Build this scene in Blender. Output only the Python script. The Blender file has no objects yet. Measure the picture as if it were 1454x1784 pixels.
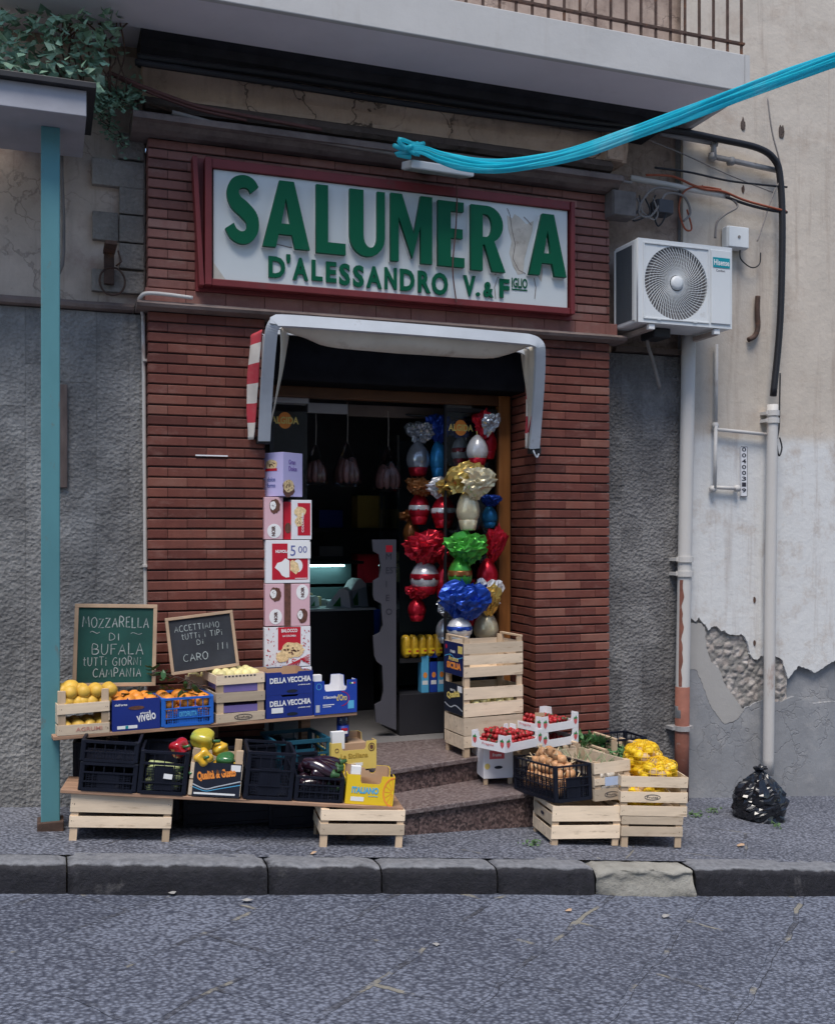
import bpy, bmesh, math, random
from mathutils import Vector, Matrix, noise
R = random.Random(7)
rad = math.radians
scene = bpy.context.scene
# ------------------------------------------------------------------ camera
FPX, CX, CY, YAW, CAMZ = 1800.0, 727.0, 930.0, rad(19.8), 1.655
SN, CS = math.sin(YAW), math.cos(YAW)
cam_data = bpy.data.cameras.new('camera')
cam = bpy.data.objects.new('camera', cam_data)
scene.collection.objects.link(cam)
cam.location = (0, 0, CAMZ)
cam.rotation_euler = (rad(90), 0, -YAW)
cam_data.sensor_width = 36.0
cam_data.lens = FPX / 1784.0 * 36.0
cam_data.shift_y = (CY - 892.0) / 1784.0
cam_data.clip_end = 500
scene.camera = cam
# ------------------------------------------------------------------ sky and sun (bright overcast)
SUN_EL, SUN_AZ = rad(64), rad(208)          # azimuth clockwise from +y
world = bpy.data.worlds.new('World'); scene.world = world
world.use_nodes = True
wt = world.node_tree
sky = wt.nodes.new('ShaderNodeTexSky'); sky.sky_type = 'NISHITA'
sky.sun_disc = False; sky.sun_elevation = SUN_EL; sky.sun_rotation = SUN_AZ
sky.air_density = 1.0; sky.dust_density = 0.8; sky.ozone_density = 1.2
bg = wt.nodes['Background']; bg.inputs[1].default_value = 0.105
wt.links.new(sky.outputs[0], bg.inputs[0])
sun_data = bpy.data.lights.new('sun', 'SUN'); sun_data.energy = 2.0; sun_data.angle = rad(26)
sun_data.color = (1.0, 0.94, 0.86)
sun = bpy.data.objects.new('sun', sun_data); scene.collection.objects.link(sun)
sdir = Vector((math.sin(SUN_AZ) * math.cos(SUN_EL), math.cos(SUN_AZ) * math.cos(SUN_EL), math.sin(SUN_EL)))
sun.rotation_euler = sdir.to_track_quat('Z', 'Y').to_euler()
scene.view_settings.view_transform = 'Standard'
scene.view_settings.look = 'None'
scene.view_settings.exposure = 0.82
scene.view_settings.gamma = 1.0
scene.cycles.max_bounces = 8
scene.cycles.transparent_max_bounces = 12
scene.cycles.use_denoising = True

# ------------------------------------------------------------------ where a picture point lies in the place
def ray(px, py):
    a = (px - CX) / FPX
    return SN + a * CS, CS - a * SN, (CY - py) / FPX
def P(px, py, y):                       # on the upright plane at depth y
    rx, ry, rz = ray(px, py); t = y / ry
    return Vector((t * rx, y, CAMZ + t * rz))
def PZ(px, py, z):                      # on the level plane at height z
    rx, ry, rz = ray(px, py); t = (z - CAMZ) / rz
    return Vector((t * rx, t * ry, z))
SLOPE = 0.075
def ground(x): return -SLOPE * (x - 0.15)
def G(px, py, dz=0.0):                  # on the sloping pavement
    rx, ry, rz = ray(px, py)
    t = (SLOPE * 0.15 + dz - CAMZ) / (rz + SLOPE * rx)
    return Vector((t * rx, t * ry, CAMZ + t * rz))
# ------------------------------------------------------------------ objects
COL = scene.collection
def link(o, parent=None):
    COL.objects.link(o)
    if parent is not None: o.parent = parent
    return o
def tag(o, label, cat, group=None, kind=None):
    if label: o['label'] = label
    if cat: o['category'] = cat
    if group: o['group'] = group
    if kind: o['kind'] = kind
    return o
def thing(name, label, cat, loc=(0, 0, 0), rz=0.0, group=None, rx=0.0, ry=0.0):
    o = bpy.data.objects.new(name, None); link(o)
    o.empty_display_size = 0.1
    o.location = loc; o.rotation_euler = (rx, ry, rz)
    return tag(o, label, cat, group)
def obj(name, me, parent=None, loc=(0, 0, 0), rot=(0, 0, 0), scale=None):
    o = bpy.data.objects.new(name, me); link(o, parent)
    o.location = loc; o.rotation_euler = rot
    if scale is not None: o.scale = scale
    return o
class MB:
    def __init__(s): s.v = []; s.f = []; s.m = []; s.t = []; s.cm = 0; s.ct = 0.5
    def face(s, idx): s.f.append(tuple(idx)); s.m.append(s.cm); s.t.append(s.ct)
    def add(s, vs, fs, M=None):
        b = len(s.v)
        for p in vs: s.v.append(tuple(M @ Vector(p)) if M is not None else tuple(p))
        for f in fs: s.face([b + i for i in f])
        return s
    def box(s, x0, y0, z0, x1, y1, z1, M=None):
        vs = [(x0,y0,z0),(x1,y0,z0),(x1,y1,z0),(x0,y1,z0),(x0,y0,z1),(x1,y0,z1),(x1,y1,z1),(x0,y1,z1)]
        return s.add(vs, [(0,3,2,1),(4,5,6,7),(0,1,5,4),(1,2,6,5),(2,3,7,6),(3,0,4,7)], M)
    def quad(s, a, b, c, d): return s.add([a, b, c, d], [(0, 1, 2, 3)])
    def prism(s, poly, y0, y1, M=None):             # outline in x-z, counter-clockwise seen from -y, between y0 (front) and y1
        n = len(poly)
        if sum(poly[i-1][0]*poly[i][1]-poly[i][0]*poly[i-1][1] for i in range(n)) < 0: poly = poly[::-1]
        vs = [(x, y0, z) for x, z in poly] + [(x, y1, z) for x, z in poly]
        fs = [tuple(range(n)), tuple(range(2*n-1, n-1, -1))] + [((i+1) % n, i, n+i, n+(i+1) % n) for i in range(n)]
        return s.add(vs, fs, M)
    def prism_xy(s, poly, z0, z1):
        n = len(poly)
        if sum(poly[i-1][0]*poly[i][1]-poly[i][0]*poly[i-1][1] for i in range(n)) < 0: poly = poly[::-1]
        vs = [(x, y, z1) for x, y in poly] + [(x, y, z0) for x, y in poly]
        fs = [tuple(range(n)), tuple(range(2*n-1, n-1, -1))] + [((i+1) % n, i, n+i, n+(i+1) % n) for i in range(n)]
        return s.add(vs, fs)
    def tube(s, pts, r, n=8, cap=True):
        pts = [Vector(p) for p in pts]; k = len(pts)
        rr = r if isinstance(r, (list, tuple)) else [r] * k
        b = len(s.v); up = None
        for i, p in enumerate(pts):
            d = (pts[min(i+1, k-1)] - pts[max(i-1, 0)])
            if d.length < 1e-9: d = Vector((0, 0, 1))
            d.normalize()
            if up is None:
                up = d.orthogonal().normalized()
            else:
                up = up - d * up.dot(d)
                up = up.normalized() if up.length > 1e-6 else d.orthogonal().normalized()
            w = d.cross(up)
            for j in range(n):
                a = 2 * math.pi * j / n
                s.v.append(tuple(p + (up * math.cos(a) + w * math.sin(a)) * rr[i]))
        for i in range(k - 1):
            for j in range(n):
                j2 = (j + 1) % n
                s.face((b+i*n+j, b+i*n+j2, b+(i+1)*n+j2, b+(i+1)*n+j))
        if cap:
            s.face([b + j for j in range(n)][::-1]); s.face([b + (k-1)*n + j for j in range(n)])
        return s
    def lathe(s, prof, n=16, M=None, fn=None):       # (r, z) pairs bottom to top about z
        vs = []; fs = []
        for r, z in prof:
            for j in range(n):
                a = 2 * math.pi * j / n
                q = fn(a, z) if fn else 1.0
                vs.append((r*q*math.cos(a), r*q*math.sin(a), z))
        k = len(prof)
        for i in range(k-1):
            for j in range(n):
                j2 = (j+1) % n
                fs.append((i*n+j, i*n+j2, (i+1)*n+j2, (i+1)*n+j))
        fs.append(tuple(range(n))[::-1]); fs.append(tuple((k-1)*n + j for j in range(n)))
        return s.add(vs, fs, M)
    def mesh(s, mats, smooth=False, bevel=0.0, name='mesh', angle=None):
        me = bpy.data.meshes.new(name)
        me.from_pydata(s.v, [], s.f)
        ms = mats if isinstance(mats, (list, tuple)) else [mats]
        for m in ms: me.materials.append(m)
        me.polygons.foreach_set('material_index', s.m)
        at = me.attributes.new('tone', 'FLOAT', 'FACE'); at.data.foreach_set('value', s.t)
        if bevel > 0:
            bm = bmesh.new(); bm.from_mesh(me)
            es = [e for e in bm.edges if len(e.link_faces) == 2 and e.calc_face_angle(0) > 0.5]
            bmesh.ops.bevel(bm, geom=es, offset=bevel, segments=2, profile=0.5, affect='EDGES', clamp_overlap=True)
            bm.to_mesh(me); bm.free()
        if smooth: me.polygons.foreach_set('use_smooth', [True] * len(me.polygons))
        me.update()
        return me
    def build(s, name, mats, parent=None, smooth=False, bevel=0.0, loc=(0,0,0), rot=(0,0,0)):
        return obj(name, s.mesh(mats, smooth, bevel, name), parent, loc, rot)
def spline(pts, n=6):
    pts = [Vector(p) for p in pts]; out = []
    for i in range(len(pts)-1):
        p0 = pts[max(i-1,0)]; p1 = pts[i]; p2 = pts[i+1]; p3 = pts[min(i+2, len(pts)-1)]
        for k in range(n):
            t = k / n
            out.append(0.5*((2*p1)+(p2-p0)*t+(2*p0-5*p1+4*p2-p3)*t*t+(3*p1-p0-3*p2+p3)*t**3))
    out.append(pts[-1]); return out
STAND = Matrix.Rotation(math.pi/2, 4, 'X')        # x-y drawing -> upright, facing -y
def curve_mesh(polys, depth, mat, closed=True):    # filled flat outlines (holes by even-odd), upright, front face at y = -depth
    cu = bpy.data.curves.new('outline', 'CURVE'); cu.dimensions = '2D'; cu.fill_mode = 'BOTH'; cu.extrude = depth/2
    for pl in polys:
        sp = cu.splines.new('POLY'); sp.points.add(len(pl)-1)
        for i, (x, y) in enumerate(pl): sp.points[i].co = (x, y, 0, 1)
        sp.use_cyclic_u = True
    return _from_curve(cu, depth, mat)
def _from_curve(cu, depth, mat, fit=None):
    o = bpy.data.objects.new('tmp', cu)
    me = bpy.data.meshes.new_from_object(o)
    bpy.data.objects.remove(o); bpy.data.curves.remove(cu)
    if fit:
        xs = [v.co.x for v in me.vertices]; ys = [v.co.y for v in me.vertices]
        if xs:
            w, h = fit; x0, x1, y0, y1 = min(xs), max(xs), min(ys), max(ys)
            sx = (w/(x1-x0)) if w else (h/(y1-y0)); sy = (h/(y1-y0)) if h else sx
            for v in me.vertices: v.co.x = (v.co.x-x0)*sx; v.co.y = (v.co.y-y0)*sy
    me.transform(Matrix.Translation((0, -depth/2, 0)) @ STAND)
    me.materials.clear(); me.materials.append(mat)
    for p in me.polygons: p.material_index = 0
    return me
def text_mesh(txt, mat, w=None, h=None, depth=0.001, bold=0.0, shear=0.0):
    cu = bpy.data.curves.new('text', 'FONT'); cu.body = txt; cu.size = 1.0; cu.offset = bold; cu.shear = shear
    cu.fill_mode = 'BOTH'; cu.extrude = depth/2; cu.resolution_u = 3
    return _from_curve(cu, depth, mat, (w, h))
def ribbon(mb, pts, w, y):                          # flat stroke in x-z at depth y
    pts = [Vector((p[0], p[1])) for p in pts]
    k = len(pts); L = []; Rr = []
    for i in range(k):
        d = pts[min(i+1,k-1)] - pts[max(i-1,0)]
        if d.length < 1e-9: d = Vector((1,0))
        d.normalize(); nn = Vector((-d.y, d.x)) * w/2
        L.append(pts[i]+nn); Rr.append(pts[i]-nn)
    for i in range(k-1):
        mb.add([(Rr[i].x,y,Rr[i].y),(Rr[i+1].x,y,Rr[i+1].y),(L[i+1].x,y,L[i+1].y),(L[i].x,y,L[i].y)], [(0,1,2,3)])
def ell(cx, cy, rx, ry, n=20, a0=0, a1=2*math.pi):
    full = abs(a1-a0-2*math.pi) < 1e-6
    m = n if full else n-1
    return [(cx+rx*math.cos(a0+(a1-a0)*i/m), cy+ry*math.sin(a0+(a1-a0)*i/m)) for i in range(n)]
# ------------------------------------------------------------------ materials
MATS = {}
def nt_new(name):
    m = bpy.data.materials.new(name); m.use_nodes = True
    nt = m.node_tree; b = nt.nodes['Principled BSDF']
    return m, nt, b
def N(nt, typ, **kw):
    n = nt.nodes.new(typ)
    for k, v in kw.items(): setattr(n, k, v)
    return n
def rgb(c): return (c[0], c[1], c[2], 1.0)
def noise_node(nt, vec, scale, detail=6, rough=0.6, dist=0.0):
    n = N(nt, 'ShaderNodeTexNoise'); n.inputs['Scale'].default_value = scale
    n.inputs['Detail'].default_value = detail; n.inputs['Roughness'].default_value = rough
    n.inputs['Distortion'].default_value = dist
    nt.links.new(vec, n.inputs['Vector']); return n.outputs['Fac']
def ramp(nt, fac, stops):
    r = N(nt, 'ShaderNodeValToRGB'); e = r.color_ramp.elements
    e[0].position, e[0].color = stops[0][0], rgb(stops[0][1])
    e[1].position, e[1].color = stops[-1][0], rgb(stops[-1][1])
    for p, c in stops[1:-1]:
        q = e.new(p); q.color = rgb(c)
    nt.links.new(fac, r.inputs[0]); return r.outputs['Color']
def gray(nt, fac, a, b):
    return ramp(nt, fac, [(a, (0,0,0)), (b, (1,1,1))])
def mixc(nt, fac, a, b, mode='MIX'):
    m = N(nt, 'ShaderNodeMix', data_type='RGBA', blend_type=mode)
    for sock, v in ((m.inputs[0], fac), (m.inputs[6], a), (m.inputs[7], b)):
        if hasattr(v, 'links') or hasattr(v, 'is_linked'): nt.links.new(v, sock)
        elif isinstance(v, (int, float)): sock.default_value = v
        else: sock.default_value = rgb(v)
    return m.outputs[2]
def math_n(nt, op, a, b=None, clamp=False):
    m = N(nt, 'ShaderNodeMath', operation=op, use_clamp=clamp)
    for i, v in enumerate((a, b)):
        if v is None: continue
        if isinstance(v, (int, float)): m.inputs[i].default_value = v
        else: nt.links.new(v, m.inputs[i])
    return m.outputs[0]
def coords(nt, scale=(1,1,1), rot=(0,0,0), kind='Object', loc=(0,0,0)):
    t = N(nt, 'ShaderNodeTexCoord'); mp = N(nt, 'ShaderNodeMapping')
    mp.inputs['Scale'].default_value = scale; mp.inputs['Rotation'].default_value = rot; mp.inputs['Location'].default_value = loc
    nt.links.new(t.outputs[kind], mp.inputs['Vector']); return mp.outputs[0]
def bump(nt, b, hgt, strength=0.5, dist=0.01, prev=None):
    n = N(nt, 'ShaderNodeBump'); n.inputs['Strength'].default_value = strength; n.inputs['Distance'].default_value = dist
    nt.links.new(hgt, n.inputs['Height'])
    if prev is not None: nt.links.new(prev, n.inputs['Normal'])
    nt.links.new(n.outputs[0], b.inputs['Normal']); return n.outputs[0]
def mat(name, c, rough=0.6, var=0.18, scale=6.0, bmp=0.15, bscale=60.0, metal=0.0, spec=0.4, stretch=(1,1,1), rnd=0.0, dirt=None, bdist=0.004, tone=False, coat=0.0, emit=None, sss=0.0):
    if name in MATS: return MATS[name]
    m, nt, b = nt_new(name)
    v = coords(nt, stretch)
    f = noise_node(nt, v, scale)
    lo = [x*(1-var) for x in c]; hi = [min(1, x*(1+var)) for x in c]
    col = ramp(nt, f, [(0.3, lo), (0.7, hi)])
    if rnd:
        oi = N(nt, 'ShaderNodeObjectInfo')
        k = math_n(nt, 'MULTIPLY_ADD', oi.outputs['Random'], 2*rnd); nt.nodes[-1].inputs[2].default_value = 1-rnd
        cc = N(nt, 'ShaderNodeCombineColor')
        for i in range(3): nt.links.new(k, cc.inputs[i])
        col = mixc(nt, 1.0, col, cc.outputs[0], 'MULTIPLY')
    if tone:
        a = N(nt, 'ShaderNodeAttribute', attribute_name='tone')
        k = math_n(nt, 'MULTIPLY_ADD', a.outputs['Fac'], 0.7); nt.nodes[-1].inputs[2].default_value = 0.65
        cc = N(nt, 'ShaderNodeCombineColor')
        for i in range(3): nt.links.new(k, cc.inputs[i])
        col = mixc(nt, 1.0, col, cc.outputs[0], 'MULTIPLY')
    if dirt:
        f2 = noise_node(nt, v, dirt[1], 8, 0.7)
        col = mixc(nt, gray(nt, f2, dirt[2], dirt[2]+0.12), col, dirt[0])
    nt.links.new(col, b.inputs['Base Color'])
    b.inputs['Roughness'].default_value = rough; b.inputs['Metallic'].default_value = metal
    b.inputs['Specular IOR Level'].default_value = spec
    if coat: b.inputs['Coat Weight'].default_value = coat; b.inputs['Coat Roughness'].default_value = 0.1
    if emit: b.inputs['Emission Color'].default_value = rgb(emit[0]); b.inputs['Emission Strength'].default_value = emit[1]
    if bmp: bump(nt, b, noise_node(nt, v, bscale, 4), bmp, bdist)
    MATS[name] = m; return m
# ------------------------------------------------------------------ special materials
def m_brick(name, lo, hi, scuff, soot=0.35):
    m, nt, b = nt_new(name)
    v = coords(nt)
    a = N(nt, 'ShaderNodeAttribute', attribute_name='tone')
    f = noise_node(nt, v, 9, 8, 0.65)
    k = math_n(nt, 'ADD', math_n(nt, 'MULTIPLY', a.outputs['Fac'], 0.62), math_n(nt, 'MULTIPLY', f, 0.50))
    col = ramp(nt, k, [(0.15, [x*0.62 for x in lo]), (0.45, lo), (0.75, hi), (0.98, [min(1, hi[0]*1.15), hi[1]*1.6, hi[2]*1.7])])
    s1 = noise_node(nt, coords(nt, (1, 1, 2.2)), 5.5, 10, 0.76)
    col = mixc(nt, math_n(nt, 'MULTIPLY', gray(nt, s1, 0.53, 0.70), 0.55), col, scuff)
    s4 = noise_node(nt, coords(nt, (6, 6, 0.5), loc=(2, 7, 1)), 1.6, 7, 0.7)
    col = mixc(nt, math_n(nt, 'MULTIPLY', gray(nt, s4, 0.55, 0.78), 0.5), col, [x*0.45 for x in lo])
    s2 = noise_node(nt, coords(nt, (1, 1, 0.45), loc=(3, 1, 2)), 2.0, 8, 0.7)
    col = mixc(nt, math_n(nt, 'MULTIPLY', gray(nt, s2, 0.5, 0.75), soot), col, (0.03, 0.022, 0.022))
    s3 = noise_node(nt, v, 70, 3, 0.6)
    col = mixc(nt, math_n(nt, 'MULTIPLY', gray(nt, s3, 0.6, 0.8), 0.35), col, (0.05, 0.025, 0.02))
    nt.links.new(col, b.inputs['Base Color'])
    b.inputs['Roughness'].default_value = 0.62; b.inputs['Specular IOR Level'].default_value = 0.35
    n1 = bump(nt, b, noise_node(nt, v, 28, 6, 0.7), 0.35, 0.006)
    MATS[name] = m; return m
BRICK = m_brick('red_brick', (0.132, 0.037, 0.027), (0.205, 0.068, 0.047), (0.27, 0.145, 0.12))
BRICK_UP = m_brick('weathered_brick', (0.215, 0.088, 0.073), (0.29, 0.128, 0.105), (0.32, 0.215, 0.175), 0.4)

def m_stone(name, a, c, light, strength=0.9, big=3.0):
    m, nt, b = nt_new(name)
    v = coords(nt, (1, 1, 1))
    at = N(nt, 'ShaderNodeAttribute', attribute_name='tone')
    f = noise_node(nt, v, 34, 8, 0.75)
    f2 = noise_node(nt, v, big, 6, 0.6)
    k = math_n(nt, 'ADD', math_n(nt, 'MULTIPLY', f, 0.80), math_n(nt, 'MULTIPLY', at.outputs['Fac'], 0.26))
    col = ramp(nt, k, [(0.32, a), (0.68, c)])
    col = mixc(nt, math_n(nt, 'MULTIPLY', gray(nt, f2, 0.44, 0.68), 0.75), col, light)
    f3 = noise_node(nt, coords(nt, (1, 1, 0.6), loc=(4, 2, 9)), 1.6, 8, 0.7)
    col = mixc(nt, math_n(nt, 'MULTIPLY', gray(nt, f3, 0.45, 0.66), 0.75), col, [x*0.8 for x in a])
    s = noise_node(nt, v, 120, 2, 0.5)
    col = mixc(nt, math_n(nt, 'MULTIPLY', gray(nt, s, 0.66, 0.74), 0.5), col, (0.5, 0.5, 0.5))
    nt.links.new(col, b.inputs['Base Color'])
    b.inputs['Roughness'].default_value = 0.9; b.inputs['Specular IOR Level'].default_value = 0.2
    vo = N(nt, 'ShaderNodeTexVoronoi'); vo.inputs['Scale'].default_value = 42; nt.links.new(coords(nt, (1, 1, 1.1)), vo.inputs['Vector'])
    h = math_n(nt, 'ADD', math_n(nt, 'MULTIPLY', noise_node(nt, v, 16, 9, 0.72), 1.3), math_n(nt, 'MULTIPLY', vo.outputs['Distance'], 0.5))
    bump(nt, b, h, min(1.0, strength), 0.026)
    MATS[name] = m; return m
STONE = m_stone('grey_tuff', (0.17, 0.168, 0.168), (0.33, 0.325, 0.32), (0.42, 0.415, 0.41))
STONE_R = m_stone('dark_tuff', (0.115, 0.11, 0.112), (0.25, 0.243, 0.245), (0.33, 0.32, 0.315), 1.0)
QUOIN = m_stone('quoin_stone', (0.19, 0.175, 0.16), (0.31, 0.285, 0.26), (0.38, 0.35, 0.32), 0.6)

def m_plaster(name, base, var, stain, s_lo=0.5, crack=0.0, streak=0.4, bs=0.25, zone=None, drip=(0.12, 0.08, 0.06)):
    m, nt, b = nt_new(name)
    v = coords(nt)
    f = noise_node(nt, v, 2.2, 9, 0.65)
    col = ramp(nt, f, [(0.3, [x*(1-var) for x in base]), (0.7, [min(1, x*(1+var)) for x in base])])
    if zone:                                       # a second coat of paint up to a height, with an uneven edge
        sp = N(nt, 'ShaderNodeSeparateXYZ'); nt.links.new(v, sp.inputs[0])
        zz = math_n(nt, 'ADD', sp.outputs['Z'], math_n(nt, 'MULTIPLY', noise_node(nt, v, 5, 4), 0.10))
        col = mixc(nt, gray(nt, math_n(nt, 'MULTIPLY', zz, 0.1), zone[0]*0.1-0.004, zone[0]*0.1+0.004), zone[1], col)
    f2 = noise_node(nt, v, 4.0, 10, 0.72)
    col = mixc(nt, math_n(nt, 'MULTIPLY', gray(nt, f2, s_lo, s_lo+0.2), 0.7), col, stain)
    st = noise_node(nt, coords(nt, (5.0, 5.0, 0.35)), 2.2, 6, 0.7)
    col = mixc(nt, math_n(nt, 'MULTIPLY', gray(nt, st, 0.55, 0.8), streak), col, drip)
    sp2 = noise_node(nt, v, 45, 3, 0.6)
    col = mixc(nt, math_n(nt, 'MULTIPLY', gray(nt, sp2, 0.66, 0.76), 0.35), col, stain)
    h = noise_node(nt, v, 14, 8, 0.65)
    if crack:
        vo = N(nt, 'ShaderNodeTexVoronoi', feature='DISTANCE_TO_EDGE'); vo.inputs['Scale'].default_value = 3.3
        wv = N(nt, 'ShaderNodeVectorMath', operation='ADD'); nz = N(nt, 'ShaderNodeTexNoise'); nz.inputs['Scale'].default_value = 4.5; nz.inputs['Detail'].default_value = 6
        nt.links.new(v, nz.inputs['Vector']); sc = N(nt, 'ShaderNodeVectorMath', operation='SCALE'); sc.inputs['Scale'].default_value = 0.55
        nt.links.new(nz.outputs['Color'], sc.inputs[0]); nt.links.new(v, wv.inputs[0]); nt.links.new(sc.outputs[0], wv.inputs[1])
        nt.links.new(wv.outputs[0], vo.inputs['Vector'])
        line = gray(nt, vo.outputs['Distance'], 0.004, 0.028)
        brk = gray(nt, noise_node(nt, v, 1.7, 3), 0.42, 0.55)
        line = math_n(nt, 'MAXIMUM', line, math_n(nt, 'SUBTRACT', 1.0, brk))
        col = mixc(nt, math_n(nt, 'MULTIPLY', math_n(nt, 'SUBTRACT', 1.0, line), crack), col, (0.05, 0.035, 0.03))
        h = math_n(nt, 'ADD', math_n(nt, 'MULTIPLY', h, 0.7), math_n(nt, 'MULTIPLY', line, 0.5))
    nt.links.new(col, b.inputs['Base Color'])
    b.inputs['Roughness'].default_value = 0.88; b.inputs['Specular IOR Level'].default_value = 0.25
    bump(nt, b, h, bs, 0.02)
    MATS[name] = m; return m
PL_LEFT = m_plaster('old_beige_plaster', (0.52, 0.43, 0.365), 0.24, (0.32, 0.21, 0.18), 0.52, 0.3, 0.45, 0.4)
PL_BAND = m_plaster('cracked_brown_plaster', (0.52, 0.375, 0.285), 0.22, (0.10, 0.07, 0.055), 0.56, 0.9, 0.35, 0.7, drip=(0.05, 0.035, 0.03))
PL_RIGHT = m_plaster('painted_plaster', (0.55, 0.485, 0.415), 0.10, (0.42, 0.335, 0.27), 0.52, 0.0, 0.55, 0.3, zone=(2.44, (0.66, 0.655, 0.645)), drip=(0.25, 0.17, 0.125))
PL_UPR = m_plaster('stained_plaster', (0.40, 0.31, 0.255), 0.2, (0.15, 0.10, 0.08), 0.46, 0.25, 0.75, 0.4, drip=(0.06, 0.045, 0.04))
CEMENT = m_plaster('cement_render', (0.27, 0.275, 0.29), 0.16, (0.40, 0.39, 0.39), 0.5, 0.2, 0.15, 0.35)
CEM_LT = m_plaster('smooth_repair', (0.38, 0.365, 0.35), 0.08, (0.30, 0.29, 0.28), 0.6, 0, 0.1, 0.15)
SOFFIT = m_plaster('soffit_plaster', (0.74, 0.70, 0.74), 0.05, (0.66, 0.62, 0.66), 0.6, 0, 0.0, 0.08)
FASCIA = m_plaster('white_fascia', (0.50, 0.49, 0.48), 0.06, (0.4, 0.37, 0.34), 0.62, 0, 0.3, 0.12, drip=(0.35, 0.3, 0.26))
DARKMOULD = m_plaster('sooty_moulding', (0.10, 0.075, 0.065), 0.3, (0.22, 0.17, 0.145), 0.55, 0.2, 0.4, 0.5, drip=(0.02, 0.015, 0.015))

def m_rubble():
    m, nt, b = nt_new('rubble_masonry')
    v = coords(nt)
    vo = N(nt, 'ShaderNodeTexVoronoi'); vo.inputs['Scale'].default_value = 15; nt.links.new(v, vo.inputs['Vector'])
    cc = N(nt, 'ShaderNodeSeparateColor'); nt.links.new(vo.outputs['Color'], cc.inputs[0])
    col = ramp(nt, cc.outputs[0], [(0.0, (0.33, 0.285, 0.26)), (0.5, (0.41, 0.365, 0.335)), (1.0, (0.50, 0.46, 0.43))])
    col = mixc(nt, gray(nt, vo.outputs['Distance'], 0.35, 0.6), col, (0.25, 0.235, 0.22))
    nt.links.new(col, b.inputs['Base Color']); b.inputs['Roughness'].default_value = 0.95
    bump(nt, b, noise_node(nt, v, 50, 8, 0.7), 0.8, 0.01); return m
RUBBLE = m_rubble()

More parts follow.
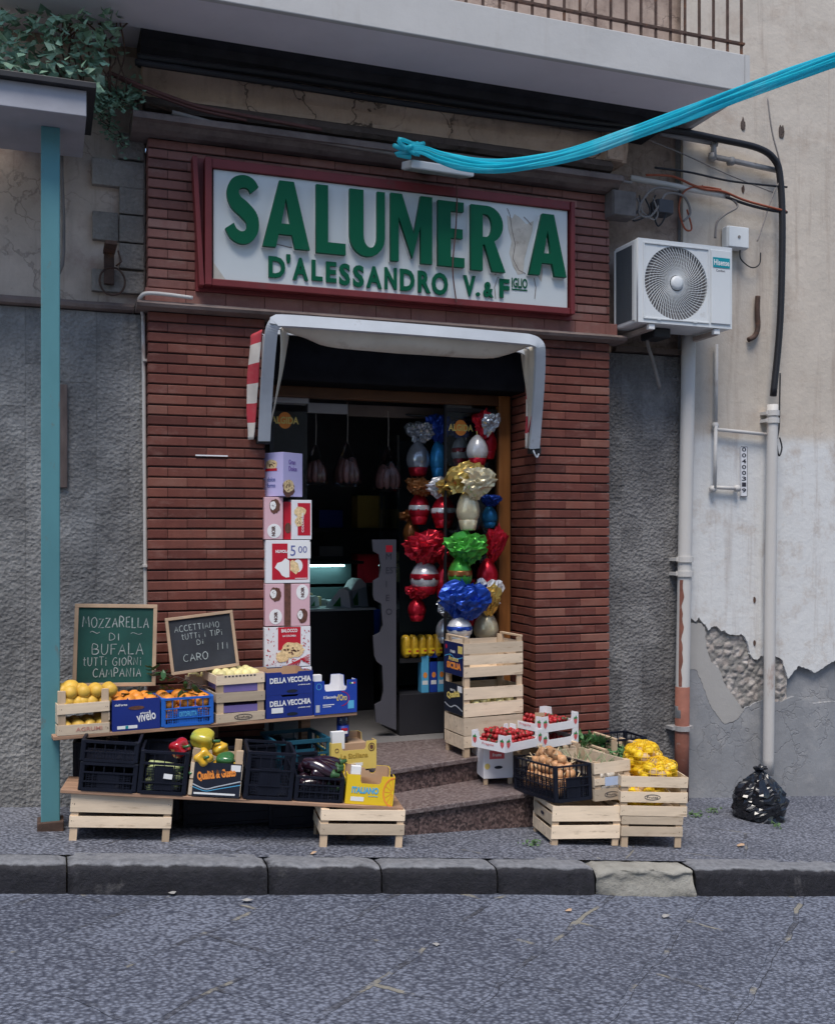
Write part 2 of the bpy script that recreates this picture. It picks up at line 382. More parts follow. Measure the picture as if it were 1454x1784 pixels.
def m_paving(name, lo, hi, rot, sx, sy, joint, jw, fleck=(52, 20), fstr=0.55):
    m, nt, b = nt_new(name)
    v = coords(nt, rot=(0, 0, rot))
    br = N(nt, 'ShaderNodeTexBrick'); br.offset = 0.5; br.inputs['Scale'].default_value = 1.0
    br.inputs['Brick Width'].default_value = sx; br.inputs['Row Height'].default_value = sy
    br.inputs['Mortar Size'].default_value = jw; br.inputs['Mortar Smooth'].default_value = 0.3
    br.inputs['Color1'].default_value = (0.25, 0.25, 0.25, 1); br.inputs['Color2'].default_value = (0.75, 0.75, 0.75, 1); br.inputs['Mortar'].default_value = (0.5, 0.5, 0.5, 1)
    wv = N(nt, 'ShaderNodeVectorMath', operation='ADD'); nz = N(nt, 'ShaderNodeTexNoise'); nz.inputs['Scale'].default_value = 2.2; nz.inputs['Detail'].default_value = 4
    nt.links.new(v, nz.inputs['Vector']); sc = N(nt, 'ShaderNodeVectorMath', operation='SCALE'); sc.inputs['Scale'].default_value = 0.14
    nt.links.new(nz.outputs['Color'], sc.inputs[0]); nt.links.new(v, wv.inputs[0]); nt.links.new(sc.outputs[0], wv.inputs[1])
    nt.links.new(wv.outputs[0], br.inputs['Vector'])
    sp = N(nt, 'ShaderNodeSeparateColor'); nt.links.new(br.outputs['Color'], sp.inputs[0])
    # chisel marks: short flecks all across the slab
    ft = N(nt, 'ShaderNodeTexNoise'); ft.inputs['Scale'].default_value = 1.0; ft.inputs['Detail'].default_value = 6; ft.inputs['Roughness'].default_value = 0.62; ft.inputs['Distortion'].default_value = 0.5
    nt.links.new(coords(nt, (fleck[1], fleck[0], 20), rot=(0, 0, rad(6))), ft.inputs['Vector'])
    big = noise_node(nt, v, 1.3, 5, 0.6)
    vf = N(nt, 'ShaderNodeTexVoronoi'); vf.inputs['Scale'].default_value = 1.0; vf.inputs['Randomness'].default_value = 1.0
    nt.links.new(coords(nt, (fleck[1]*1.5, fleck[0]*1.35, 20), rot=(0, 0, rad(-5))), vf.inputs['Vector'])
    dash = math_n(nt, 'SUBTRACT', 0.95, vf.outputs['Distance'], True)
    k = math_n(nt, 'ADD', math_n(nt, 'MULTIPLY', ft.outputs['Fac'], 0.45), math_n(nt, 'ADD', math_n(nt, 'ADD', math_n(nt, 'MULTIPLY', sp.outputs[0], 0.08), math_n(nt, 'MULTIPLY', dash, 0.36)), math_n(nt, 'MULTIPLY', big, 0.20)))
    col = ramp(nt, k, [(0.40, lo), (0.53, [(p+q)/2*0.8 for p, q in zip(lo, hi)]), (0.64, hi)])
    # worn joints, filled here and there with pale sandy mortar
    gap = noise_node(nt, v, 3.0, 5, 0.6)
    jm = math_n(nt, 'MULTIPLY', br.outputs['Fac'], gray(nt, gap, 0.57, 0.62))
    col = mixc(nt, math_n(nt, 'MULTIPLY', math_n(nt, 'MULTIPLY', br.outputs['Fac'], gray(nt, noise_node(nt, v, 3.2, 4), 0.52, 0.62)), 0.55), col, (0.04, 0.038, 0.04))
    col = mixc(nt, jm, col, joint)
    fine = noise_node(nt, v, 160, 2, 0.5)
    col = mixc(nt, math_n(nt, 'MULTIPLY', gray(nt, fine, 0.62, 0.72), 0.35), col, [min(1, x*1.5) for x in hi])
    nt.links.new(col, b.inputs['Base Color'])
    rr = N(nt, 'ShaderNodeMapRange'); rr.inputs['To Min'].default_value = 0.8; rr.inputs['To Max'].default_value = 0.5
    nt.links.new(ft.outputs['Fac'], rr.inputs['Value']); nt.links.new(rr.outputs[0], b.inputs['Roughness'])
    b.inputs['Specular IOR Level'].default_value = 0.4
    h = math_n(nt, 'SUBTRACT', math_n(nt, 'ADD', math_n(nt, 'MULTIPLY', ft.outputs['Fac'], 0.6), math_n(nt, 'MULTIPLY', dash, 0.4)), math_n(nt, 'MULTIPLY', br.outputs['Fac'], 0.6))
    bump(nt, b, h, fstr, 0.02)
    MATS[name] = m; return m
ROADM = m_paving('road_basalt', (0.044, 0.050, 0.074), (0.195, 0.215, 0.275), rad(-42), 0.85, 0.46, (0.24, 0.225, 0.19), 0.016, (42, 30), 0.9)
PAVEM = m_paving('pavement_basalt', (0.050, 0.055, 0.074), (0.235, 0.248, 0.300), rad(38), 1.3, 0.72, (0.20, 0.19, 0.17), 0.009, (50, 34), 0.9)

def m_kerb():
    m, nt, b = nt_new('kerb_basalt')
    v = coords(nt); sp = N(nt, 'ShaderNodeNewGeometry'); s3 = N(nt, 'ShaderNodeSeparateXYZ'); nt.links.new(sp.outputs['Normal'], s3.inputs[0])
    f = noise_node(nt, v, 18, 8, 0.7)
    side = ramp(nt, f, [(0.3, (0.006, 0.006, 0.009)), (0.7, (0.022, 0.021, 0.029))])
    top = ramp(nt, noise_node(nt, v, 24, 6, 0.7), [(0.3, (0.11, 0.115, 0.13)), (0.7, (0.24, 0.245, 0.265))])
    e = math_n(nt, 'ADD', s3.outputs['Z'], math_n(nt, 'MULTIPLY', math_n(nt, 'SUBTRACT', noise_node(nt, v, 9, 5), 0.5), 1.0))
    col = mixc(nt, gray(nt, e, 0.62, 0.85), side, top)        # pale where the surface faces up, dark on the upright face
    pale = noise_node(nt, v, 6, 8, 0.7)
    col = mixc(nt, math_n(nt, 'MULTIPLY', gray(nt, pale, 0.60, 0.72), 0.35), col, (0.2, 0.19, 0.19))
    nt.links.new(col, b.inputs['Base Color']); b.inputs['Roughness'].default_value = 0.75
    bump(nt, b, noise_node(nt, v, 40, 6, 0.7), 0.7, 0.012); return m
KERBM = m_kerb()
KERBC = m_plaster('kerb_concrete', (0.30, 0.29, 0.26), 0.3, (0.12, 0.11, 0.10), 0.5, 0, 0.1, 0.9)
def m_granite(name, lo, mid, hi, rough):
    m, nt, b = nt_new(name); v = coords(nt)
    vo = N(nt, 'ShaderNodeTexVoronoi'); vo.inputs['Scale'].default_value = 75; nt.links.new(v, vo.inputs['Vector'])
    cc = N(nt, 'ShaderNodeSeparateColor'); nt.links.new(vo.outputs['Color'], cc.inputs[0])
    col = ramp(nt, cc.outputs[0], [(0.0, lo), (0.45, mid), (0.9, hi)])
    col = mixc(nt, math_n(nt, 'MULTIPLY', gray(nt, noise_node(nt, v, 5, 6), 0.45, 0.7), 0.45), col, mid)
    nt.links.new(col, b.inputs['Base Color']); b.inputs['Roughness'].default_value = rough
    bump(nt, b, noise_node(nt, v, 30, 4), 0.08, 0.005); MATS[name] = m; return m
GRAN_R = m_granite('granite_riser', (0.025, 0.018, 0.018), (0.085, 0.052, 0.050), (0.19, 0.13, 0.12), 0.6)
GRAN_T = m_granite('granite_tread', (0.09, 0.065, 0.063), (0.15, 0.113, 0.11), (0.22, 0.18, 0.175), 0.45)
WOODC = (0.64, 0.515, 0.38)
WOOD = mat('poplar_slats', WOODC, 0.75, 0.16, 3.0, 0.2, 30, stretch=(0.8, 6, 6), rnd=0.13, tone=True, dirt=((0.33, 0.23, 0.145), 5, 0.57))
WOODV = mat('poplar_posts', (0.54, 0.40, 0.27), 0.78, 0.18, 3.0, 0.2, 30, stretch=(6, 6, 0.8), rnd=0.08, tone=True)
WOODIN = mat('raw_chipboard', (0.42, 0.27, 0.15), 0.8, 0.25, 9.0, 0.2, 60, tone=True)
PLANK = mat('shelf_board', (0.36, 0.215, 0.14), 0.7, 0.3, 2.5, 0.3, 25, stretch=(0.6, 8, 8), dirt=((0.12, 0.07, 0.05), 3, 0.55))
BLACKP = mat('black_plastic', (0.008, 0.010, 0.019), 0.5, 0.25, 5, 0.1, 40, spec=0.22, dirt=((0.03, 0.03, 0.036), 8, 0.64))
TEALP = mat('teal_crate_plastic', (0.012, 0.075, 0.12), 0.45, 0.2, 5, 0.08, 40)
BLUEP = mat('bright_blue_plastic', (0.02, 0.13, 0.52), 0.4, 0.12, 5, 0.05, 40)
BLUEC = mat('navy_card', (0.012, 0.03, 0.21), 0.5, 0.10, 5, 0.05, 40)
BLUEC2 = mat('royal_card', (0.014, 0.055, 0.36), 0.5, 0.10, 5, 0.05, 40)
NAVYL = mat('dark_label_paper', (0.012, 0.016, 0.03), 0.5, 0.2, 5, 0.05, 40)
WHITEC = mat('white_card', (0.74, 0.74, 0.77), 0.6, 0.04, 5, 0.04, 40)
KRAFT = mat('kraft_card', (0.45, 0.30, 0.19), 0.8, 0.1, 6, 0.1, 50)
YELLOWC = mat('yellow_card', (0.80, 0.55, 0.02), 0.55, 0.06, 5, 0.04, 40)
YELLOWP = mat('pale_yellow_card', (0.72, 0.53, 0.13), 0.6, 0.06, 5, 0.04, 40)
PINKC = mat('pink_card', (0.66, 0.42, 0.47), 0.5, 0.05, 4, 0.02, 40)
LILAC = mat('lilac_card', (0.50, 0.46, 0.74), 0.5, 0.05, 4, 0.02, 40)
REDC = mat('red_print', (0.48, 0.012, 0.03), 0.5, 0.08, 5, 0, 40)
WHITEP = mat('white_print', (0.80, 0.80, 0.80), 0.6, 0.03, 5, 0, 40)
INKP = mat('dark_ink', (0.03, 0.03, 0.045), 0.7, 0.1, 5, 0, 40)
BLUEINK = mat('blue_ink', (0.10, 0.12, 0.34), 0.7, 0.1, 5, 0, 40)
CREAMP = mat('cake_print', (0.74, 0.55, 0.30), 0.6, 0.35, 60, 0, 40)
BROWNP = mat('chocolate_print', (0.12, 0.05, 0.035), 0.6, 0.4, 50, 0, 40)
ORANGEP = mat('orange_print', (0.85, 0.28, 0.05), 0.6, 0.08, 5, 0, 40)
GOLDP = mat('gold_print', (0.80, 0.62, 0.18), 0.5, 0.1, 5, 0, 40)
CYANP = mat('light_blue_print', (0.10, 0.42, 0.68), 0.5, 0.1, 5, 0, 40)
TEALPR = mat('teal_print', (0.0, 0.27, 0.33), 0.5, 0.05, 5, 0, 40)
GREENP = mat('leaf_print', (0.03, 0.20, 0.05), 0.6, 0.2, 30, 0, 40)
BERRYP = mat('berry_print', (0.60, 0.10, 0.11), 0.6, 0.2, 90, 0, 40)
GREYMET = mat('grey_painted_metal', (0.48, 0.51, 0.55), 0.45, 0.08, 4, 0.04, 50, metal=0.0, dirt=((0.25, 0.23, 0.22), 4, 0.64))
DARKMET = mat('dark_metal', (0.03, 0.03, 0.034), 0.5, 0.2, 5, 0.1, 40, metal=0.3)
RUST = mat('rusty_iron', (0.075, 0.045, 0.035), 0.85, 0.4, 14, 0.5, 50, dirt=((0.16, 0.07, 0.035), 9, 0.55))
ACWHITE = mat('ac_white_paint', (0.66, 0.68, 0.69), 0.4, 0.03, 3, 0.02, 50, dirt=((0.45, 0.42, 0.38), 3, 0.68))
PIPEW = mat('white_pipe_paint', (0.54, 0.52, 0.50), 0.55, 0.08, 3, 0.2, 30, stretch=(1, 1, 0.3), dirt=((0.28, 0.15, 0.10), 4, 0.60))
PIPEG = mat('galvanised_pipe', (0.32, 0.31, 0.31), 0.55, 0.2, 6, 0.2, 40, dirt=((0.12, 0.08, 0.06), 8, 0.6))
PIPER = mat('rusty_red_pipe', (0.22, 0.085, 0.06), 0.8, 0.25, 8, 0.4, 40, dirt=((0.38, 0.34, 0.31), 6, 0.60))
CABLEB = mat('black_cable', (0.012, 0.012, 0.016), 0.5, 0.1, 5, 0, 40)
CABLEG = mat('grey_cable', (0.21, 0.19, 0.18), 0.7, 0.2, 5, 0, 40)
CABLEO = mat('orange_cable', (0.30, 0.075, 0.035), 0.65, 0.2, 5, 0, 40)
CABLEBR = mat('brown_cable', (0.11, 0.045, 0.04), 0.65, 0.2, 5, 0, 40)
TEALM = mat('teal_painted_metal', (0.085, 0.235, 0.265), 0.5, 0.15, 2, 0.1, 30, stretch=(1, 1, 0.5), dirt=((0.16, 0.10, 0.075), 7, 0.58))
INTW = mat('shop_inner_wall', (0.17, 0.17, 0.18), 0.9, 0.2, 3, 0.1, 40)
INTF = mat('shop_floor_tiles', (0.24, 0.23, 0.23), 0.35, 0.12, 3, 0.02, 40)
DOORW = mat('varnished_wood', (0.27, 0.105, 0.03), 0.4, 0.25, 4, 0.1, 30, stretch=(5, 5, 0.6), coat=0.2)
CANVAS = mat('cream_canvas', (0.60, 0.55, 0.47), 0.85, 0.10, 4, 0.25, 9, bdist=0.02, dirt=((0.38, 0.32, 0.26), 3, 0.60))
SLATE = mat('slate_board', (0.025, 0.028, 0.036), 0.8, 0.35, 5, 0.05, 40, dirt=((0.09, 0.095, 0.11), 3, 0.6))
GREENB = mat('green_chalkboard', (0.008, 0.062, 0.052), 0.75, 0.3, 4, 0.05, 40, dirt=((0.03, 0.10, 0.09), 3, 0.6))
CHALK = mat('chalk', (0.34, 0.38, 0.38), 0.95, 0.35, 90, 0, 40)
OAKF = mat('pale_frame_wood', (0.43, 0.30, 0.20), 0.7, 0.2, 5, 0.1, 40, dirt=((0.30, 0.26, 0.24), 7, 0.58))
SIGNW = mat('sign_white_acrylic', (0.62, 0.655, 0.66), 0.35, 0.035, 1.5, 0.0, 40, dirt=((0.46, 0.46, 0.44), 2.2, 0.62))
SIGNG = mat('sign_green_acrylic', (0.0, 0.095, 0.045), 0.5, 0.05, 3, 0, 40, spec=0.2, dirt=((0.02, 0.10, 0.07), 6, 0.64))
SIGNR = mat('sign_red_paint', (0.165, 0.024, 0.027), 0.5, 0.15, 4, 0.1, 30, dirt=((0.12, 0.05, 0.05), 5, 0.6))
GHOST = mat('yellowed_glue', (0.50, 0.465, 0.41), 0.7, 0.25, 7, 0.05, 40, dirt=((0.30, 0.25, 0.21), 8, 0.56))
RIBBON = mat('blue_plastic_film', (0.03, 0.56, 0.84), 0.22, 0.25, 3, 0.4, 9, stretch=(0.5, 9, 9), spec=0.5, bdist=0.01)
BINBAG = mat('black_bin_film', (0.009, 0.01, 0.014), 0.2, 0.1, 5, 0.0, 40, spec=0.6)
ORANGE = mat('orange_peel', (0.72, 0.26, 0.035), 0.45, 0.12, 4, 0.25, 140, rnd=0.12)
LEMON = mat('lemon_peel', (0.78, 0.48, 0.085), 0.45, 0.12, 4, 0.25, 120, rnd=0.1)
GOLDF = mat('golden_fruit_skin', (0.66, 0.40, 0.06), 0.5, 0.15, 6, 0.15, 60, rnd=0.12)
LEAFM = mat('fruit_leaf', (0.03, 0.085, 0.03), 0.5, 0.3, 10, 0.2, 50, rnd=0.3)
ONION = mat('onion_skin', (0.48, 0.255, 0.125), 0.45, 0.35, 5, 0.2, 30, stretch=(7, 7, 0.7), rnd=0.2)
STRAW = mat('dry_onion_tops', (0.60, 0.46, 0.29), 0.8, 0.2, 8, 0.1, 40)
def m_film():
    m, nt, b = nt_new('blue_plastic_film'); v = coords(nt)
    f = noise_node(nt, v, 2.5, 4, 0.6)
    nt.links.new(ramp(nt, f, [(0.3, (0.04, 0.66, 0.80)), (0.55, (0.09, 0.80, 0.90)), (0.75, (0.48, 0.92, 0.96))]), b.inputs['Base Color'])
    b.inputs['Roughness'].default_value = 0.24; b.inputs['Specular IOR Level'].default_value = 0.55
    tl = N(nt, 'ShaderNodeBsdfTranslucent'); tl.inputs[0].default_value = (0.12, 0.84, 0.95, 1)
    mx = N(nt, 'ShaderNodeMixShader'); mx.inputs[0].default_value = 0.62
    out = nt.nodes['Material Output']; nt.links.new(b.outputs[0], mx.inputs[1]); nt.links.new(tl.outputs[0], mx.inputs[2]); nt.links.new(mx.outputs[0], out.inputs['Surface'])
    return m
RIBBON = m_film()
GARLIC = mat('garlic_skin', (0.66, 0.62, 0.57), 0.6, 0.12, 6, 0.2, 30, rnd=0.1, stretch=(5, 5, 0.6))
BERRY = mat('strawberry_skin', (0.36, 0.018, 0.022), 0.35, 0.3, 20, 0.4, 260, rnd=0.25)
PEPR = mat('red_pepper_skin', (0.42, 0.010, 0.018), 0.15, 0.15, 3, 0.05, 20, spec=0.6, coat=0.4)
PEPY = mat('yellow_pepper_skin', (0.72, 0.42, 0.03), 0.18, 0.12, 3, 0.05, 20, spec=0.6, coat=0.4, dirt=((0.36, 0.38, 0.05), 3, 0.55))
PEPYG = mat('lime_pepper_skin', (0.52, 0.44, 0.05), 0.18, 0.2, 4, 0.05, 20, spec=0.6, coat=0.4, dirt=((0.30, 0.36, 0.06), 5, 0.5))
PEPG = mat('green_pepper_skin', (0.035, 0.14, 0.045), 0.18, 0.2, 3, 0.05, 20, spec=0.6, coat=0.4)
AUBER = mat('aubergine_skin', (0.022, 0.008, 0.016), 0.14, 0.2, 3, 0.02, 20, spec=0.6, coat=0.5)
ZUCCH = mat('courgette_skin', (0.42, 0.48, 0.22), 0.4, 0.4, 12, 0.05, 40, stretch=(1, 6, 6), rnd=0.2)
BEAN = mat('green_bean', (0.10, 0.23, 0.09), 0.5, 0.3, 10, 0.1, 40, rnd=0.25)
NETBAG = mat('yellow_net', (0.85, 0.56, 0.015), 0.5, 0.22, 14, 0.4, 60, bdist=0.01, dirt=((0.78, 0.68, 0.42), 9, 0.56))
POTATO = mat('potato_skin', (0.52, 0.36, 0.20), 0.7, 0.2, 6, 0.2, 40, rnd=0.1)
SALAMI = mat('salami_skin', (0.16, 0.075, 0.065), 0.5, 0.4, 14, 0.3, 50, rnd=0.15)
STRING = mat('pale_string', (0.34, 0.31, 0.28), 0.9, 0.1, 5, 0, 40)
PURPLE = mat('purple_tray_plastic', (0.17, 0.13, 0.34), 0.5, 0.1, 5, 0.05, 40)
PEAR = mat('pale_fruit_skin', (0.68, 0.60, 0.28), 0.5, 0.12, 6, 0.1, 60, rnd=0.12)
def foil(name, c, metal=0.7, rough=0.28):
    return mat(name, c, rough, 0.25, 10, 0.25, 16, metal=metal, bdist=0.01)
F_GOLD = foil('gold_foil', (0.66, 0.46, 0.13)); F_CREAM = foil('cream_foil', (0.72, 0.63, 0.42), 0.35); F_RED = foil('red_foil', (0.50, 0.012, 0.03), 0.55)
F_GREEN = foil('green_foil', (0.07, 0.36, 0.05), 0.5); F_BLUE = foil('blue_foil', (0.015, 0.06, 0.36), 0.5); F_SKY = foil('sky_blue_foil', (0.03, 0.26, 0.56), 0.4)
F_WHITE = foil('white_foil', (0.70, 0.70, 0.72), 0.3); F_BROWN = foil('brown_foil', (0.26, 0.10, 0.03), 0.5); F_CLEAR = foil('silver_film', (0.42, 0.46, 0.52), 0.6, 0.2)
def m_glass(name, tint, fac):
    m = bpy.data.materials.new(name); m.use_nodes = True; nt = m.node_tree
    nt.nodes.clear(); out = N(nt, 'ShaderNodeOutputMaterial')
    tr = N(nt, 'ShaderNodeBsdfTransparent'); tr.inputs[0].default_value = rgb(tint)
    gl = N(nt, 'ShaderNodeBsdfGlossy'); gl.inputs['Roughness'].default_value = 0.03
    fr = N(nt, 'ShaderNodeFresnel'); fr.inputs['IOR'].default_value = 1.45
    k = math_n(nt, 'MULTIPLY', fr.outputs[0], fac)
    mx = N(nt, 'ShaderNodeMixShader'); nt.links.new(k, mx.inputs[0]); nt.links.new(tr.outputs[0], mx.inputs[1]); nt.links.new(gl.outputs[0], mx.inputs[2])
    nt.links.new(mx.outputs[0], out.inputs['Surface']); MATS[name] = m; return m
GLASS = m_glass('window_glass', (0.80, 0.84, 0.86), 0.8)
FILM = m_glass('clear_packing_film', (0.92, 0.92, 0.94), 0.6)
BOTTLE = m_glass('bottle_plastic', (0.45, 0.55, 0.8), 1.4)
def m_stripe(name, c1, c2, period, axis='Z', off=0.0, rough=0.85):
    m, nt, b = nt_new(name); v = coords(nt); sp = N(nt, 'ShaderNodeSeparateXYZ'); nt.links.new(v, sp.inputs[0])
    t = math_n(nt, 'FRACT', math_n(nt, 'ADD', math_n(nt, 'DIVIDE', sp.outputs[axis], period), off))
    f = math_n(nt, 'GREATER_THAN', t, 0.5)
    dirt = noise_node(nt, v, 14, 6, 0.6)
    col = mixc(nt, f, c1, c2); col = mixc(nt, math_n(nt, 'MULTIPLY', gray(nt, dirt, 0.5, 0.8), 0.3), col, (0.4, 0.33, 0.3))
    nt.links.new(col, b.inputs['Base Color']); b.inputs['Roughness'].default_value = rough
    bump(nt, b, noise_node(nt, v, 12), 0.2, 0.01); MATS[name] = m; return m
STRIPE = m_stripe('striped_canvas', (0.50, 0.045, 0.065), (0.66, 0.62, 0.57), 0.235)
EMIT_T = mat('lit_fridge_tube', (0.6, 0.8, 0.8), 0.5, 0.02, 3, 0, 10, emit=((0.55, 0.9, 0.9), 9.0))
# ================================================================== SETTING
def y_kerb(x): return 5.46 - 0.1385 * (x - 0.10)
def sheet(name, xs, yf, zf, material, kind='structure'):      # a strip between two lines, many quads long
    mb = MB(); n = 12
    for i, x in enumerate(xs):
        y0, y1 = yf(x)
        for j in range(n+1):
            y = y0 + (y1-y0)*j/n
            mb.v.append((x, y, zf(x, y)))
    for i in range(len(xs)-1):
        for j in range(n):
            a = i*(n+1)+j; mb.face((a, a+n+1, a+n+2, a+1))
    o = mb.build(name, material, smooth=True)
    tag(o, None, None, None, kind); return o
XS = [-14 + i*0.5 for i in range(75)]
def wob(x, y, a): return a * noise.noise(Vector((x*1.1, y*1.1, 3.7)))
road = sheet('road', XS, lambda x: (-30.0, y_kerb(x)+0.02), lambda x, y: ground(x) - 0.155 + wob(x, y, 0.012), ROADM)
road['label'] = 'chiselled grey basalt road slabs'
pave = sheet('pavement', XS, lambda x: (y_kerb(x)+0.15, 7.2), lambda x, y: ground(x) + wob(x, y, 0.006), PAVEM)
# kerb: one long stone after another, the rough concrete repair among them
def kerb_block(name, xa, xb, material, rough, drop=0.0, seed=0):
    n = max(6, int((xb-xa)/0.035)); prof = [(0.19, -0.30), (0.0, -0.30), (0.0, -0.16), (0.002, -0.06), (0.006, -0.03), (0.02, -0.008), (0.045, 0.0), (0.10, 0.0), (0.19, 0.0)]
    mb = MB(); k = len(prof)
    fine = []
    for i in range(len(prof)-1):
        for t in range(3 if i in (2, 3, 7) else 2):
            s_ = t/(3 if i in (2, 3, 7) else 2); fine.append((prof[i][0]*(1-s_)+prof[i+1][0]*s_, prof[i][1]*(1-s_)+prof[i+1][1]*s_))
    fine.append(prof[-1]); prof = fine; k = len(prof)
    for i in range(n+1):
        x = xa+0.004 + (xb-xa-0.008)*i/n
        e = min(i, n-i)/n*(xb-xa)
        rnd_ = 0.012*math.exp(-e/0.012)
        for d, h in prof:
            q = Vector((x*6+seed, d*9, h*9)); nz = noise.noise(q)*rough + noise.noise(q*3.1)*rough*0.6
            mb.v.append((x, y_kerb(x)+d + nz*(1 if d < 0.06 else 0.3) + rnd_*(d < 0.05), ground(x)+h - drop + (nz*0.6 if h > -0.25 else 0) - rnd_*(h > -0.05)))
    for i in range(n):
        for j in range(k-1):
            a = i*k+j; mb.face((a, a+k, a+k+1, a+1)[::-1])
    mb.face([j for j in range(k)]); mb.face([n*k+j for j in range(k)][::-1])
    o = mb.build(name, material, smooth=True); tag(o, None, None, None, 'structure'); return o
def kx(px, py=1507):                                # where the kerb line lies under a picture column
    lo, hi = -8.0, 10.0
    rx, ry, _ = ray(px, py)
    for _ in range(50):
        mid = (lo+hi)/2
        if mid*ry/rx > y_kerb(mid) if rx > 0 else False: hi = mid
        else: lo = mid
    return (lo+hi)/2
cuts = [-6.2, -5.0, -3.7, -2.5, -1.3, kx(117), kx(468), kx(666), kx(868), kx(1038), kx(1213), kx(1454)+0.15, 5.9, 7.1, 8.2, 9.4]
for i in range(len(cuts)-1):
    rep = (i == 9)
    kerb_block('kerb_stone', cuts[i], cuts[i+1], KERBC if rep else KERBM, 0.030 if rep else 0.006, 0.006 if rep else 0.0, i*3.3)

# ================================================================== BUILDING
bld = thing('shop_building', 'old street building with a red brick shop front between grey stone and peeling plaster', 'building')
YB, YS, YP = 6.5, 6.62, 6.60
XL, XO0, XO1, XR = P(258, 700, YB).x, P(462, 800, YB).x, P(932, 900, YB).x, P(1061, 800, YB).x
Z_SC0, Z_SC1, Z_CO, = 3.02, 3.155, 4.08
PITCH = 0.063
def course_bricks(mb, x0, x1, y, z, h, off, M=None, ln=0.236, depth=0.10):
    x = x0 - off
    while x < x1:
        a, b_ = max(x, x0), min(x+ln, x1); x += ln
        if b_-a < 0.015: continue
        mb.ct = max(0, min(1, R.gauss(0.45, 0.17))) if R.random() > 0.09 else R.choice((0.05, 0.92, 1.0))
        j = R.uniform(-0.0018, 0.0018); zj = R.uniform(-0.0008, 0.0008)
        g = 0.0016
        z0, z1 = z+zj+0.0042, z+h+zj-0.0042
        pr = [(y+depth, z0), (y+0.010, z0), (y+0.003+j, z0+0.002), (y+j, z0+0.006), (y+j, z1-0.004), (y+0.004+j, z1), (y+depth, z1)]
        vs = [(a+g, p, q) for p, q in pr] + [(b_-g, p, q) for p, q in pr]
        n = len(pr)
        fs = [tuple(range(n))[::-1], tuple(range(n, 2*n))] + [(i, (i+1) % n, n+(i+1) % n, n+i) for i in range(n)]
        fs = [f[::-1] for f in fs]
        mb.add(vs, [f[::-1] for f in fs], M)
def brick_panel(name, x0, x1, z0, z1, material, left=None, right=None, seed=0, tilt=0.0):
    mb = MB(); nrow = int(round((z1-z0)/PITCH)); h = (z1-z0)/nrow
    for r in range(nrow):
        z = z0 + r*h
        off = (0.0, 0.118)[(r+seed) % 2]
        course_bricks(mb, x0, x1, YB, z, h, off)
        if left:                                     # the short side face towards -x
            M = Matrix.Translation((x0, 0, 0)) @ Matrix.Rotation(-math.pi/2, 4, 'Z')
            # local x runs along -y: from the back of the return to the front
            course_bricks(mb, -(YB+left), -(YB+0.0102), 0.0, z, h, (0.118, 0.0)[(r+seed) % 2], M)
        if right:
            M = Matrix.Translation((x1, 0, 0)) @ Matrix.Rotation(math.pi/2, 4, 'Z')
            course_bricks(mb, YB+0.0102, YB+right, 0.0, z, h, (0.118, 0.0)[(r+seed) % 2], M)
    return mb.build(name, material, bld)
MORTAR = mat('joint_mortar', (0.035, 0.028, 0.028), 0.95, 0.3, 12, 0.3, 60)
def core(name, x0, y0, z0, x1, y1, z1, m): return MB().box(x0, y0, z0, x1, y1, z1).build(name, m, bld)
brick_panel('brick_pier', XL, XO0, -0.35, Z_SC0, BRICK, left=0.12, right=0.42, seed=0)
brick_panel('brick_pier', XO1, XR, -0.50, Z_SC0, BRICK, left=0.42, right=0.12, seed=1)
brick_panel('brick_band', XL, XR, Z_SC1+0.006, Z_CO, BRICK_UP, left=0.14, right=0.14, seed=0)
core('mortar_backing', XL+0.014, YB+0.012, -0.6, XO0-0.014, YB+0.42, Z_SC0, MORTAR)
core('mortar_backing', XO1+0.014, YB+0.012, -0.6, XR-0.014, YB+0.42, Z_SC0, MORTAR)
core('mortar_backing', XL+0.014, YB+0.012, Z_SC0+0.001, XR-0.014, YB+0.42, Z_CO+0.02, MORTAR)
# ledge of soldier bricks above the doorway, and the thin slab under it
def string_course():
    mb = MB(); x = XL-0.02
    while x < XR+0.05:
        L = 0.245; mb.ct = R.uniform(0.3, 0.8)
        mb.box(x+0.001, YB-0.028+R.uniform(-.002,.002), Z_SC0+0.052, min(x+L, XR+0.05)-0.001, YB+0.09, Z_SC1); x += L
    mb.build('string_course', BRICK_UP, bld, bevel=0.004)
    mb = MB(); mb.prism([(0,0)], 0, 0) if False else None
    mb = MB()
    pr = [(YB-0.075, Z_SC0+0.012), (YB-0.085, Z_SC0+0.03), (YB-0.06, Z_SC0+0.05), (YB+0.10, Z_SC0+0.05), (YB+0.10, Z_SC0-0.0), (YB-0.03, Z_SC0-0.0)]
    n = 60; xa, xb = XL-0.07, XR+0.10
    for i in range(n+1):
        x = xa+(xb-xa)*i/n
        for y, z in pr:
            w = noise.noise(Vector((x*7, y*20, z*20)))*0.004
            mb.v.append((x, y+w, z+w*0.6))
    k = len(pr)
    for i in range(n):
        for j in range(k):
            a, b_ = i*k+j, i*k+(j+1) % k; mb.face((a, b_, b_+k, a+k))
    mb.face(range(k)[::-1]); mb.face(range(n*k, n*k+k))
    mb.build('ledge', LEDGE, bld)
LEDGE = m_plaster('grimy_ledge', (0.20, 0.155, 0.14), 0.25, (0.09, 0.065, 0.06), 0.5, 0, 0.2, 0.5)
string_course()
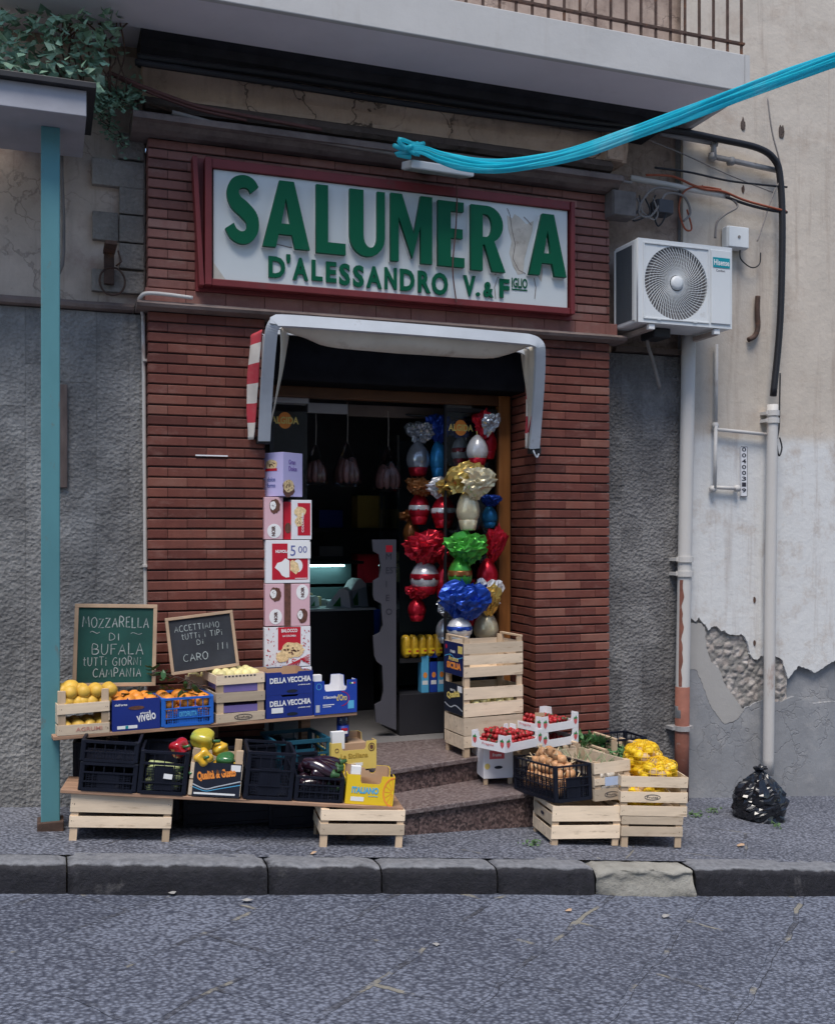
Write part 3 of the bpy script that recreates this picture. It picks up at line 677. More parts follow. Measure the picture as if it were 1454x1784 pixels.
def moulding(name, pr, xa, xb, material, amp=0.004, n=90, parent=None, fx=None):
    mb = MB(); k = len(pr)
    for i in range(n+1):
        x = xa+(xb-xa)*i/n
        for y, z in pr:
            w = noise.noise(Vector((x*6, y*17, z*17)))*amp + noise.noise(Vector((x*23, y*31, z*31)))*amp*0.5
            mb.v.append((x, y+w, z+w*0.7))
    for i in range(n):
        for j in range(k):
            a, b_ = i*k+j, i*k+(j+1) % k; mb.face((a, b_, b_+k, a+k))
    mb.face(range(k)[::-1]); mb.face(range(n*k, n*k+k))
    return mb.build(name, material, parent or bld)
CORN = m_plaster('sooty_cornice', (0.17, 0.135, 0.125), 0.25, (0.07, 0.052, 0.05), 0.48, 0, 0.3, 0.5, drip=(0.03, 0.02, 0.02))
moulding('cornice', [(6.33, 4.13), (6.335, 4.165), (6.37, 4.185), (6.70, 4.20), (6.70, 4.082), (6.44, 4.082), (6.40, 4.10), (6.375, 4.125)], XL-0.10, XR+0.02, CORN)
# cracked band, its lower roll and the black beam under the balcony, shadow gap painted in
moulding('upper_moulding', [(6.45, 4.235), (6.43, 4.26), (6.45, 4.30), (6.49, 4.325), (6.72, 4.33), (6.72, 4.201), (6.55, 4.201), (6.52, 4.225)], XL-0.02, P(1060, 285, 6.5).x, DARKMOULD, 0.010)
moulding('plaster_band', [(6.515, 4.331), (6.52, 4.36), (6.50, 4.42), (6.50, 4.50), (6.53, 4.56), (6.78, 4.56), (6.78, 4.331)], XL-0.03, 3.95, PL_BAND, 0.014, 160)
moulding('dark_beam', [(6.44, 4.562), (6.40, 4.585), (6.40, 4.64), (6.34, 4.665), (6.34, 4.70), (6.80, 4.70), (6.80, 4.562)], XL-0.05, P(1142, 225, 6.5).x, mat('shadow_gap_black', (0.022, 0.021, 0.026), 0.8, 0.4, 6, 0.3, 30), 0.006)
core('upper_wall', -6.0, 6.70, 4.30, 9.5, 7.1, 7.5, PL_UPR)
# left: grey stone below, beige plaster with stone quoins above
def stone_field(name, x0, x1, z0, z1, y, material, cols, seed, hmin=0.30, hmax=0.75):
    rr = random.Random(seed); mb = MB(); xs = [x0]
    while xs[-1] < x1-0.02: xs.append(min(x1, xs[-1] + rr.uniform(*cols)))
    for a, b_ in zip(xs, xs[1:]):
        z = z0
        while z < z1-0.01:
            h = min(rr.uniform(hmin, hmax), z1-z)
            if z1-z-h < 0.1: h = z1-z
            mb.ct = rr.random(); e = rr.uniform(0.0, 0.002)
            mb.box(a+0.0005, y-0.10-0.005+e, z+0.0006, b_-0.0005, y+0.02, z+h-0.0006); z += h
    return mb.build(name, material, bld, bevel=0.0012)
stone_field('stone_facing', -1.8, XL-0.004, -0.4, Z_SC0-0.005, YS+0.10, STONE, (0.16, 0.23), 3)
core('wall_core', -6.0, YS+0.125, -0.6, XL, 7.1, 4.3, MORTAR)
core('plaster_wall', -6.0, YS+0.03, Z_SC0+0.055, XL-0.002, 7.0, 4.62, PL_LEFT)
core('plaster_wall', -6.0, YS-0.002, -0.5, -1.802, 7.0, Z_SC0-0.005, PL_LEFT)
moulding('ledge', [(YS-0.045, Z_SC0+0.01), (YS-0.05, Z_SC0+0.03), (YS-0.02, Z_SC0+0.054), (YS+0.10, Z_SC0+0.054), (YS+0.10, Z_SC0), (YS-0.02, Z_SC0)], -1.8, XL-0.075, LEDGE, 0.004, 40)
for (a, b_, c, d) in ((206, 251, 233, 279), (160, 251, 279, 327), (208, 251, 328, 375), (161, 206, 369, 420), (208, 251, 376, 424), (208, 251, 425, 470), (160, 251, 471, 511)):
    p0, p1 = P(a, d, YS), P(b_, c, YS)
    zc0 = P((a+b_)/2, d, YS).z; zc1 = P((a+b_)/2, c, YS).z
    mb = MB(); mb.ct = R.random(); mb.box(p0.x, YS-0.012, zc0+0.004, min(p1.x, XL-0.006), YS+0.05, zc1-0.002)
    mb.build('quoin_block', QUOIN, bld, bevel=0.005)
# right: grey stone strip, then painted plaster with a patch of bare rubble and cement below
XS1 = P(1186, 900, YS).x
stone_field('stone_facing', XR+0.003, XS1, -0.75, 2.98, YS+0.11, STONE_R, (0.12, 0.2), 5, 0.25, 0.6)
core('wall_core', XR, YS+0.16, -0.9, 9.5, 7.2, 4.3, MORTAR)
core('plaster_wall', XR+0.003, YS+0.045, 2.985, XS1, 7.0, 4.30, PL_UPR)
moulding('ledge', [(YS-0.03, 2.99), (YS-0.03, 3.03), (YS+0.10, 3.04), (YS+0.10, 2.982)], XR+0.11, XS1-0.02, DARKMOULD, 0.006, 24)
def wall_outline(pts, y, amp=0.010):
    base = [(q.x, q.z) for q in (P(a, b_, y) for a, b_ in pts)]; out = []
    for (xa, za), (xb, zb_) in zip(base, base[1:]):
        n = max(1, int(math.hypot(xb-xa, zb_-za)/0.012))
        if xb-xa > 1.5: n = 1
        for i in range(n):
            t = i/n; q = Vector((xa+(xb-xa)*t, za+(zb_-za)*t, 1.7)); k = amp if i else amp*.4
            out.append((q.x + k*noise.noise(q*37), q.y + k*noise.noise(q*37+Vector((5, 9, 2))) + k*.8*noise.noise(q*14)))
    return out + [base[-1]]
edge = [(1190, 1078), (1200, 1076), (1211, 1083), (1217, 1075), (1223, 1085), (1229, 1088), (1233, 1098), (1240, 1092), (1248, 1090), (1256, 1099), (1262, 1098), (1268, 1104), (1280, 1106), (1290, 1104), (1298, 1112), (1303, 1124), (1305, 1140), (1311, 1147), (1318, 1149), (1324, 1142), (1330, 1143), (1337, 1136), (1348, 1140), (1362, 1150), (1372, 1182), (1390, 1160), (1420, 1172), (1454, 1150), (1500, 1160)]
low = wall_outline(edge, YP)
x_end = 9.5
top_poly = low + [(x_end, low[-1][1]), (x_end, 7.4), (XS1+0.002, 7.4), (XS1+0.002, low[0][1])]
MB().prism(top_poly, YP, YP+0.030).build('plaster_wall', PL_RIGHT, bld)
def bumpy(name, x0, x1, z0, z1, y, amp, material, step=0.009):
    nx, nz = int((x1-x0)/step)+1, int((z1-z0)/step)+1; mb = MB()
    for i in range(nx+1):
        for j in range(nz+1):
            x, z = x0+(x1-x0)*i/nx, z0+(z1-z0)*j/nz
            q = Vector((x*15+.25*noise.noise(Vector((x*14, 0, z*14))), 0.3, z*17)); d, _ = noise.voronoi(q)
            mb.v.append((x, y - amp*(min(1, (d[1]-d[0])*2.2)) + amp*0.35*noise.noise(q*2.7) + amp*.25*noise.noise(q*6), z))
    for i in range(nx):
        for j in range(nz):
            a = i*(nz+1)+j; mb.face((a, a+nz+1, a+nz+2, a+1))
    return mb.build(name, material, bld, smooth=True)
zl = P(1270, 1260, YP).z; xr_ = P(1372, 1100, YP).x
bumpy('exposed_masonry', XS1+0.002, xr_, zl-0.05, P(1215, 1065, YP).z, YP+0.026, 0.013, RUBBLE)
core('plaster_backing', XS1+0.002, YP+0.045, -0.9, 9.5, 6.77, 4.75, CEMENT)
rep = wall_outline([(1190, 1084), (1214, 1086), (1222, 1086), (1228, 1092), (1231, 1130), (1238, 1150), (1255, 1170), (1265, 1195), (1280, 1215), (1296, 1238), (1283, 1255), (1262, 1262), (1240, 1235), (1225, 1195), (1213, 1168), (1190, 1164)], YP)
MB().prism(rep, YP+0.0075, YP+0.05).build('repair_patch', CEM_LT, bld)
cem = wall_outline([(1190, 1166), (1212, 1165), (1221, 1168), (1232, 1195), (1247, 1222), (1258, 1250), (1264, 1262), (1284, 1256), (1300, 1232), (1318, 1224), (1337, 1218), (1360, 1224), (1385, 1214), (1420, 1226), (1500, 1218)], YP)
cem = cem + [(x_end, cem[-1][1]), (x_end, -1.2), (XS1+0.002, -1.2)]
MB().prism(cem, YP+0.010, YP+0.06).build('cement_base', CEMENT, bld)
# narrow projecting pilaster of dull plaster at the far right of the view
xpil = P(1364, 700, YP-0.03).x
# balcony overhead
zb = 4.66
bx1 = PZ(1292, 160, zb); byf = bx1.y
bal = MB().box(-0.4, byf+0.012, zb+0.044, bx1.x-0.01, 6.79, zb+0.22).build('balcony', SOFFIT, bld)
MB().box(-0.39, byf+0.02, zb, bx1.x-0.02, 6.33, zb+0.043).build('soffit', SOFFIT, bal)
MB().box(-0.41, byf-0.03, zb-0.012, bx1.x, byf+0.010, zb+0.24).build('fascia', FASCIA, bal, bevel=0.006)
MB().box(bx1.x+0.001, byf-0.03, zb-0.012, bx1.x+0.04, 6.69, zb+0.24).build('side_fascia', FASCIA, bal)
rl = MB()
rl.box(-0.40, byf-0.01, zb+1.12, bx1.x+0.02, byf+0.03, zb+1.15); rl.box(-0.40, byf-0.005, zb+0.32, bx1.x+0.02, byf+0.02, zb+0.335)
for i in range(44):
    x = -0.38+i*(bx1.x+0.38)/43; rl.box(x-.007, byf+.002, zb+0.24, x+.007, byf+.016, zb+1.12)
rl.build('railing', RUST, bal)
# steps and shop floor
ZF = 0.177
def step(name, pts, z, zr, nose=0.022):
    mb = MB(); mb.cm = 0; mb.prism_xy(pts, z-0.03, z)
    return mb
# tread slab over a riser: two pieces, the tread overhanging
s1a, s1b = PZ(700, 1412, 0.02), PZ(890, 1385, 0.02)
d1 = (s1b-s1a).normalized(); s1L = s1a-d1*0.35; s1R = s1b+d1*0.42
l1a, l1b = PZ(655, 1345, ZF), PZ(835, 1318, ZF)
d2 = (l1b-l1a).normalized(); l1L = l1a-d2*0.55; l1R = l1b+d2*0.12
def tread(L, Rr, z, back, bottom):
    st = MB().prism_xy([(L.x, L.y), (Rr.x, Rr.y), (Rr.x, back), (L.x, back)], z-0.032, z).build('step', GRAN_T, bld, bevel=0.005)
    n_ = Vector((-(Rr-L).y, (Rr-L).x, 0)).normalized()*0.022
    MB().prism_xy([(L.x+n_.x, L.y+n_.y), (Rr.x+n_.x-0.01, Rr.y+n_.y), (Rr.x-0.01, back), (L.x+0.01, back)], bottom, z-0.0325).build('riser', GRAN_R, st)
tread(s1L, s1R, 0.02, 6.49, -0.6)
tread(l1L, l1R, ZF, 6.97, -0.5)
# the shop inside
MB().box(0.9, 6.975, ZF-0.05, 5.2, 11.0, ZF-0.002).build('shop_floor', INTF, bld)
MB().box(0.9, 9.5, -0.4, 5.2, 9.6, 3.2).build('shop_back_wall', INTW, bld)
MB().box(0.8, 6.93, -0.4, 0.9, 11.0, 3.2).build('shop_side_wall', INTW, bld)
MB().box(5.2, 6.93, -0.4, 5.3, 11.0, 3.2).build('shop_side_wall', INTW, bld)
MB().box(0.8, 6.93, 3.2, 5.3, 11.1, 3.3).build('shop_ceiling', INTW, bld)
MB().box(0.8, 6.925, -0.4, XO0-0.015, 6.974, 3.2).build('inner_lining', INTW, bld)
MB().box(XO1+0.015, 6.925, -0.4, 5.3, 6.974, 3.2).build('inner_lining', INTW, bld)
MB().box(XO0, 6.66, 2.66, XO1, 6.98, Z_SC0).build('shutter_box', mat('shutter_black', (0.010, 0.010, 0.012), 0.9, 0.3, 6, 0.1, spec=0.05), bld, bevel=0.01)
XJ0, XJ1 = P(866, 900, 6.9).x, P(886, 900, 6.9).x
MB().box(XJ0, 6.87, ZF, XJ1, 6.95, 2.66).build('door_jamb', DOORW, bld, bevel=0.006)
MB().box(XJ1+0.001, 6.90, ZF, XO1-0.001, 6.96, 2.66).build('shutter_rail', DARKMET, bld)
MB().box(XO0+0.001, 6.87, ZF, XO0+0.06, 6.95, 2.66).build('door_jamb', DOORW, bld, bevel=0.006)
MB().box(XO0+0.061, 6.875, 2.585, XJ0-0.001, 6.945, 2.66).build('door_head', mat('dark_door_wood', (0.10, 0.04, 0.014), 0.5, 0.3, 4, 0.1), bld, bevel=0.006)
# ================================================================== FIXTURES ON THE FRONT
# ---- shop sign
YSG = 6.40
sg0, sg1 = P(372, 486, YSG), P(988, 372, YSG)
SX0, SX1 = sg0.x, sg1.x
SZ0 = (P(372, 486, YSG).z + P(988, 537, YSG).z)/2; SZ1 = (P(372, 288, YSG).z + P(988, 373, YSG).z)/2
sign = thing('shop_sign', 'white shop sign with raised green letters SALUMER A, one letter fallen off', 'sign', (SX0, YSG, SZ0))
SW, SH = SX1-SX0, SZ1-SZ0
MB().box(0, 0, 0, SW, 0.04, SH).build('panel', SIGNW, sign, bevel=0.004)
fr = MB()
fr.box(-0.012, -0.02, -0.045, SW+0.012, 0.045, -0.001); fr.box(-0.012, -0.02, SH+0.001, SW+0.012, 0.045, SH+0.06)
fr.box(-0.055, -0.03, -0.045, -0.013, 0.05, SH+0.06); fr.box(SW+0.013, -0.03, -0.045, SW+0.045, 0.05, SH+0.06)
fr.build('frame', SIGNR, sign, bevel=0.005)
bk = MB(); bk.box(-0.10, 0.052, -0.07, SW+0.06, 0.10, SH+0.075); bk.build('backboard', SIGNR, sign)
bk = MB(); M_ = Matrix.Translation((-0.058, -0.030, -0.05)) @ Matrix.Rotation(rad(-3.2), 4, 'Y'); bk.box(-0.03, 0, 0, 0.0, 0.09, SH+0.11, M_); bk.build('side_moulding', SIGNR, sign, bevel=0.005)
def arc(cx, cy, rx, ry, a0, a1, n=10): return [(cx+rx*math.cos(rad(a0+(a1-a0)*i/n)), cy+ry*math.sin(rad(a0+(a1-a0)*i/n))) for i in range(n+1)]
def s_outline():
    cl = spline([(0.86, 0.80, 0), (0.74, 0.885, 0), (0.52, 0.915, 0), (0.28, 0.86, 0), (0.20, 0.73, 0), (0.30, 0.60, 0), (0.55, 0.50, 0), (0.77, 0.38, 0), (0.80, 0.23, 0), (0.66, 0.115, 0), (0.44, 0.085, 0), (0.22, 0.14, 0), (0.10, 0.245, 0)], 5)
    k = len(cl); L = []; Rr = []
    for i in range(k):
        d = (cl[min(i+1, k-1)]-cl[max(i-1, 0)]); d.x *= 0.62; d.normalize(); nn = Vector((-d.y/0.62, d.x, 0))
        t = i/(k-1); w = 0.088 + 0.035*math.exp(-((t-0.5)/0.22)**2)
        L.append((cl[i].x+nn.x*w*1.05, cl[i].y+nn.y*w)); Rr.append((cl[i].x-nn.x*w*1.05, cl[i].y-nn.y*w))
    return [L+Rr[::-1]]
GLY = {
 'S': s_outline(),
 'A': [[(0,0),(.35,1),(.66,1),(1,0),(.68,0),(.62,.2),(.34,.2),(.28,0)], [(.395,.36),(.58,.36),(.49,.74)]],
 'L': [[(0,0),(0,1),(.40,1),(.40,.165),(1,.165),(1,0)]],
 'U': [[(0,1),(0,.30)]+arc(.5,.30,.5,.30,180,360)+[(1,1),(.78,1),(.78,.32)]+arc(.60,.32,.18,.17,360,180)[0:0]+arc(.585,.32,.195,.18,360,180)+[(.39,1)]],
 'M': [[(0,0),(0,1),(.27,1),(.56,.43),(.72,1),(1,1),(1,0),(.72,0),(.72,.56),(.52,.06),(.19,.66),(.19,0)]],
 'E': [[(0,0),(0,1),(.97,1),(.97,.855),(.48,.855),(.48,.585),(.93,.585),(.93,.44),(.48,.44),(.48,.145),(1,.145),(1,0)]],
 'R': [[(0,0),(0,1),(.42,1)]+arc(.45,.715,.48,.285,88,-62,12)+[(1.0,0),(.62,0),(.40,.40),(.34,.40),(.34,0)], [(.34,.52),(.34,.87),(.42,.87)]+arc(.43,.695,.18,.175,85,-85,8)],
}
def sign_px(px, py): q = P(px, py, YSG-0.012); return q.x-SX0, q.z-SZ0
BIG = [('S',393,450,308,426), ('A',456,538,318,434), ('L',549,600,326,444), ('U',607,668,334,449), ('M',678,750,342,459), ('E',760,806,353,466), ('R',817,877,361,474), ('A',918,983,375,482)]
for ch, a, b_, c, d in BIG:
    pxm = (a+b_)/2
    xa, xb = sign_px(a, c)[0], sign_px(b_, c)[0]; z1, z0 = sign_px(pxm, c)[1], sign_px(pxm, d)[1]
    if ch == 'S': x0_, x1_ = 0.0, 1.0
    polys = [[(x*(xb-xa), z*(z1-z0)) for x, z in pl] for pl in GLY[ch]]
    o = obj('letter', curve_mesh(polys, 0.030, SIGNG), sign, (xa, -0.012, z0))
    # pale edge of the acrylic letter standing behind its green face
    o2 = obj('letter_edge', curve_mesh(polys, 0.011, WHITEP), o, (-0.004, 0.0115, -0.004))
SMALL = [('D',468,497,447,484), ("'",499,506,443,458), ('A',510,537,449,488), ('L',543,562,453,489), ('E',568,586,456,492), ('S',591,610,459,497), ('S',615,634,462,500), ('A',638,665,464,502), ('N',670,691,466,504), ('D',697,722,469,507), ('R',728,750,472,510), ('O',752,780,475,514), ('V',807,828,480,516), ('.',829,836,509,516), ('&',842,859,491,518), ('F',870,887,486,519)]
for ch, a, b_, c, d in SMALL:
    pxm = (a+b_)/2; xa, xb = sign_px(a, c)[0], sign_px(b_, c)[0]; z1, z0 = sign_px(pxm, c)[1], sign_px(pxm, d)[1]
    obj('small_letter', text_mesh(ch, SIGNG, xb-xa, z1-z0, 0.012, 0.035), sign, (xa, -0.002, z0))
xa, z0 = sign_px(892, 500); xb, z1 = sign_px(919, 488)
obj('raised_word', text_mesh('IGLIO', SIGNG, xb-xa, z1-z0+0.01, 0.004, 0.02), sign, (xa, -0.001, z0))
MB().box(xa, -0.005, z0-0.016, xb, -0.001, z0-0.008).build('underline', SIGNG, sign)
# glue ghost where the I has fallen off, cracks and the grubby streak down the last A
gp = [sign_px(*q) for q in ((884, 374), (893, 380), (897, 372), (906, 378), (918, 390), (930, 384), (928, 402), (921, 425), (914, 452), (912, 476), (903, 478), (894, 462), (888, 440), (892, 420), (886, 398))]
MB().prism(gp, -0.0018, -0.0002).build('glue_mark', GHOST, sign)
gp = [sign_px(*q) for q in ((937, 455), (941, 448), (945, 455), (946, 474), (944, 490), (938, 482))]
MB().prism(gp, -0.0016, -0.0002).build('glue_mark', GHOST, sign)
for pts in ([(884,362),(889,374),(892,398),(898,425),(894,450),(904,470),(916,476)], [(862,478),(872,474),(880,470)], [(460,430),(480,424),(505,430),(533,432)], [(932,520),(934,500),(931,484)], [(880,492),(868,482),(862,500),(864,520)], [(913,377),(921,385),(926,392)]):
    crk = MB(); ribbon(crk, [sign_px(*q) for q in pts], 0.005, -0.0022); crk.build('crack', mat('crack_line', (0.16, 0.13, 0.12), 0.9, 0.3, 20, 0), sign)
w = MB(); w.tube(spline([(*sign_px(787, 300), -0.08), (*sign_px(792, 345), -0.05), (*sign_px(790, 400), -0.05), (*sign_px(785, 470), -0.045), (*sign_px(792, 528), -0.04)], 5), 0.0045, 6)
me = w.mesh(CABLEBR); me.transform(Matrix(((1,0,0,0),(0,0,1,0),(0,1,0,0),(0,0,0,1)))); me.flip_normals()
tag(obj('loose_wire', me, None, (SX0, YSG, SZ0)), 'thin brown wire dangling down over the E of the shop sign', 'wire')
# cut-off lower left corner of the panel
MB().prism([(0.0, 0.0), (0.075, 0.0), (0.0, 0.10)], -0.004, -0.001).build('corner_patch', GHOST, sign)

# ---- folded awning
YT, YBOT = 6.14, 6.44
def AW(px, py, t): return P(px, py, YT + (YBOT-YT)*t)
aw = thing('folded_awning', 'small folded awning with grey bent bar, cream canvas and red striped sides over the doorway', 'awning', (0, 0, 0))
topL = [AW(460, 768, 1), AW(463, 700, 0.72), AW(467, 640, 0.40), AW(471, 595, 0.16), AW(474, 573, 0.05), AW(480, 563, 0.01), AW(492, 559, 0), AW(600, 566, 0), AW(760, 578, 0), AW(900, 590, 0), AW(924, 593, 0), AW(936, 599, 0.02), AW(940, 612, 0.06), AW(939, 660, 0.34), AW(934, 730, 0.75), AW(930, 781, 1)]
def flatbar(mb, pts, wdt, thk):
    b = len(mb.v); k = len(pts)
    for i, p in enumerate(pts):
        d = (pts[min(i+1, k-1)]-pts[max(i-1, 0)]).normalized()
        outw = Vector((0, -1, 0.25)); outw = (outw - d*outw.dot(d)).normalized(); side = d.cross(outw)
        for s1, s2 in ((-1, -1), (1, -1), (1, 1), (-1, 1)):
            mb.v.append(tuple(p + side*wdt/2*s1 + outw*thk/2*s2))
    for i in range(k-1):
        for j in range(4):
            mb.face((b+i*4+j, b+i*4+(j+1) % 4, b+(i+1)*4+(j+1) % 4, b+(i+1)*4+j))
    mb.face([b+j for j in range(4)][::-1]); mb.face([b+(k-1)*4+j for j in range(4)])
pts = spline(topL, 4)
mb = MB(); flatbar(mb, pts, 0.075, 0.022); mb.build('front_bar', GREYMET, aw, bevel=0.004)
for dt in (0.33, 0.62):                                     # the inner hoops folded behind, at the left side
    mb = MB()
    q = [p.copy() for p in pts]
    q2 = []
    for p in q: q2.append(Vector((p.x, p.y + (6.455-p.y)*dt, p.z - (p.z-2.2)*0.0 - dt*0.05*(p.z > 2.9))))
    flatbar(mb, q2, 0.035, 0.012); mb.build('inner_hoop', GREYMET, aw, bevel=0.003)
def cloth(name, rows, material, thick=0.004, nz_=0.006, seed=0, sub=5):
    rows = [spline(r, sub) for r in rows]
    cols = list(zip(*rows)); cols = [spline(list(c), sub) for c in cols]
    mb = MB(); k = len(cols[0])
    for i, c in enumerate(cols):
        for j, p in enumerate(c):
            q = Vector((p.x*9+seed, p.y*9, p.z*7)); mb.v.append((p.x+noise.noise(q)*nz_, p.y+noise.noise(q+Vector((9,2,3)))*nz_*1.6, p.z))
    for i in range(len(cols)-1):
        for j in range(k-1): a = i*k+j; mb.face((a, a+1, a+k+1, a+k))
    o = mb.build(name, material, aw, smooth=True)
    s = o.modifiers.new('thickness', 'SOLIDIFY'); s.thickness = thick
    return o
# valance hanging behind the top bar
cloth('canvas', [[AW(489, 570, .10), AW(600, 576, .08), AW(760, 588, .08), AW(905, 600, .10), AW(925, 604, .12)],
                 [AW(500, 578, .22), AW(600, 590, .16), AW(760, 604, .16), AW(880, 610, .2), AW(915, 606, .25)],
                 [AW(520, 586, .40), AW(590, 600, .26), AW(760, 614, .26), AW(866, 620, .30), AW(905, 610, .4)],
                 [AW(540, 594, .55), AW(590, 607, .36), AW(760, 620, .36), AW(858, 624, .40), AW(894, 610, .6)]], CANVAS, 0.004, 0.010, 1)
# side cloths: striped outside, cream inside
def side(xpts_top, xpts_bot, name, material, seed):
    return cloth(name, [xpts_top, [a.lerp(b_, .33) for a, b_ in zip(xpts_top, xpts_bot)], [a.lerp(b_, .66) for a, b_ in zip(xpts_top, xpts_bot)], xpts_bot], material, 0.004, 0.007, seed)
XLs = topL[6].x - 0.055
def leg_pt(z, off, xx): 
    t = max(0, min(1, (2.98-z)/(2.98-P(460, 768, YBOT).z)))
    return Vector((xx, YT+0.01+(YBOT-YT)*t + off*(1-t*0.9), z))
zt, zbm = P(470, 572, YT).z, P(460, 766, YBOT).z
Lz = [zt-(zt-zbm)*i/6 for i in range(7)]
xo = [P(472, 600, YT).x-0.045]*7
so = cloth('striped_side', [[leg_pt(z, 0.005, xo[0]) for z in Lz], [leg_pt(z, 0.10, xo[0]-0.015) + Vector((-.012*math.sin(i), 0, 0)) for i, z in enumerate(Lz)], [leg_pt(z, 0.20, xo[0]-0.03 - 0.02*math.sin(math.pi*i/6)) for i, z in enumerate(Lz)], [leg_pt(z, 0.295, xo[0]-0.02) for z in Lz]], STRIPE, 0.004, 0.006, 4, 4)
cloth('canvas', [[AW(488, 576, .05), AW(487, 640, .35), AW(478, 700, .72), AW(467, 745, .97)], [AW(496, 566, .4), AW(493, 630, .6), AW(481, 692, .85), AW(470, 742, .99)], [AW(503, 580, .75), AW(494, 634, .8), AW(482, 690, .92), AW(471, 742, 1.02)]], CANVAS, 0.004, 0.006, 6)
cloth('canvas', [[AW(931, 606, .05), AW(931, 660, .34), AW(929, 720, .7), AW(925, 775, .98)], [AW(917, 604, .45), AW(922, 665, .6), AW(923, 725, .84), AW(922, 776, 1.0)], [AW(904, 604, .85), AW(914, 665, .85), AW(919, 725, .95), AW(920, 776, 1.05)]], CANVAS, 0.004, 0.006, 9)
xr = P(944, 640, YT).x+0.02
cloth('striped_side', [[leg_pt(z, 0.01, xr+0.005) for z in Lz], [leg_pt(z, 0.12, xr+0.03) for z in Lz], [leg_pt(z, 0.22, xr+0.035+0.02*math.sin(math.pi*i/6)) for i, z in enumerate(Lz)], [leg_pt(z, 0.295, xr+0.02) for z in Lz]], STRIPE, 0.004, 0.006, 12, 4)
hk = MB(); e = AW(929, 784, 1); hk.tube(spline([e+Vector((0, .02, .02)), e+Vector((0, -.01, -.02)), e+Vector((.02, -.01, -.05)), e+Vector((.035, -.01, -.025))], 5), 0.006, 6); hk.build('hook', GREYMET, aw)
for (px, py) in ((458, 768), (930, 786)):
    q = P(px, py, 6.47); MB().box(q.x-.04, 6.44, q.z-.02, q.x+.04, 6.50, q.z+.03).build('wall_bracket', DARKMET, aw, bevel=0.004)

# ---- air conditioner
ya = 6.22
a0, a1 = P(1109, 563, ya), P(1273, 433, ya)
AWd, AH, AD = a1.x-a0.x, (P(1109, 412, ya).z-P(1109, 563, ya).z + P(1273, 434, ya).z-P(1273, 573, ya).z)/2, 0.30
az0 = (P(1109, 563, ya).z+P(1273, 573, ya).z)/2
ac = thing('air_conditioner', 'white outdoor air conditioner with a spiral fan grille beside the shop sign', 'air conditioner', (a0.x, ya, az0))
MB().box(0, 0.012, 0, AWd, AD, AH).build('casing', ACWHITE, ac, bevel=0.012)
fx, fz, fr_ = AWd*0.40, AH*0.50, min(AH*0.455, AWd*0.33)
rect = [(0.002, 0.002), (AWd-0.002, 0.002), (AWd-0.002, AH-0.002), (0.002, AH-0.002)]
obj('front_panel', curve_mesh([rect, ell(fx, fz, fr_, fr_, 56)], 0.022, ACWHITE), ac, (0, 0.0115, 0))
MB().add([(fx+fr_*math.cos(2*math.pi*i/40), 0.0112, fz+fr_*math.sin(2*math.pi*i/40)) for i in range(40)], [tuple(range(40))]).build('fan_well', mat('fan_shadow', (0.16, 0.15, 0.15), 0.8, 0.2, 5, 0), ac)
g = MB()
for k in range(64):
    a_ = 2*math.pi*k/64
    pts_ = []
    for i in range(9):
        t = i/8; rr_ = 0.055+(fr_+0.004-0.055)*t; aa = a_ + 0.75*t - 0.2*t*t
        pts_.append((fx+rr_*math.cos(aa), -0.010+0.004*t, fz+rr_*math.sin(aa)))
    g.tube(pts_, 0.0028, 4, False)
for rr_ in (0.09, 0.115, 0.14, 0.165, 0.19, 0.215):
    if rr_ < fr_:
        g.tube([(fx+rr_*math.cos(2*math.pi*i/48), -0.004, fz+rr_*math.sin(2*math.pi*i/48)) for i in range(49)], 0.0013, 4, False)
g.build('fan_grille', ACWHITE, ac, smooth=True)
# raised square moulding round the grille
sq = MB(); sx0, sx1, sz0, sz1 = fx-fr_-0.012, fx+fr_+0.012, fz-fr_-0.008, fz+fr_+0.008
for q in ((sx0, sz0, sx1, sz0+0.008), (sx0, sz1-0.008, sx1, sz1), (sx0, sz0+0.0085, sx0+0.008, sz1-0.0085), (sx1-0.008, sz0+0.0085, sx1, sz1-0.0085)):
    sq.box(q[0], -0.018, q[1], q[2], -0.0108, q[3])
for s_ in (0.2, 0.75):
    for zz in (sz0-0.004, sz1-0.008): sq.box(sx0+(sx1-sx0)*s_, -0.0195, zz, sx0+(sx1-sx0)*s_+0.03, -0.0185, zz+0.012)
sq.build('grille_frame', ACWHITE, ac, bevel=0.002)
MB().lathe([(0.05, 0), (0.05, 0.01), (0.03, 0.018), (0.001, 0.02)], 28, Matrix.Translation((fx, -0.010, fz)) @ Matrix.Rotation(math.pi/2, 4, 'X')).build('hub', ACWHITE, ac, smooth=True)
cv = MB(); cv.box(sx1+0.015, -0.020, 0.03, AWd-0.018, -0.0108, AH-0.03); cv.build('service_cover', ACWHITE, ac, bevel=0.006)
bd = MB().box(sx1+0.028, -0.024, AH-0.155, AWd-0.03, -0.0202, AH-0.085).build('badge', TEALPR, ac)
obj('lettering', text_mesh('Hisense', WHITEP, AWd-0.03-sx1-0.028-0.012, 0.042, 0.001, 0.015), bd, (sx1+0.034, -0.0242, AH-0.141))
obj('lettering', text_mesh('Comfort', INKP, 0.075, 0.016, 0.0008), ac, (sx1+0.055, -0.0202, AH-0.185))
MB().box(-0.003, 0.055, 0.03, -0.0005, AD-0.025, AH-0.035).build('side_fins', mat('condenser_fins', (0.06, 0.075, 0.09), 0.45, 0.2, 30, 0.3, 120, stretch=(1, 12, 0.2)), ac)
sf = MB(); sf.box(-0.008, 0.02, 0.02, -0.0035, 0.054, AH-0.02); sf.box(-0.008, AD-0.024, 0.02, -0.0035, AD-0.004, AH-0.02); sf.build('side_frame', ACWHITE, ac, bevel=0.002)
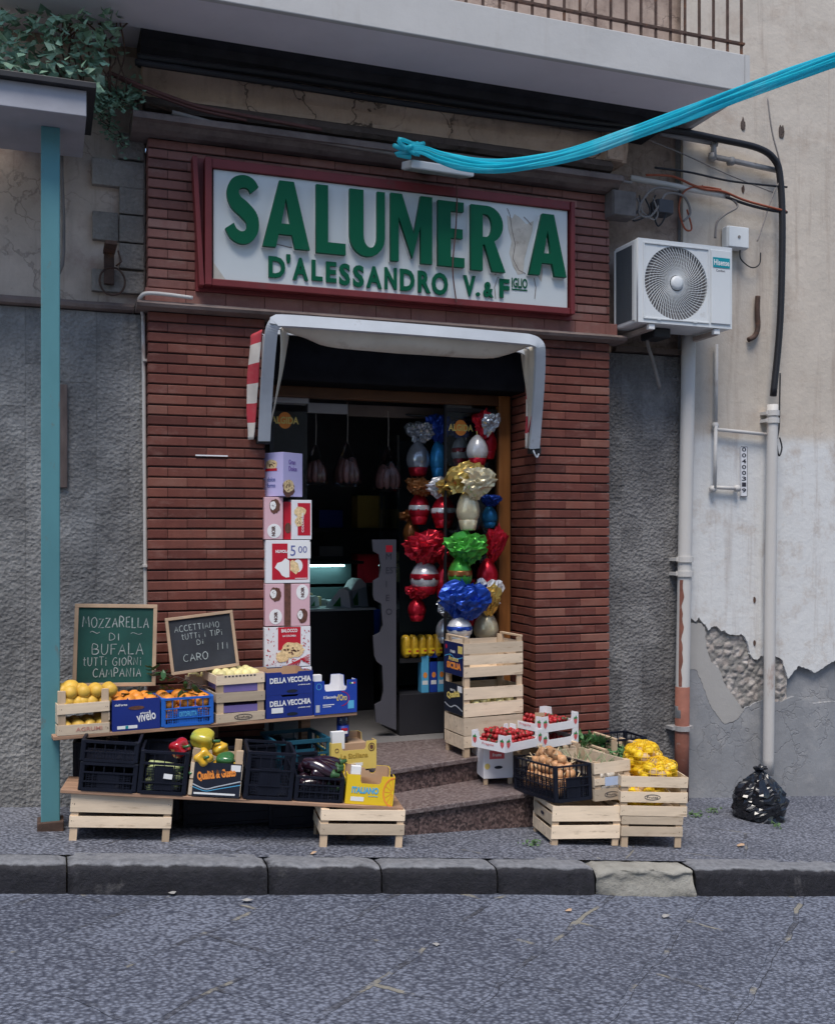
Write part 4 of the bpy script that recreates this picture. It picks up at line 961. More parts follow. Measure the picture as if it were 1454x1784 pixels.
for xx in (0.12, AWd-0.12):
    brk = MB(); brk.box(xx-0.02, 0.02, -0.045, xx+0.02, 0.42, -0.012); brk.build('bracket', mat('bracket_enamel', (0.34, 0.28, 0.25), 0.6, 0.2, 6, 0.1), ac, bevel=0.003)
    MB().box(xx-0.024, 0.0, -0.040, xx+0.024, 0.035, -0.002).build('rubber_foot', WHITEP, ac, bevel=0.004)
pp = MB(); h0 = Vector((0.22, 0.2, -0.01)); pp.tube(spline([h0, h0+Vector((0.02, .05, -.07)), h0+Vector((0.10, .1, -.2)), h0+Vector((0.19, .15, -.38))], 6), 0.014, 8); pp.build('drain_hose', CABLEG, ac, smooth=True)
pp = MB(); pp.box(0.2, 0.1, -0.07, 0.34, 0.28, -0.002); pp.build('valve_cover', DARKMET, ac, bevel=0.01)

# ---- pipes
def pipe_thing(name, label, cat, material, y, pts, r, n=12, group=None, sm=5):
    q = [P(a, b_, y + (c if len(rest := ()) == 0 else 0)) for a, b_, c in [(p + (0,))[:3] for p in pts]]
    mb = MB(); mb.tube(spline(q, sm) if sm > 1 else q, r, n)
    o = mb.build(name, material, None, smooth=True)
    return tag(o, label, cat, group)
def downpipe(label, topx, topy, botx, boty, y, r, material, collars, name='downpipe'):
    t = thing(name, label, 'pipe')
    a_, b_ = P(topx, topy, y), P(botx, boty, y)
    mb = MB(); n = 24; mb.tube([a_.lerp(b_, i/n) for i in range(n+1)], r, 16); mb.build('pipe_barrel', material, t, smooth=True)
    for py in collars:
        s_ = (py-topy)/(boty-topy); c = a_.lerp(b_, s_)
        mb = MB(); mb.tube([c+Vector((0,0,-.02)), c+Vector((0,0,.02))], r*1.22, 16); mb.box(c.x-r*1.5, y-0.008, c.z-.012, c.x+r*1.5, y+0.1, c.z+.012); mb.build('collar', material, t)
    return t, a_, b_
rp, a_, b_ = downpipe('old iron drainpipe flaking from white to rust red beside the grey stone', 1199, 585, 1187, 1250, 6.54, 0.052, PIPEW, (975, 1000), 'drainpipe')
# bare rust showing down its left face, then the red oxide foot
mb = MB(); c0, c1 = P(1190, 1165, 6.537), P(1187, 1395, 6.537); mb.tube([P(1188, 1196, 6.54), P(1186, 1400, 6.54)], 0.0535, 16); mb.build('lower_section', PIPER, rp, smooth=True)
mb = MB()
for i in range(26):
    py = 1010+i*7.4; q = P(1190.5-0.012*(py-1010), py, 6.54); wd = 0.5+0.45*noise.noise(Vector((i*0.4, 2, 0)))
    ring = []
    for j in range(6):
        an = math.pi*(1.02+0.10) + (j/5)*wd; mb.v.append((q.x+0.0532*math.cos(an), q.y+0.0532*math.sin(an), q.z))
for i in range(25):
    for j in range(5): a2 = i*6+j; mb.face((a2, a2+6, a2+7, a2+1))
mb.build('rust_patch', PIPER, rp, smooth=True)
c = P(1188, 1268, 6.54); mb = MB(); mb.tube([c+Vector((0,0,-.018)), c+Vector((0,0,.018))], 0.066, 16); mb.box(c.x-.09, 6.535, c.z-.012, c.x+.09, 6.64, c.z+.012); mb.build('collar', PIPEG, rp)
downpipe('straight pale plastic drainpipe with a socket joint below the black cables', 1345, 705, 1337, 1350, 6.53, 0.042, PIPEW, (720, 733), 'drainpipe')
# water pipes on the plaster wall
def poly_pipe(name, label, paths, material, r, y, cat='pipe', collars=()):
    t = thing(name, label, cat)
    for k, pth in enumerate(paths):
        mb = MB(); mb.tube([P(a, b_, y - (0.0 if k % 2 == 0 else 0.012)) for a, b_ in pth], r, 10); mb.build('pipe_run', material, t, smooth=True)
    for a, b_ in collars:
        q = P(a, b_, y); mb = MB(); mb.tube([q+Vector((-.02, 0, 0)), q+Vector((.02, 0, 0))], r*1.5, 10); mb.tube([q+Vector((0, 0, -.025)), q+Vector((0, 0, .025))], r*1.45, 10); mb.build('elbow', material, t, smooth=True)
    return t
poly_pipe('water_pipe', 'thin painted water pipe with an elbow running down the plaster to a capped stub', [[(1247, 600), (1246, 735)], [(1246, 742), (1244, 850)], [(1244, 849), (1282, 851)], [(1246, 748), (1335, 757)]], PIPEW, 0.014, 6.565, collars=((1245, 742), (1241, 852), (1283, 851)))
poly_pipe('gas_pipe', 'grey galvanised pipe stepping down under the thick black cable', [[(1150, 232), (1241, 249)], [(1242, 246), (1243, 275)], [(1238, 272), (1357, 298)]], PIPEG, 0.02, 6.55, collars=((1243, 249), (1240, 273), (1272, 281)))
poly_pipe('conduit', 'white plastic conduit sloping across the wall above the air conditioner', [[(1098, 310), (1268, 342)]], PIPEW, 0.022, 6.52, 'conduit')
mb = MB(); mb.tube([P(a, b_, 6.60) for a, b_ in ((107, 232), (108, 300), (111, 380), (111, 440), (109, 462), (101, 480))], 0.011, 8); o = mb.build('conduit', CABLEG, None, smooth=True)
tag(o, 'thin grey conduit clipped to the beige plaster beside the teal post', 'conduit')
# conduit down the left edge of the brick
t = thing('conduit', 'thin grey conduit bending off the ledge and running down the left edge of the bricks', 'conduit')
mb = MB(); mb.tube(spline([P(336, 519, 6.42), P(290, 513, 6.42), P(256, 511, 6.42), P(245, 518, 6.44), P(242, 530, 6.49), P(248, 545, 6.56), P(250, 580, 6.57), P(252, 800, 6.57), P(254, 1060, 6.57), P(255, 1240, 6.57)], 5), 0.012, 10); mb.build('conduit_run', PIPEW, t, smooth=True)
for py in (628, 986, 1150):
    q = P(254, py, 6.56); MB().box(q.x-.018, 6.545, q.z-.008, q.x+.03, 6.61, q.z+.008).build('clip', PIPEW, t, bevel=0.002)
# cables
def cable(name, label, pts, material, r, y, cat='cable', dy=0.0, n=7, group=None):
    q = [P(p[0], p[1], y + (p[2] if len(p) > 2 else 0)) for p in pts]
    o = MB().tube(spline(q, 6), r, n).build(name, material, None, smooth=True)
    return tag(o, label, cat, group)
cable('power_cable', 'thick black cable curving down the far right of the wall', [(240, 100, -.2), (460, 128, -.12), (640, 155, -.1), (860, 190, -.1), (1030, 214, -.08), (1170, 227), (1255, 243), (1320, 258), (1348, 278), (1358, 310), (1362, 400), (1358, 560), (1346, 690)], CABLEB, 0.026, 6.50)
cable('power_cable', 'second black cable hugging the dark beam under the balcony', [(236, 108, -.2), (460, 142, -.12), (700, 180, -.1), (900, 207, -.1), (1060, 226, -.05), (1150, 226)], CABLEB, 0.02, 6.47)
cable('thin_cable', 'thin black cable sagging to the right edge above the orange wires', [(1140, 292), (1200, 300), (1275, 316), (1370, 326)], CABLEB, 0.008, 6.5)
cable('orange_wire', 'orange wire looping over the white conduit', [(1125, 305), (1170, 307), (1205, 322), (1230, 330), (1260, 334), (1300, 350), (1368, 368)], CABLEO, 0.009, 6.49)
cable('orange_wire', 'second orange wire drooping in a long loop above the air conditioner', [(1255, 330), (1215, 325), (1190, 335), (1182, 365), (1192, 398), (1204, 398), (1196, 365)], CABLEO, 0.007, 6.5)
cable('grey_wire', 'grey wire coiled in a wide ring beside the junction box', [(1180, 332), (1140, 328), (1118, 350), (1112, 372), (1130, 378), (1146, 360), (1160, 338), (1190, 342), (1202, 370), (1190, 385)], CABLEG, 0.009, 6.48)
cable('grey_wire', 'grey wire hooking down from the end of the white conduit', [(1262, 340), (1280, 352), (1282, 362), (1262, 374), (1248, 388), (1245, 415)], CABLEG, 0.009, 6.5)
cable('thin_cable', 'long thin pale cable slanting across the upper plaster', [(1130, 244), (1200, 273), (1270, 305), (1345, 335)], CABLEG, 0.005, 6.5)
cable('thin_cable', 'pale cord hanging diagonally off the thick black cable', [(1336, 170), (1344, 230), (1360, 300), (1345, 340), (1322, 410), (1318, 420)], CABLEG, 0.006, 6.5)
cable('thin_cable', 'black bundle running on from the white conduit to the right edge', [(1264, 343), (1300, 356), (1340, 366), (1370, 370)], CABLEB, 0.011, 6.5)
cable('brown_wire', 'pair of brown wires slanting across the top left plaster', [(190, 126), (240, 147), (300, 170), (350, 186), (420, 200), (560, 226)], CABLEBR, 0.012, 6.36)
cable('brown_wire', 'lower brown wire following just beneath the upper one', [(196, 131), (250, 156), (300, 176), (350, 192), (430, 210)], CABLEBR, 0.010, 6.37)
cable('roof_pipe', 'short rusty pipe end sticking out under the brown wires', [(236, 172), (270, 184), (296, 192)], RUST, 0.014, 6.45, 'pipe')
cable('grey_wire', 'dusty pipe lying along the roll above the cornice', [(300, 196), (420, 226), (560, 246), (690, 268)], CABLEG, 0.016, 6.36, 'cable')
cable('grey_wire', 'grey wire leaving the lamp and sinking along the cornice', [(830, 285, -.1), (900, 290, -.05), (1000, 300), (1050, 312), (1100, 318)], CABLEG, 0.010, 6.40)
cable('meter_lead', 'black lead hanging in a loop under the white wall box', [(1288, 436, .05), (1290, 452, .05), (1308, 466, .05), (1322, 460, .05), (1324, 440, .05)], CABLEB, 0.005, 6.5)
cable('thin_cable', 'black cord with a hook hanging at the edge of the pale drainpipe', [(1358, 650), (1357, 700), (1356, 745), (1352, 770), (1356, 794), (1361, 780), (1357, 762)], CABLEB, 0.006, 6.5)
for k in range(5):
    r_ = random.Random(40+k); px = 1085+k*14
    cable('tangled_wire', 'dark wire looping in the tangle round the dark junction box', [(px, 340), (px+r_.uniform(-16, 10), 360), (px+r_.uniform(-12, 18), 388+r_.uniform(-8, 8)), (px+18, 372), (px+10, 345)], r_.choice((CABLEB, CABLEG, CABLEBR)), 0.006, 6.48, group='wires tangled at the junction box')
# boxes
def wallbox(name, label, cat, a, b_, c, d, y, dep, material, bev=0.01):
    p0, p1 = P(a, d, y), P(b_, c, y); t = thing(name, label, cat, (p0.x, y, p0.z)); w_, h_ = p1.x-p0.x, P(a, c, y).z-p0.z
    MB().box(0, 0.012, 0, w_, dep, h_).build('box_body', material, t, bevel=bev)
    MB().box(0.006, 0, 0.006, w_-0.006, 0.011, h_-0.006).build('lid', material, t, bevel=bev*0.4)
    return t, w_, h_
t, w_, h_ = wallbox('router_box', 'small white box with rounded foot on the plaster above the air conditioner', 'wall box', 1268, 1305, 391, 430, 6.50, 0.09, ACWHITE, 0.014)
MB().lathe([(0.012, 0), (0.012, 0.003)], 14, Matrix.Translation((w_/2, -0.001, h_*0.5)) @ Matrix.Rotation(math.pi/2, 4, 'X')).build('emblem', CABLEG, t)
wallbox('junction_box', 'dusty grey junction box at the right end of the cornice', 'junction box', 1068, 1109, 328, 374, 6.38, 0.14, mat('dusty_grey_box', (0.14, 0.125, 0.12), 0.85, 0.3, 12, 0.2))
wallbox('junction_box', 'dark box with a loose lid among the coiled wires', 'junction box', 1146, 1174, 344, 370, 6.47, 0.12, mat('dark_grey_box', (0.06, 0.06, 0.07), 0.6, 0.2, 8, 0.1))
wallbox('vent_box', 'pale square vent box half behind the blue film', 'vent', 1056, 1087, 224, 277, 6.44, 0.12, PL_BAND, 0.006)
# spotlight behind the blue film
t = thing('floodlight', 'white floodlight tilted down from the cornice under the blue film knot', 'lamp', tuple(P(716, 292, 6.15)), rad(3), rx=rad(14))
lw = P(828, 290, 6.15).x-P(716, 292, 6.15).x
MB().box(0, 0.0, 0, lw, 0.18, 0.05).build('lamp_body', ACWHITE, t, bevel=0.008)
MB().box(0.015, 0.015, -0.004, lw-0.015, 0.165, -0.001).build('lamp_glass', mat('lamp_lens', (0.32, 0.40, 0.38), 0.2, 0.05, 3, 0), t)
MB().box(lw*0.4, 0.18, 0.01, lw*0.6, 0.34, 0.035).build('bracket', RUST, t)
# street number plate: vertical strip of figures
p0, p1 = P(1289, 865, 6.585), P(1301, 778, 6.585)
t = thing('meter_plate', 'narrow upright white plate with a column of figures on the plaster', 'plate', (p0.x, 6.585, p0.z))
ph = P(1295, 778, 6.585).z-P(1295, 865, 6.585).z; pw = p1.x-p0.x
MB().box(0, 0, 0, pw, 0.012, ph).build('plate', WHITEC, t, bevel=0.002)
for i, ch in enumerate('00400319'):
    obj('figure', text_mesh(ch, INKP, pw*0.6, ph*0.085, 0.001, 0.02), t, (pw*0.2, -0.0008, ph*(0.90-i*0.117)))
fb = MB()
for q in ((0.001, 0, 0.004, ph), (pw-0.004, 0, pw-0.001, ph), (0.0045, 0, pw-0.0045, 0.004), (0.0045, ph-0.004, pw-0.0045, ph)): fb.box(q[0], -0.0015, q[1], q[2], -0.0003, q[3])
fb.build('border', INKP, t)
# rusty sign bracket at the left
t = thing('sign_bracket', 'rusty iron bracket with a ring sticking out of the grey quoins', 'bracket')
q = P(190, 440, 6.60)
mb = MB(); mb.box(q.x-0.035, 6.36, q.z-0.012, q.x+0.035, 6.60, q.z+0.012); mb.build('arm', RUST, t, bevel=0.003)
mb = MB(); mb.box(q.x-0.03, 6.56, q.z-0.20, q.x+0.03, 6.60, q.z-0.013); mb.build('back_strap', RUST, t, bevel=0.003)
mb = MB(); cc = P(196, 490, 6.56); mb.tube([(cc.x+0.075*math.cos(i/20*2*math.pi), 6.56, cc.z+0.085*math.sin(i/20*2*math.pi)) for i in range(21)], 0.006, 6); mb.build('ring', RUST, t)
mb = MB(); mb.tube([P(206, 437, 6.4), P(212, 456, 6.45), P(203, 463, 6.55)], 0.005, 6); mb.build('hook', RUST, t)
# rusted hook on the right wall
cable('rusty_hook', 'bent rusty iron hook left in the plaster right of the air conditioner', [(1319, 516), (1318, 540), (1319, 570), (1313, 586), (1303, 592)], RUST, 0.02, 6.57, 'hook')
for px, py, s_ in ((1293, 218, .05), (1360, 230, .06), (1293, 330, .03), (1313, 1045, .025), (1313, 1120, .025), (1222, 330, .03)):
    q = P(px, py, YP); mb = MB(); mb.prism([(q.x+s_*(0.6+0.5*noise.noise(Vector((i, px, 0))))*math.cos(i*math.pi/6)*0.7, q.z+s_*(0.7+0.6*noise.noise(Vector((i*0.9, py, 4))))*math.sin(i*math.pi/6)*1.3) for i in range(12)], YP-0.006, YP+0.01)
    mb.build('plaster_scar', RUST if py > 300 else DARKMOULD, bld)
# old shutter hinge plate on left stone
p0, p1 = P(106, 850, 6.60), P(118, 670, 6.60)
mb = MB(); mb.box(p0.x-0.06, 6.592, p0.z, p1.x, 6.64, P(118, 670, 6.6).z); tag(mb.build('shutter_frame', mat('weathered_brown_wood', (0.14, 0.105, 0.095), 0.8, 0.3, 6, 0.3, 30, stretch=(5, 5, 1)), None, bevel=0.006), 'narrow weathered wooden frame on the stone beside the teal post', 'frame')
# white tile slip in the brick pier
q0, q1 = P(341, 793, 6.49), P(397, 791, 6.49); MB().box(q0.x, 6.492, q0.z-.004, q1.x, 6.52, q0.z+.004).build('marble_slip', WHITEC, bld)

# ---- blue plastic film strung across the street
bf = [(712, 258, 6.10), (740, 262, 6.02), (770, 275, 5.92), (820, 287, 5.75), (880, 289, 5.55), (950, 279, 5.30), (1020, 262, 5.05), (1100, 233, 4.75), (1180, 204, 4.45), (1260, 174, 4.15), (1370, 134, 3.75), (1454, 104, 3.45), (1560, 70, 3.1), (1750, -10, 2.6)]
cl = spline([P(a, b_, y) for a, b_, y in bf], 8)
mb = MB(); n = 10; k = len(cl)
for st_ in range(9):                                    # many thin pleats lying along each other
    b0 = len(mb.v); pa = st_*0.70
    for i, p in enumerate(cl):
        t_ = i/(k-1); d = (cl[min(i+1, k-1)]-cl[max(i-1, 0)]).normalized(); up = Vector((0, 0, 1)); up = (up-d*up.dot(d)).normalized(); sd = d.cross(up)
        wv = (0.019+0.021*min(1, t_*5)-0.014*max(0, t_-0.3)) * (1+.18*noise.noise(Vector((t_*7, st_, 1))))
        ph_ = pa + 1.1*noise.noise(Vector((t_*4, st_*3.3, 0))) + 2.2*t_
        off = up*math.sin(ph_)*wv*.78 + sd*math.cos(ph_)*wv*.16
        tw = 0.9*noise.noise(Vector((t_*5, st_*1.7, 9))) + 0.35
        e1 = up*math.cos(tw)+sd*math.sin(tw); e2 = sd*math.cos(tw)-up*math.sin(tw)
        for q_ in range(n):
            a = 2*math.pi*q_/n; mb.v.append(tuple(p+off+e1*math.cos(a)*wv*.30+e2*math.sin(a)*wv*.05))
    for i in range(k-1):
        for q_ in range(n):
            q2_ = (q_+1) % n; mb.face((b0+i*n+q_, b0+i*n+q2_, b0+(i+1)*n+q2_, b0+(i+1)*n+q_))
bt = thing('blue_film', 'bright blue twisted plastic film strung from the cornice across the upper right', 'plastic film')
mb.build('film_rope', RIBBON, bt, smooth=True)
mb = MB(); kp = cl[0]
for i in range(9):
    a = i*0.8; mb.tube(spline([kp+Vector((0.05*math.sin(a*3), 0, 0.02*math.cos(a))), kp+Vector((-.02+.08*math.cos(a), .03*math.sin(a), .04*math.sin(a*2))), kp+Vector((.06+.05*math.sin(a*1.7), .02, .05*math.cos(a*1.3)))], 4), 0.014, 6)
mb.build('knot', RIBBON, bt, smooth=True)

# ---- teal kiosk at the far left with its grey roof, and the creeper on it
kq = P(105, 900, 6.08); xk = kq.x
kz = P(100, 228, 6.08).z
kio = thing('canopy_post', 'teal painted post carrying a grey canopy at the far left edge', 'canopy', (xk, 6.08, 0))
MB().box(-0.10, 0.0, -0.30, 0.0, 0.10, kz+0.02).build('post', TEALM, kio, bevel=0.006)
MB().box(-0.12, -0.02, -0.05, 0.02, 0.12, 0.06).build('foot', RUST, kio, bevel=0.006)
e0 = PZ(151, 203, kz+0.02) - Vector((xk, 6.08, 0))
MB().box(-1.8, e0.y, kz+0.02, e0.x, 0.45, kz+0.16).build('eave', mat('grey_eave', (0.36, 0.36, 0.40), 0.6, 0.1, 5, 0.1), kio, bevel=0.004)
MB().box(-1.85, e0.y-0.04, kz+0.161, e0.x+0.05, 0.45, kz+0.195).build('roof', DARKMET, kio, bevel=0.004)
# creeper: stems and many small leaves on the eave
plant = thing('wall_creeper', 'green creeper spilling over the grey eave at the top left', 'plant')
st = MB(); lv = MB()
rr = random.Random(11)
def leaf(mb, p, s, tilt):
    a = rr.uniform(0, 6.28); d = Vector((math.cos(a), math.sin(a)*0.7-0.4, rr.uniform(-.5, .6))).normalized(); up = Vector((rr.uniform(-.6, .6), -0.7, rr.uniform(.2, 1))).normalized(); w_ = d.cross(up).normalized()*s*0.42; up = d.cross(w_).normalized()*s*0.12
    mb.ct = rr.random()
    mb.add([p, p+d*s*0.35+w_+up, p+d*s, p+d*s*0.35-w_+up, p+d*s*0.5], [(0, 4, 1), (1, 4, 2), (2, 4, 3), (3, 4, 0)])
LEAFC = mat('creeper_leaf', (0.20, 0.34, 0.235), 0.55, 0.3, 12, 0.1, 40, tone=True, dirt=((0.27, 0.38, 0.27), 12, 0.5))
for i in range(900):
    px, py = rr.uniform(-20, 205), rr.uniform(20, 196)
    edge_ = 186 - max(0, px-150)*0.7 + 0
    if py > 70 and px > 250-py*0.55+rr.gauss(0, 14): continue
    if py > 176 and px < 155: continue
    p = P(px, py, rr.uniform(6.0, 6.5)); leaf(lv, p, rr.uniform(0.035, 0.08), 0)
for i in range(420):
    t_ = rr.random(); px, py = 165+75*t_+rr.gauss(0, 12), 175-12*t_+rr.gauss(0, 13)
    leaf(lv, P(px, py, rr.uniform(6.35, 6.6)), rr.uniform(0.025, 0.05), 0)
for s0 in ((160, 180), (170, 185), (178, 190)):
    path = [(s0[0]+t_*rr.uniform(10, 16)/10*3+rr.gauss(0, 1.5), s0[1]+t_*6.0) for t_ in range(12)]
    st.tube([P(a, b_, 6.55) for a, b_ in path], 0.003, 5)
    for a, b_ in path:
        for _ in range(5): leaf(lv, P(a+rr.gauss(0, 4), b_+rr.gauss(0, 4), rr.uniform(6.5, 6.6)), rr.uniform(0.018, 0.035), 0)
for i in range(14):
    px = rr.uniform(80, 230); st.tube(spline([P(px, 190, 6.5), P(px+rr.uniform(-30, 10), 150, 6.35), P(px+rr.uniform(-50, 20), 95, 6.3), P(px+rr.uniform(-60, 20), 40, 6.3)], 4), 0.005, 5)
for px in rr.sample(range(190, 245), 12):
    leaf(lv, P(px, rr.uniform(205, 285), 6.58), 0.03, 0)
lv.build('foliage', LEAFC, plant); st.build('stem', RUST, plant)
# ---- weeds in the joints of the paving
for wi, (px, py, lb) in enumerate(((929, 1474, 'small green weed beside the onion stack on the pavement'), (1212, 1424, 'low green weeds at the foot of the rusty drainpipe'), (1240, 1416, 'scrap of weed against the cement base of the wall'), (1352, 1442, 'tiny weed in front of the bin bag'))):
    g_ = G(px, py); wd_ = MB()
    for q_ in range(26 if wi != 3 else 14):
        leaf(wd_, Vector((g_.x+rr.gauss(0, .03), g_.y+rr.gauss(0, .018), ground(g_.x)+rr.uniform(.002, .035))), rr.uniform(.014, .03), 0)
    wt_ = thing('weed', lb, 'weed'); wd_.build('leaves', mat('weed_leaf', (.07, .13, .05), .6, .3, 20, .1, tone=True), wt_)
# ---- bin bag
bp = G(1330, 1434)
bw = 0.155
mb = MB(); nu, nv = 40, 26
for i in range(nv+1):
    v_ = i/nv; zz = 0.34*v_
    for j in range(nu):
        a = 2*math.pi*j/nu; base = (1.0+.12*math.sin(v_*5)) if v_ < .25 else max(.10, (1.112)*math.cos((v_-.25)/.75*math.pi*.5)**.75)
        q = Vector((math.cos(a)*1.6, math.sin(a)*1.6, v_*4)); cr = 1+0.18*noise.noise(q)+0.16*abs(noise.noise(q*2.3))-0.10*abs(noise.noise(q*4.7+Vector((3,1,2)))) + 0.09*(v_ > 0.5)*math.sin(a*9+v_*3)
        mb.v.append((bw*1.08*base*cr*math.cos(a), bw*base*cr*math.sin(a), zz + 0.02*noise.noise(q*3)*(v_ > .05)))
for i in range(nv):
    for j in range(nu):
        j2 = (j+1) % nu; mb.face((i*nu+j, i*nu+j2, (i+1)*nu+j2, (i+1)*nu+j))
mb.face(range(nu)[::-1]); mb.face(range(nv*nu, nv*nu+nu))
bag = thing('bin_bag', 'tied shiny black bin bag on the pavement under the pale drainpipe', 'bin bag', (bp.x+0.07, bp.y+0.14, ground(bp.x)-0.01))
mb.build('bag_body', BINBAG, bag)
mb = MB()
for i in range(7):
    a = i*0.9; mb.tube([(0, 0, 0.325), (0.03*math.cos(a), 0.03*math.sin(a), 0.355), (0.05*math.cos(a)+.01, 0.05*math.sin(a), 0.36+0.01*math.sin(i*2))], [0.018, 0.014, 0.006], 5)
mb.build('tied_neck', BINBAG, bag)
# ================================================================== GOODS
# every crate stands with its front left bottom corner at the origin: x along the front, y to the back, z up
def wood_crate(label, loc, rz, w, d, h, front, ends=None, leg=0.0, ext=0.02, name='wooden_crate', group='pale wooden fruit crates', rim=False, endpaper=None, frontpaper=None, stamp=None, tilt=(0, 0)):
    t = thing(name, label, 'crate', loc, rz, group, tilt[0], tilt[1])
    ends = ends if ends is not None else front
    ps = 0.026; th = 0.006
    for (px, py, sx, sy) in ((0, 0, 1, 1), (w, 0, -1, 1), (w, d, -1, -1), (0, d, 1, -1)):
        mb = MB(); mb.ct = R.random()
        tri = [(px+sx*th, py+sy*th), (px+sx*(th+ps*1.5), py+sy*th), (px+sx*(th+ps*1.5), py+sy*(th+ps*0.5)), (px+sx*(th+ps*0.5), py+sy*(th+ps*1.2)), (px+sx*th, py+sy*(th+ps*1.2))]
        mb.prism_xy(tri, 0, h+ext); mb.build('corner_post', WOODV, t)
    for y0 in (0.0, d-th):
        mb = MB()
        for z0, z1 in front:
            mb.ct = R.random(); e = R.uniform(-.002, .002)
            mb.add([(R.uniform(0, .004), y0, z0+e), (w-R.uniform(0, .004), y0, z0-e), (w-R.uniform(0, .004), y0, z1-e), (R.uniform(0, .004), y0, z1+e), (0, y0+th, z0+e), (w, y0+th, z0-e), (w, y0+th, z1-e), (0, y0+th, z1+e)],
                   [(0,1,2,3), (7,6,5,4), (0,4,5,1), (1,5,6,2), (2,6,7,3), (3,7,4,0)])
        if y0 == 0.0:
            mb.cm = 1; nl = mb
            for z0, z1 in front:
                for xx in (0.012, 0.022, w-0.012, w-0.022): nl.box(xx-.0012, -0.001, (z0+z1)/2-.0012+R.uniform(-.008, .008), xx+.0012, 0.0005, (z0+z1)/2+.0012)
        mb.build('side_slats', [WOOD, RUST], t)
    for x0 in (0.0005, w-th-0.0005):
        mb = MB()
        for z0, z1 in ends:
            mb.ct = R.random()*0.8; mb.box(x0, th+0.0005, z0+.001, x0+th, d-th-0.0005, z1-.001)
        if rim and True: pass
        mb.build('end_slats', WOOD, t, bevel=0.001)
    mb = MB(); zb_ = front[0][0]+0.004
    nb = max(3, int(d/0.075))
    for i in range(nb): mb.ct = R.random(); mb.box(th+.001, th+.001+i*(d-2*th-.002)/nb+.003, zb_, w-th-.001, th+.001+(i+1)*(d-2*th-.002)/nb-.003, zb_+.005)
    mb.build('base_slats', WOOD, t)
    if rim:
        for x0 in (0.0, w-0.03):
            mb = MB(); mb.box(x0+.007, 0.007, h+ext+.0005, x0+.03, d-.007, h+ext+0.014); mb.build('end_handle', WOODV, t, bevel=0.002)
    if stamp:
        s_ = stamp; e_ = obj('stamp', curve_mesh([ell(0, 0, s_[2]*0.5, 0.017, 28), ell(0, 0, s_[2]*0.47, 0.014, 28)], 0.0008, INKP), t, (s_[0], -0.0012, s_[1]))
        obj('lettering', text_mesh(s_[3], INKP, s_[2]*0.7, 0.014, 0.0006), e_, (-s_[2]*0.35, 0, -0.007))
    return t
def grid_panel(mb, w, h, nv, bars, th=0.010, rib=0.005, solid=None, y=0.0, M=None, rimh=0.018, lattice=None):
    for z0, z1 in bars: mb.box(0, y-0.004, z0, w, y+th, z1, M)
    for i in range(nv+1):
        x = (w-rib)*i/nv
        mb.box(x, y, bars[0][1], x+rib, y+th*0.6, bars[-1][0], M)
    if solid: mb.box(solid[0], y+0.001, solid[1], solid[2], y+th*0.7, solid[3], M)
    if lattice:
        x0, z0, x1, z1, nx, nz = lattice
        for i in range(nx+1): xx = x0+(x1-x0)*i/nx; mb.box(xx-.0015, y+.001, z0, xx+.0015, y+th*0.5, z1, M)
        for i in range(nz+1): zz = z0+(z1-z0)*i/nz; mb.box(x0, y+.0015, zz-.0015, x1, y+th*0.45, zz+.0015, M)
def plastic_crate(label, loc, rz, w, d, h, material, nv=6, bars=None, solid=None, name='plastic_crate', group='black plastic crates', tilt=(0, 0), lattice=None, full=False):
    t = thing(name, label, 'crate', loc, rz, group, tilt[0], tilt[1])
    bars = bars or [(0.0, 0.016), (h*0.30, h*0.30+0.007), (h*0.62, h*0.62+0.007), (h-0.016, h)]
    for k, (ww, M) in enumerate(((w-0.03, Matrix.Translation((0.015, 0, 0))), (w-0.03, Matrix.Translation((w-0.015, d, 0)) @ Matrix.Rotation(math.pi, 4, 'Z')),
                                 (d-0.03, Matrix.Translation((0, d-0.015, 0)) @ Matrix.Rotation(-math.pi/2, 4, 'Z')), (d-0.03, Matrix.Translation((w, 0.015, 0)) @ Matrix.Rotation(math.pi/2, 4, 'Z')))):
        mb = MB(); sol = (ww*0.28, h*0.10, ww*0.72, h*0.66) if solid and k < 2 else None
        lat = (0.02, h*0.12, ww-0.02, h*0.6, max(8, int(ww/0.018)), 8) if lattice else None
        if full: sol = (0.002, 0.017, ww-0.002, h-0.017)
        grid_panel(mb, ww, h, nv if k < 2 else max(4, int(nv*d/w)), bars, solid=sol, M=M, lattice=lat)
        mb.build('side_panel', material, t)
    mb = MB(); mb.box(0.012, 0.012, 0.004, w-0.012, d-0.012, 0.010); mb.build('base', material, t)
    for (x, y) in ((0, 0), (w-0.022, 0), (0, d-0.022), (w-0.022, d-0.022)):
        MB().box(x-0.002, y-0.002, 0.001, x+0.024, y+0.024, h+0.002).build('corner_post', material, t, bevel=0.005)
    return t
def notch(w, h, c, lo, r=0.012):                      # a tray wall: tall at the corners, low in the middle
    return [(0, 0), (w, 0), (w, h), (w-c, h), (w-c-r*0.3, lo+r), (w-c-r, lo), (c+r, lo), (c+r*0.3, lo+r), (c, h), (0, h)]
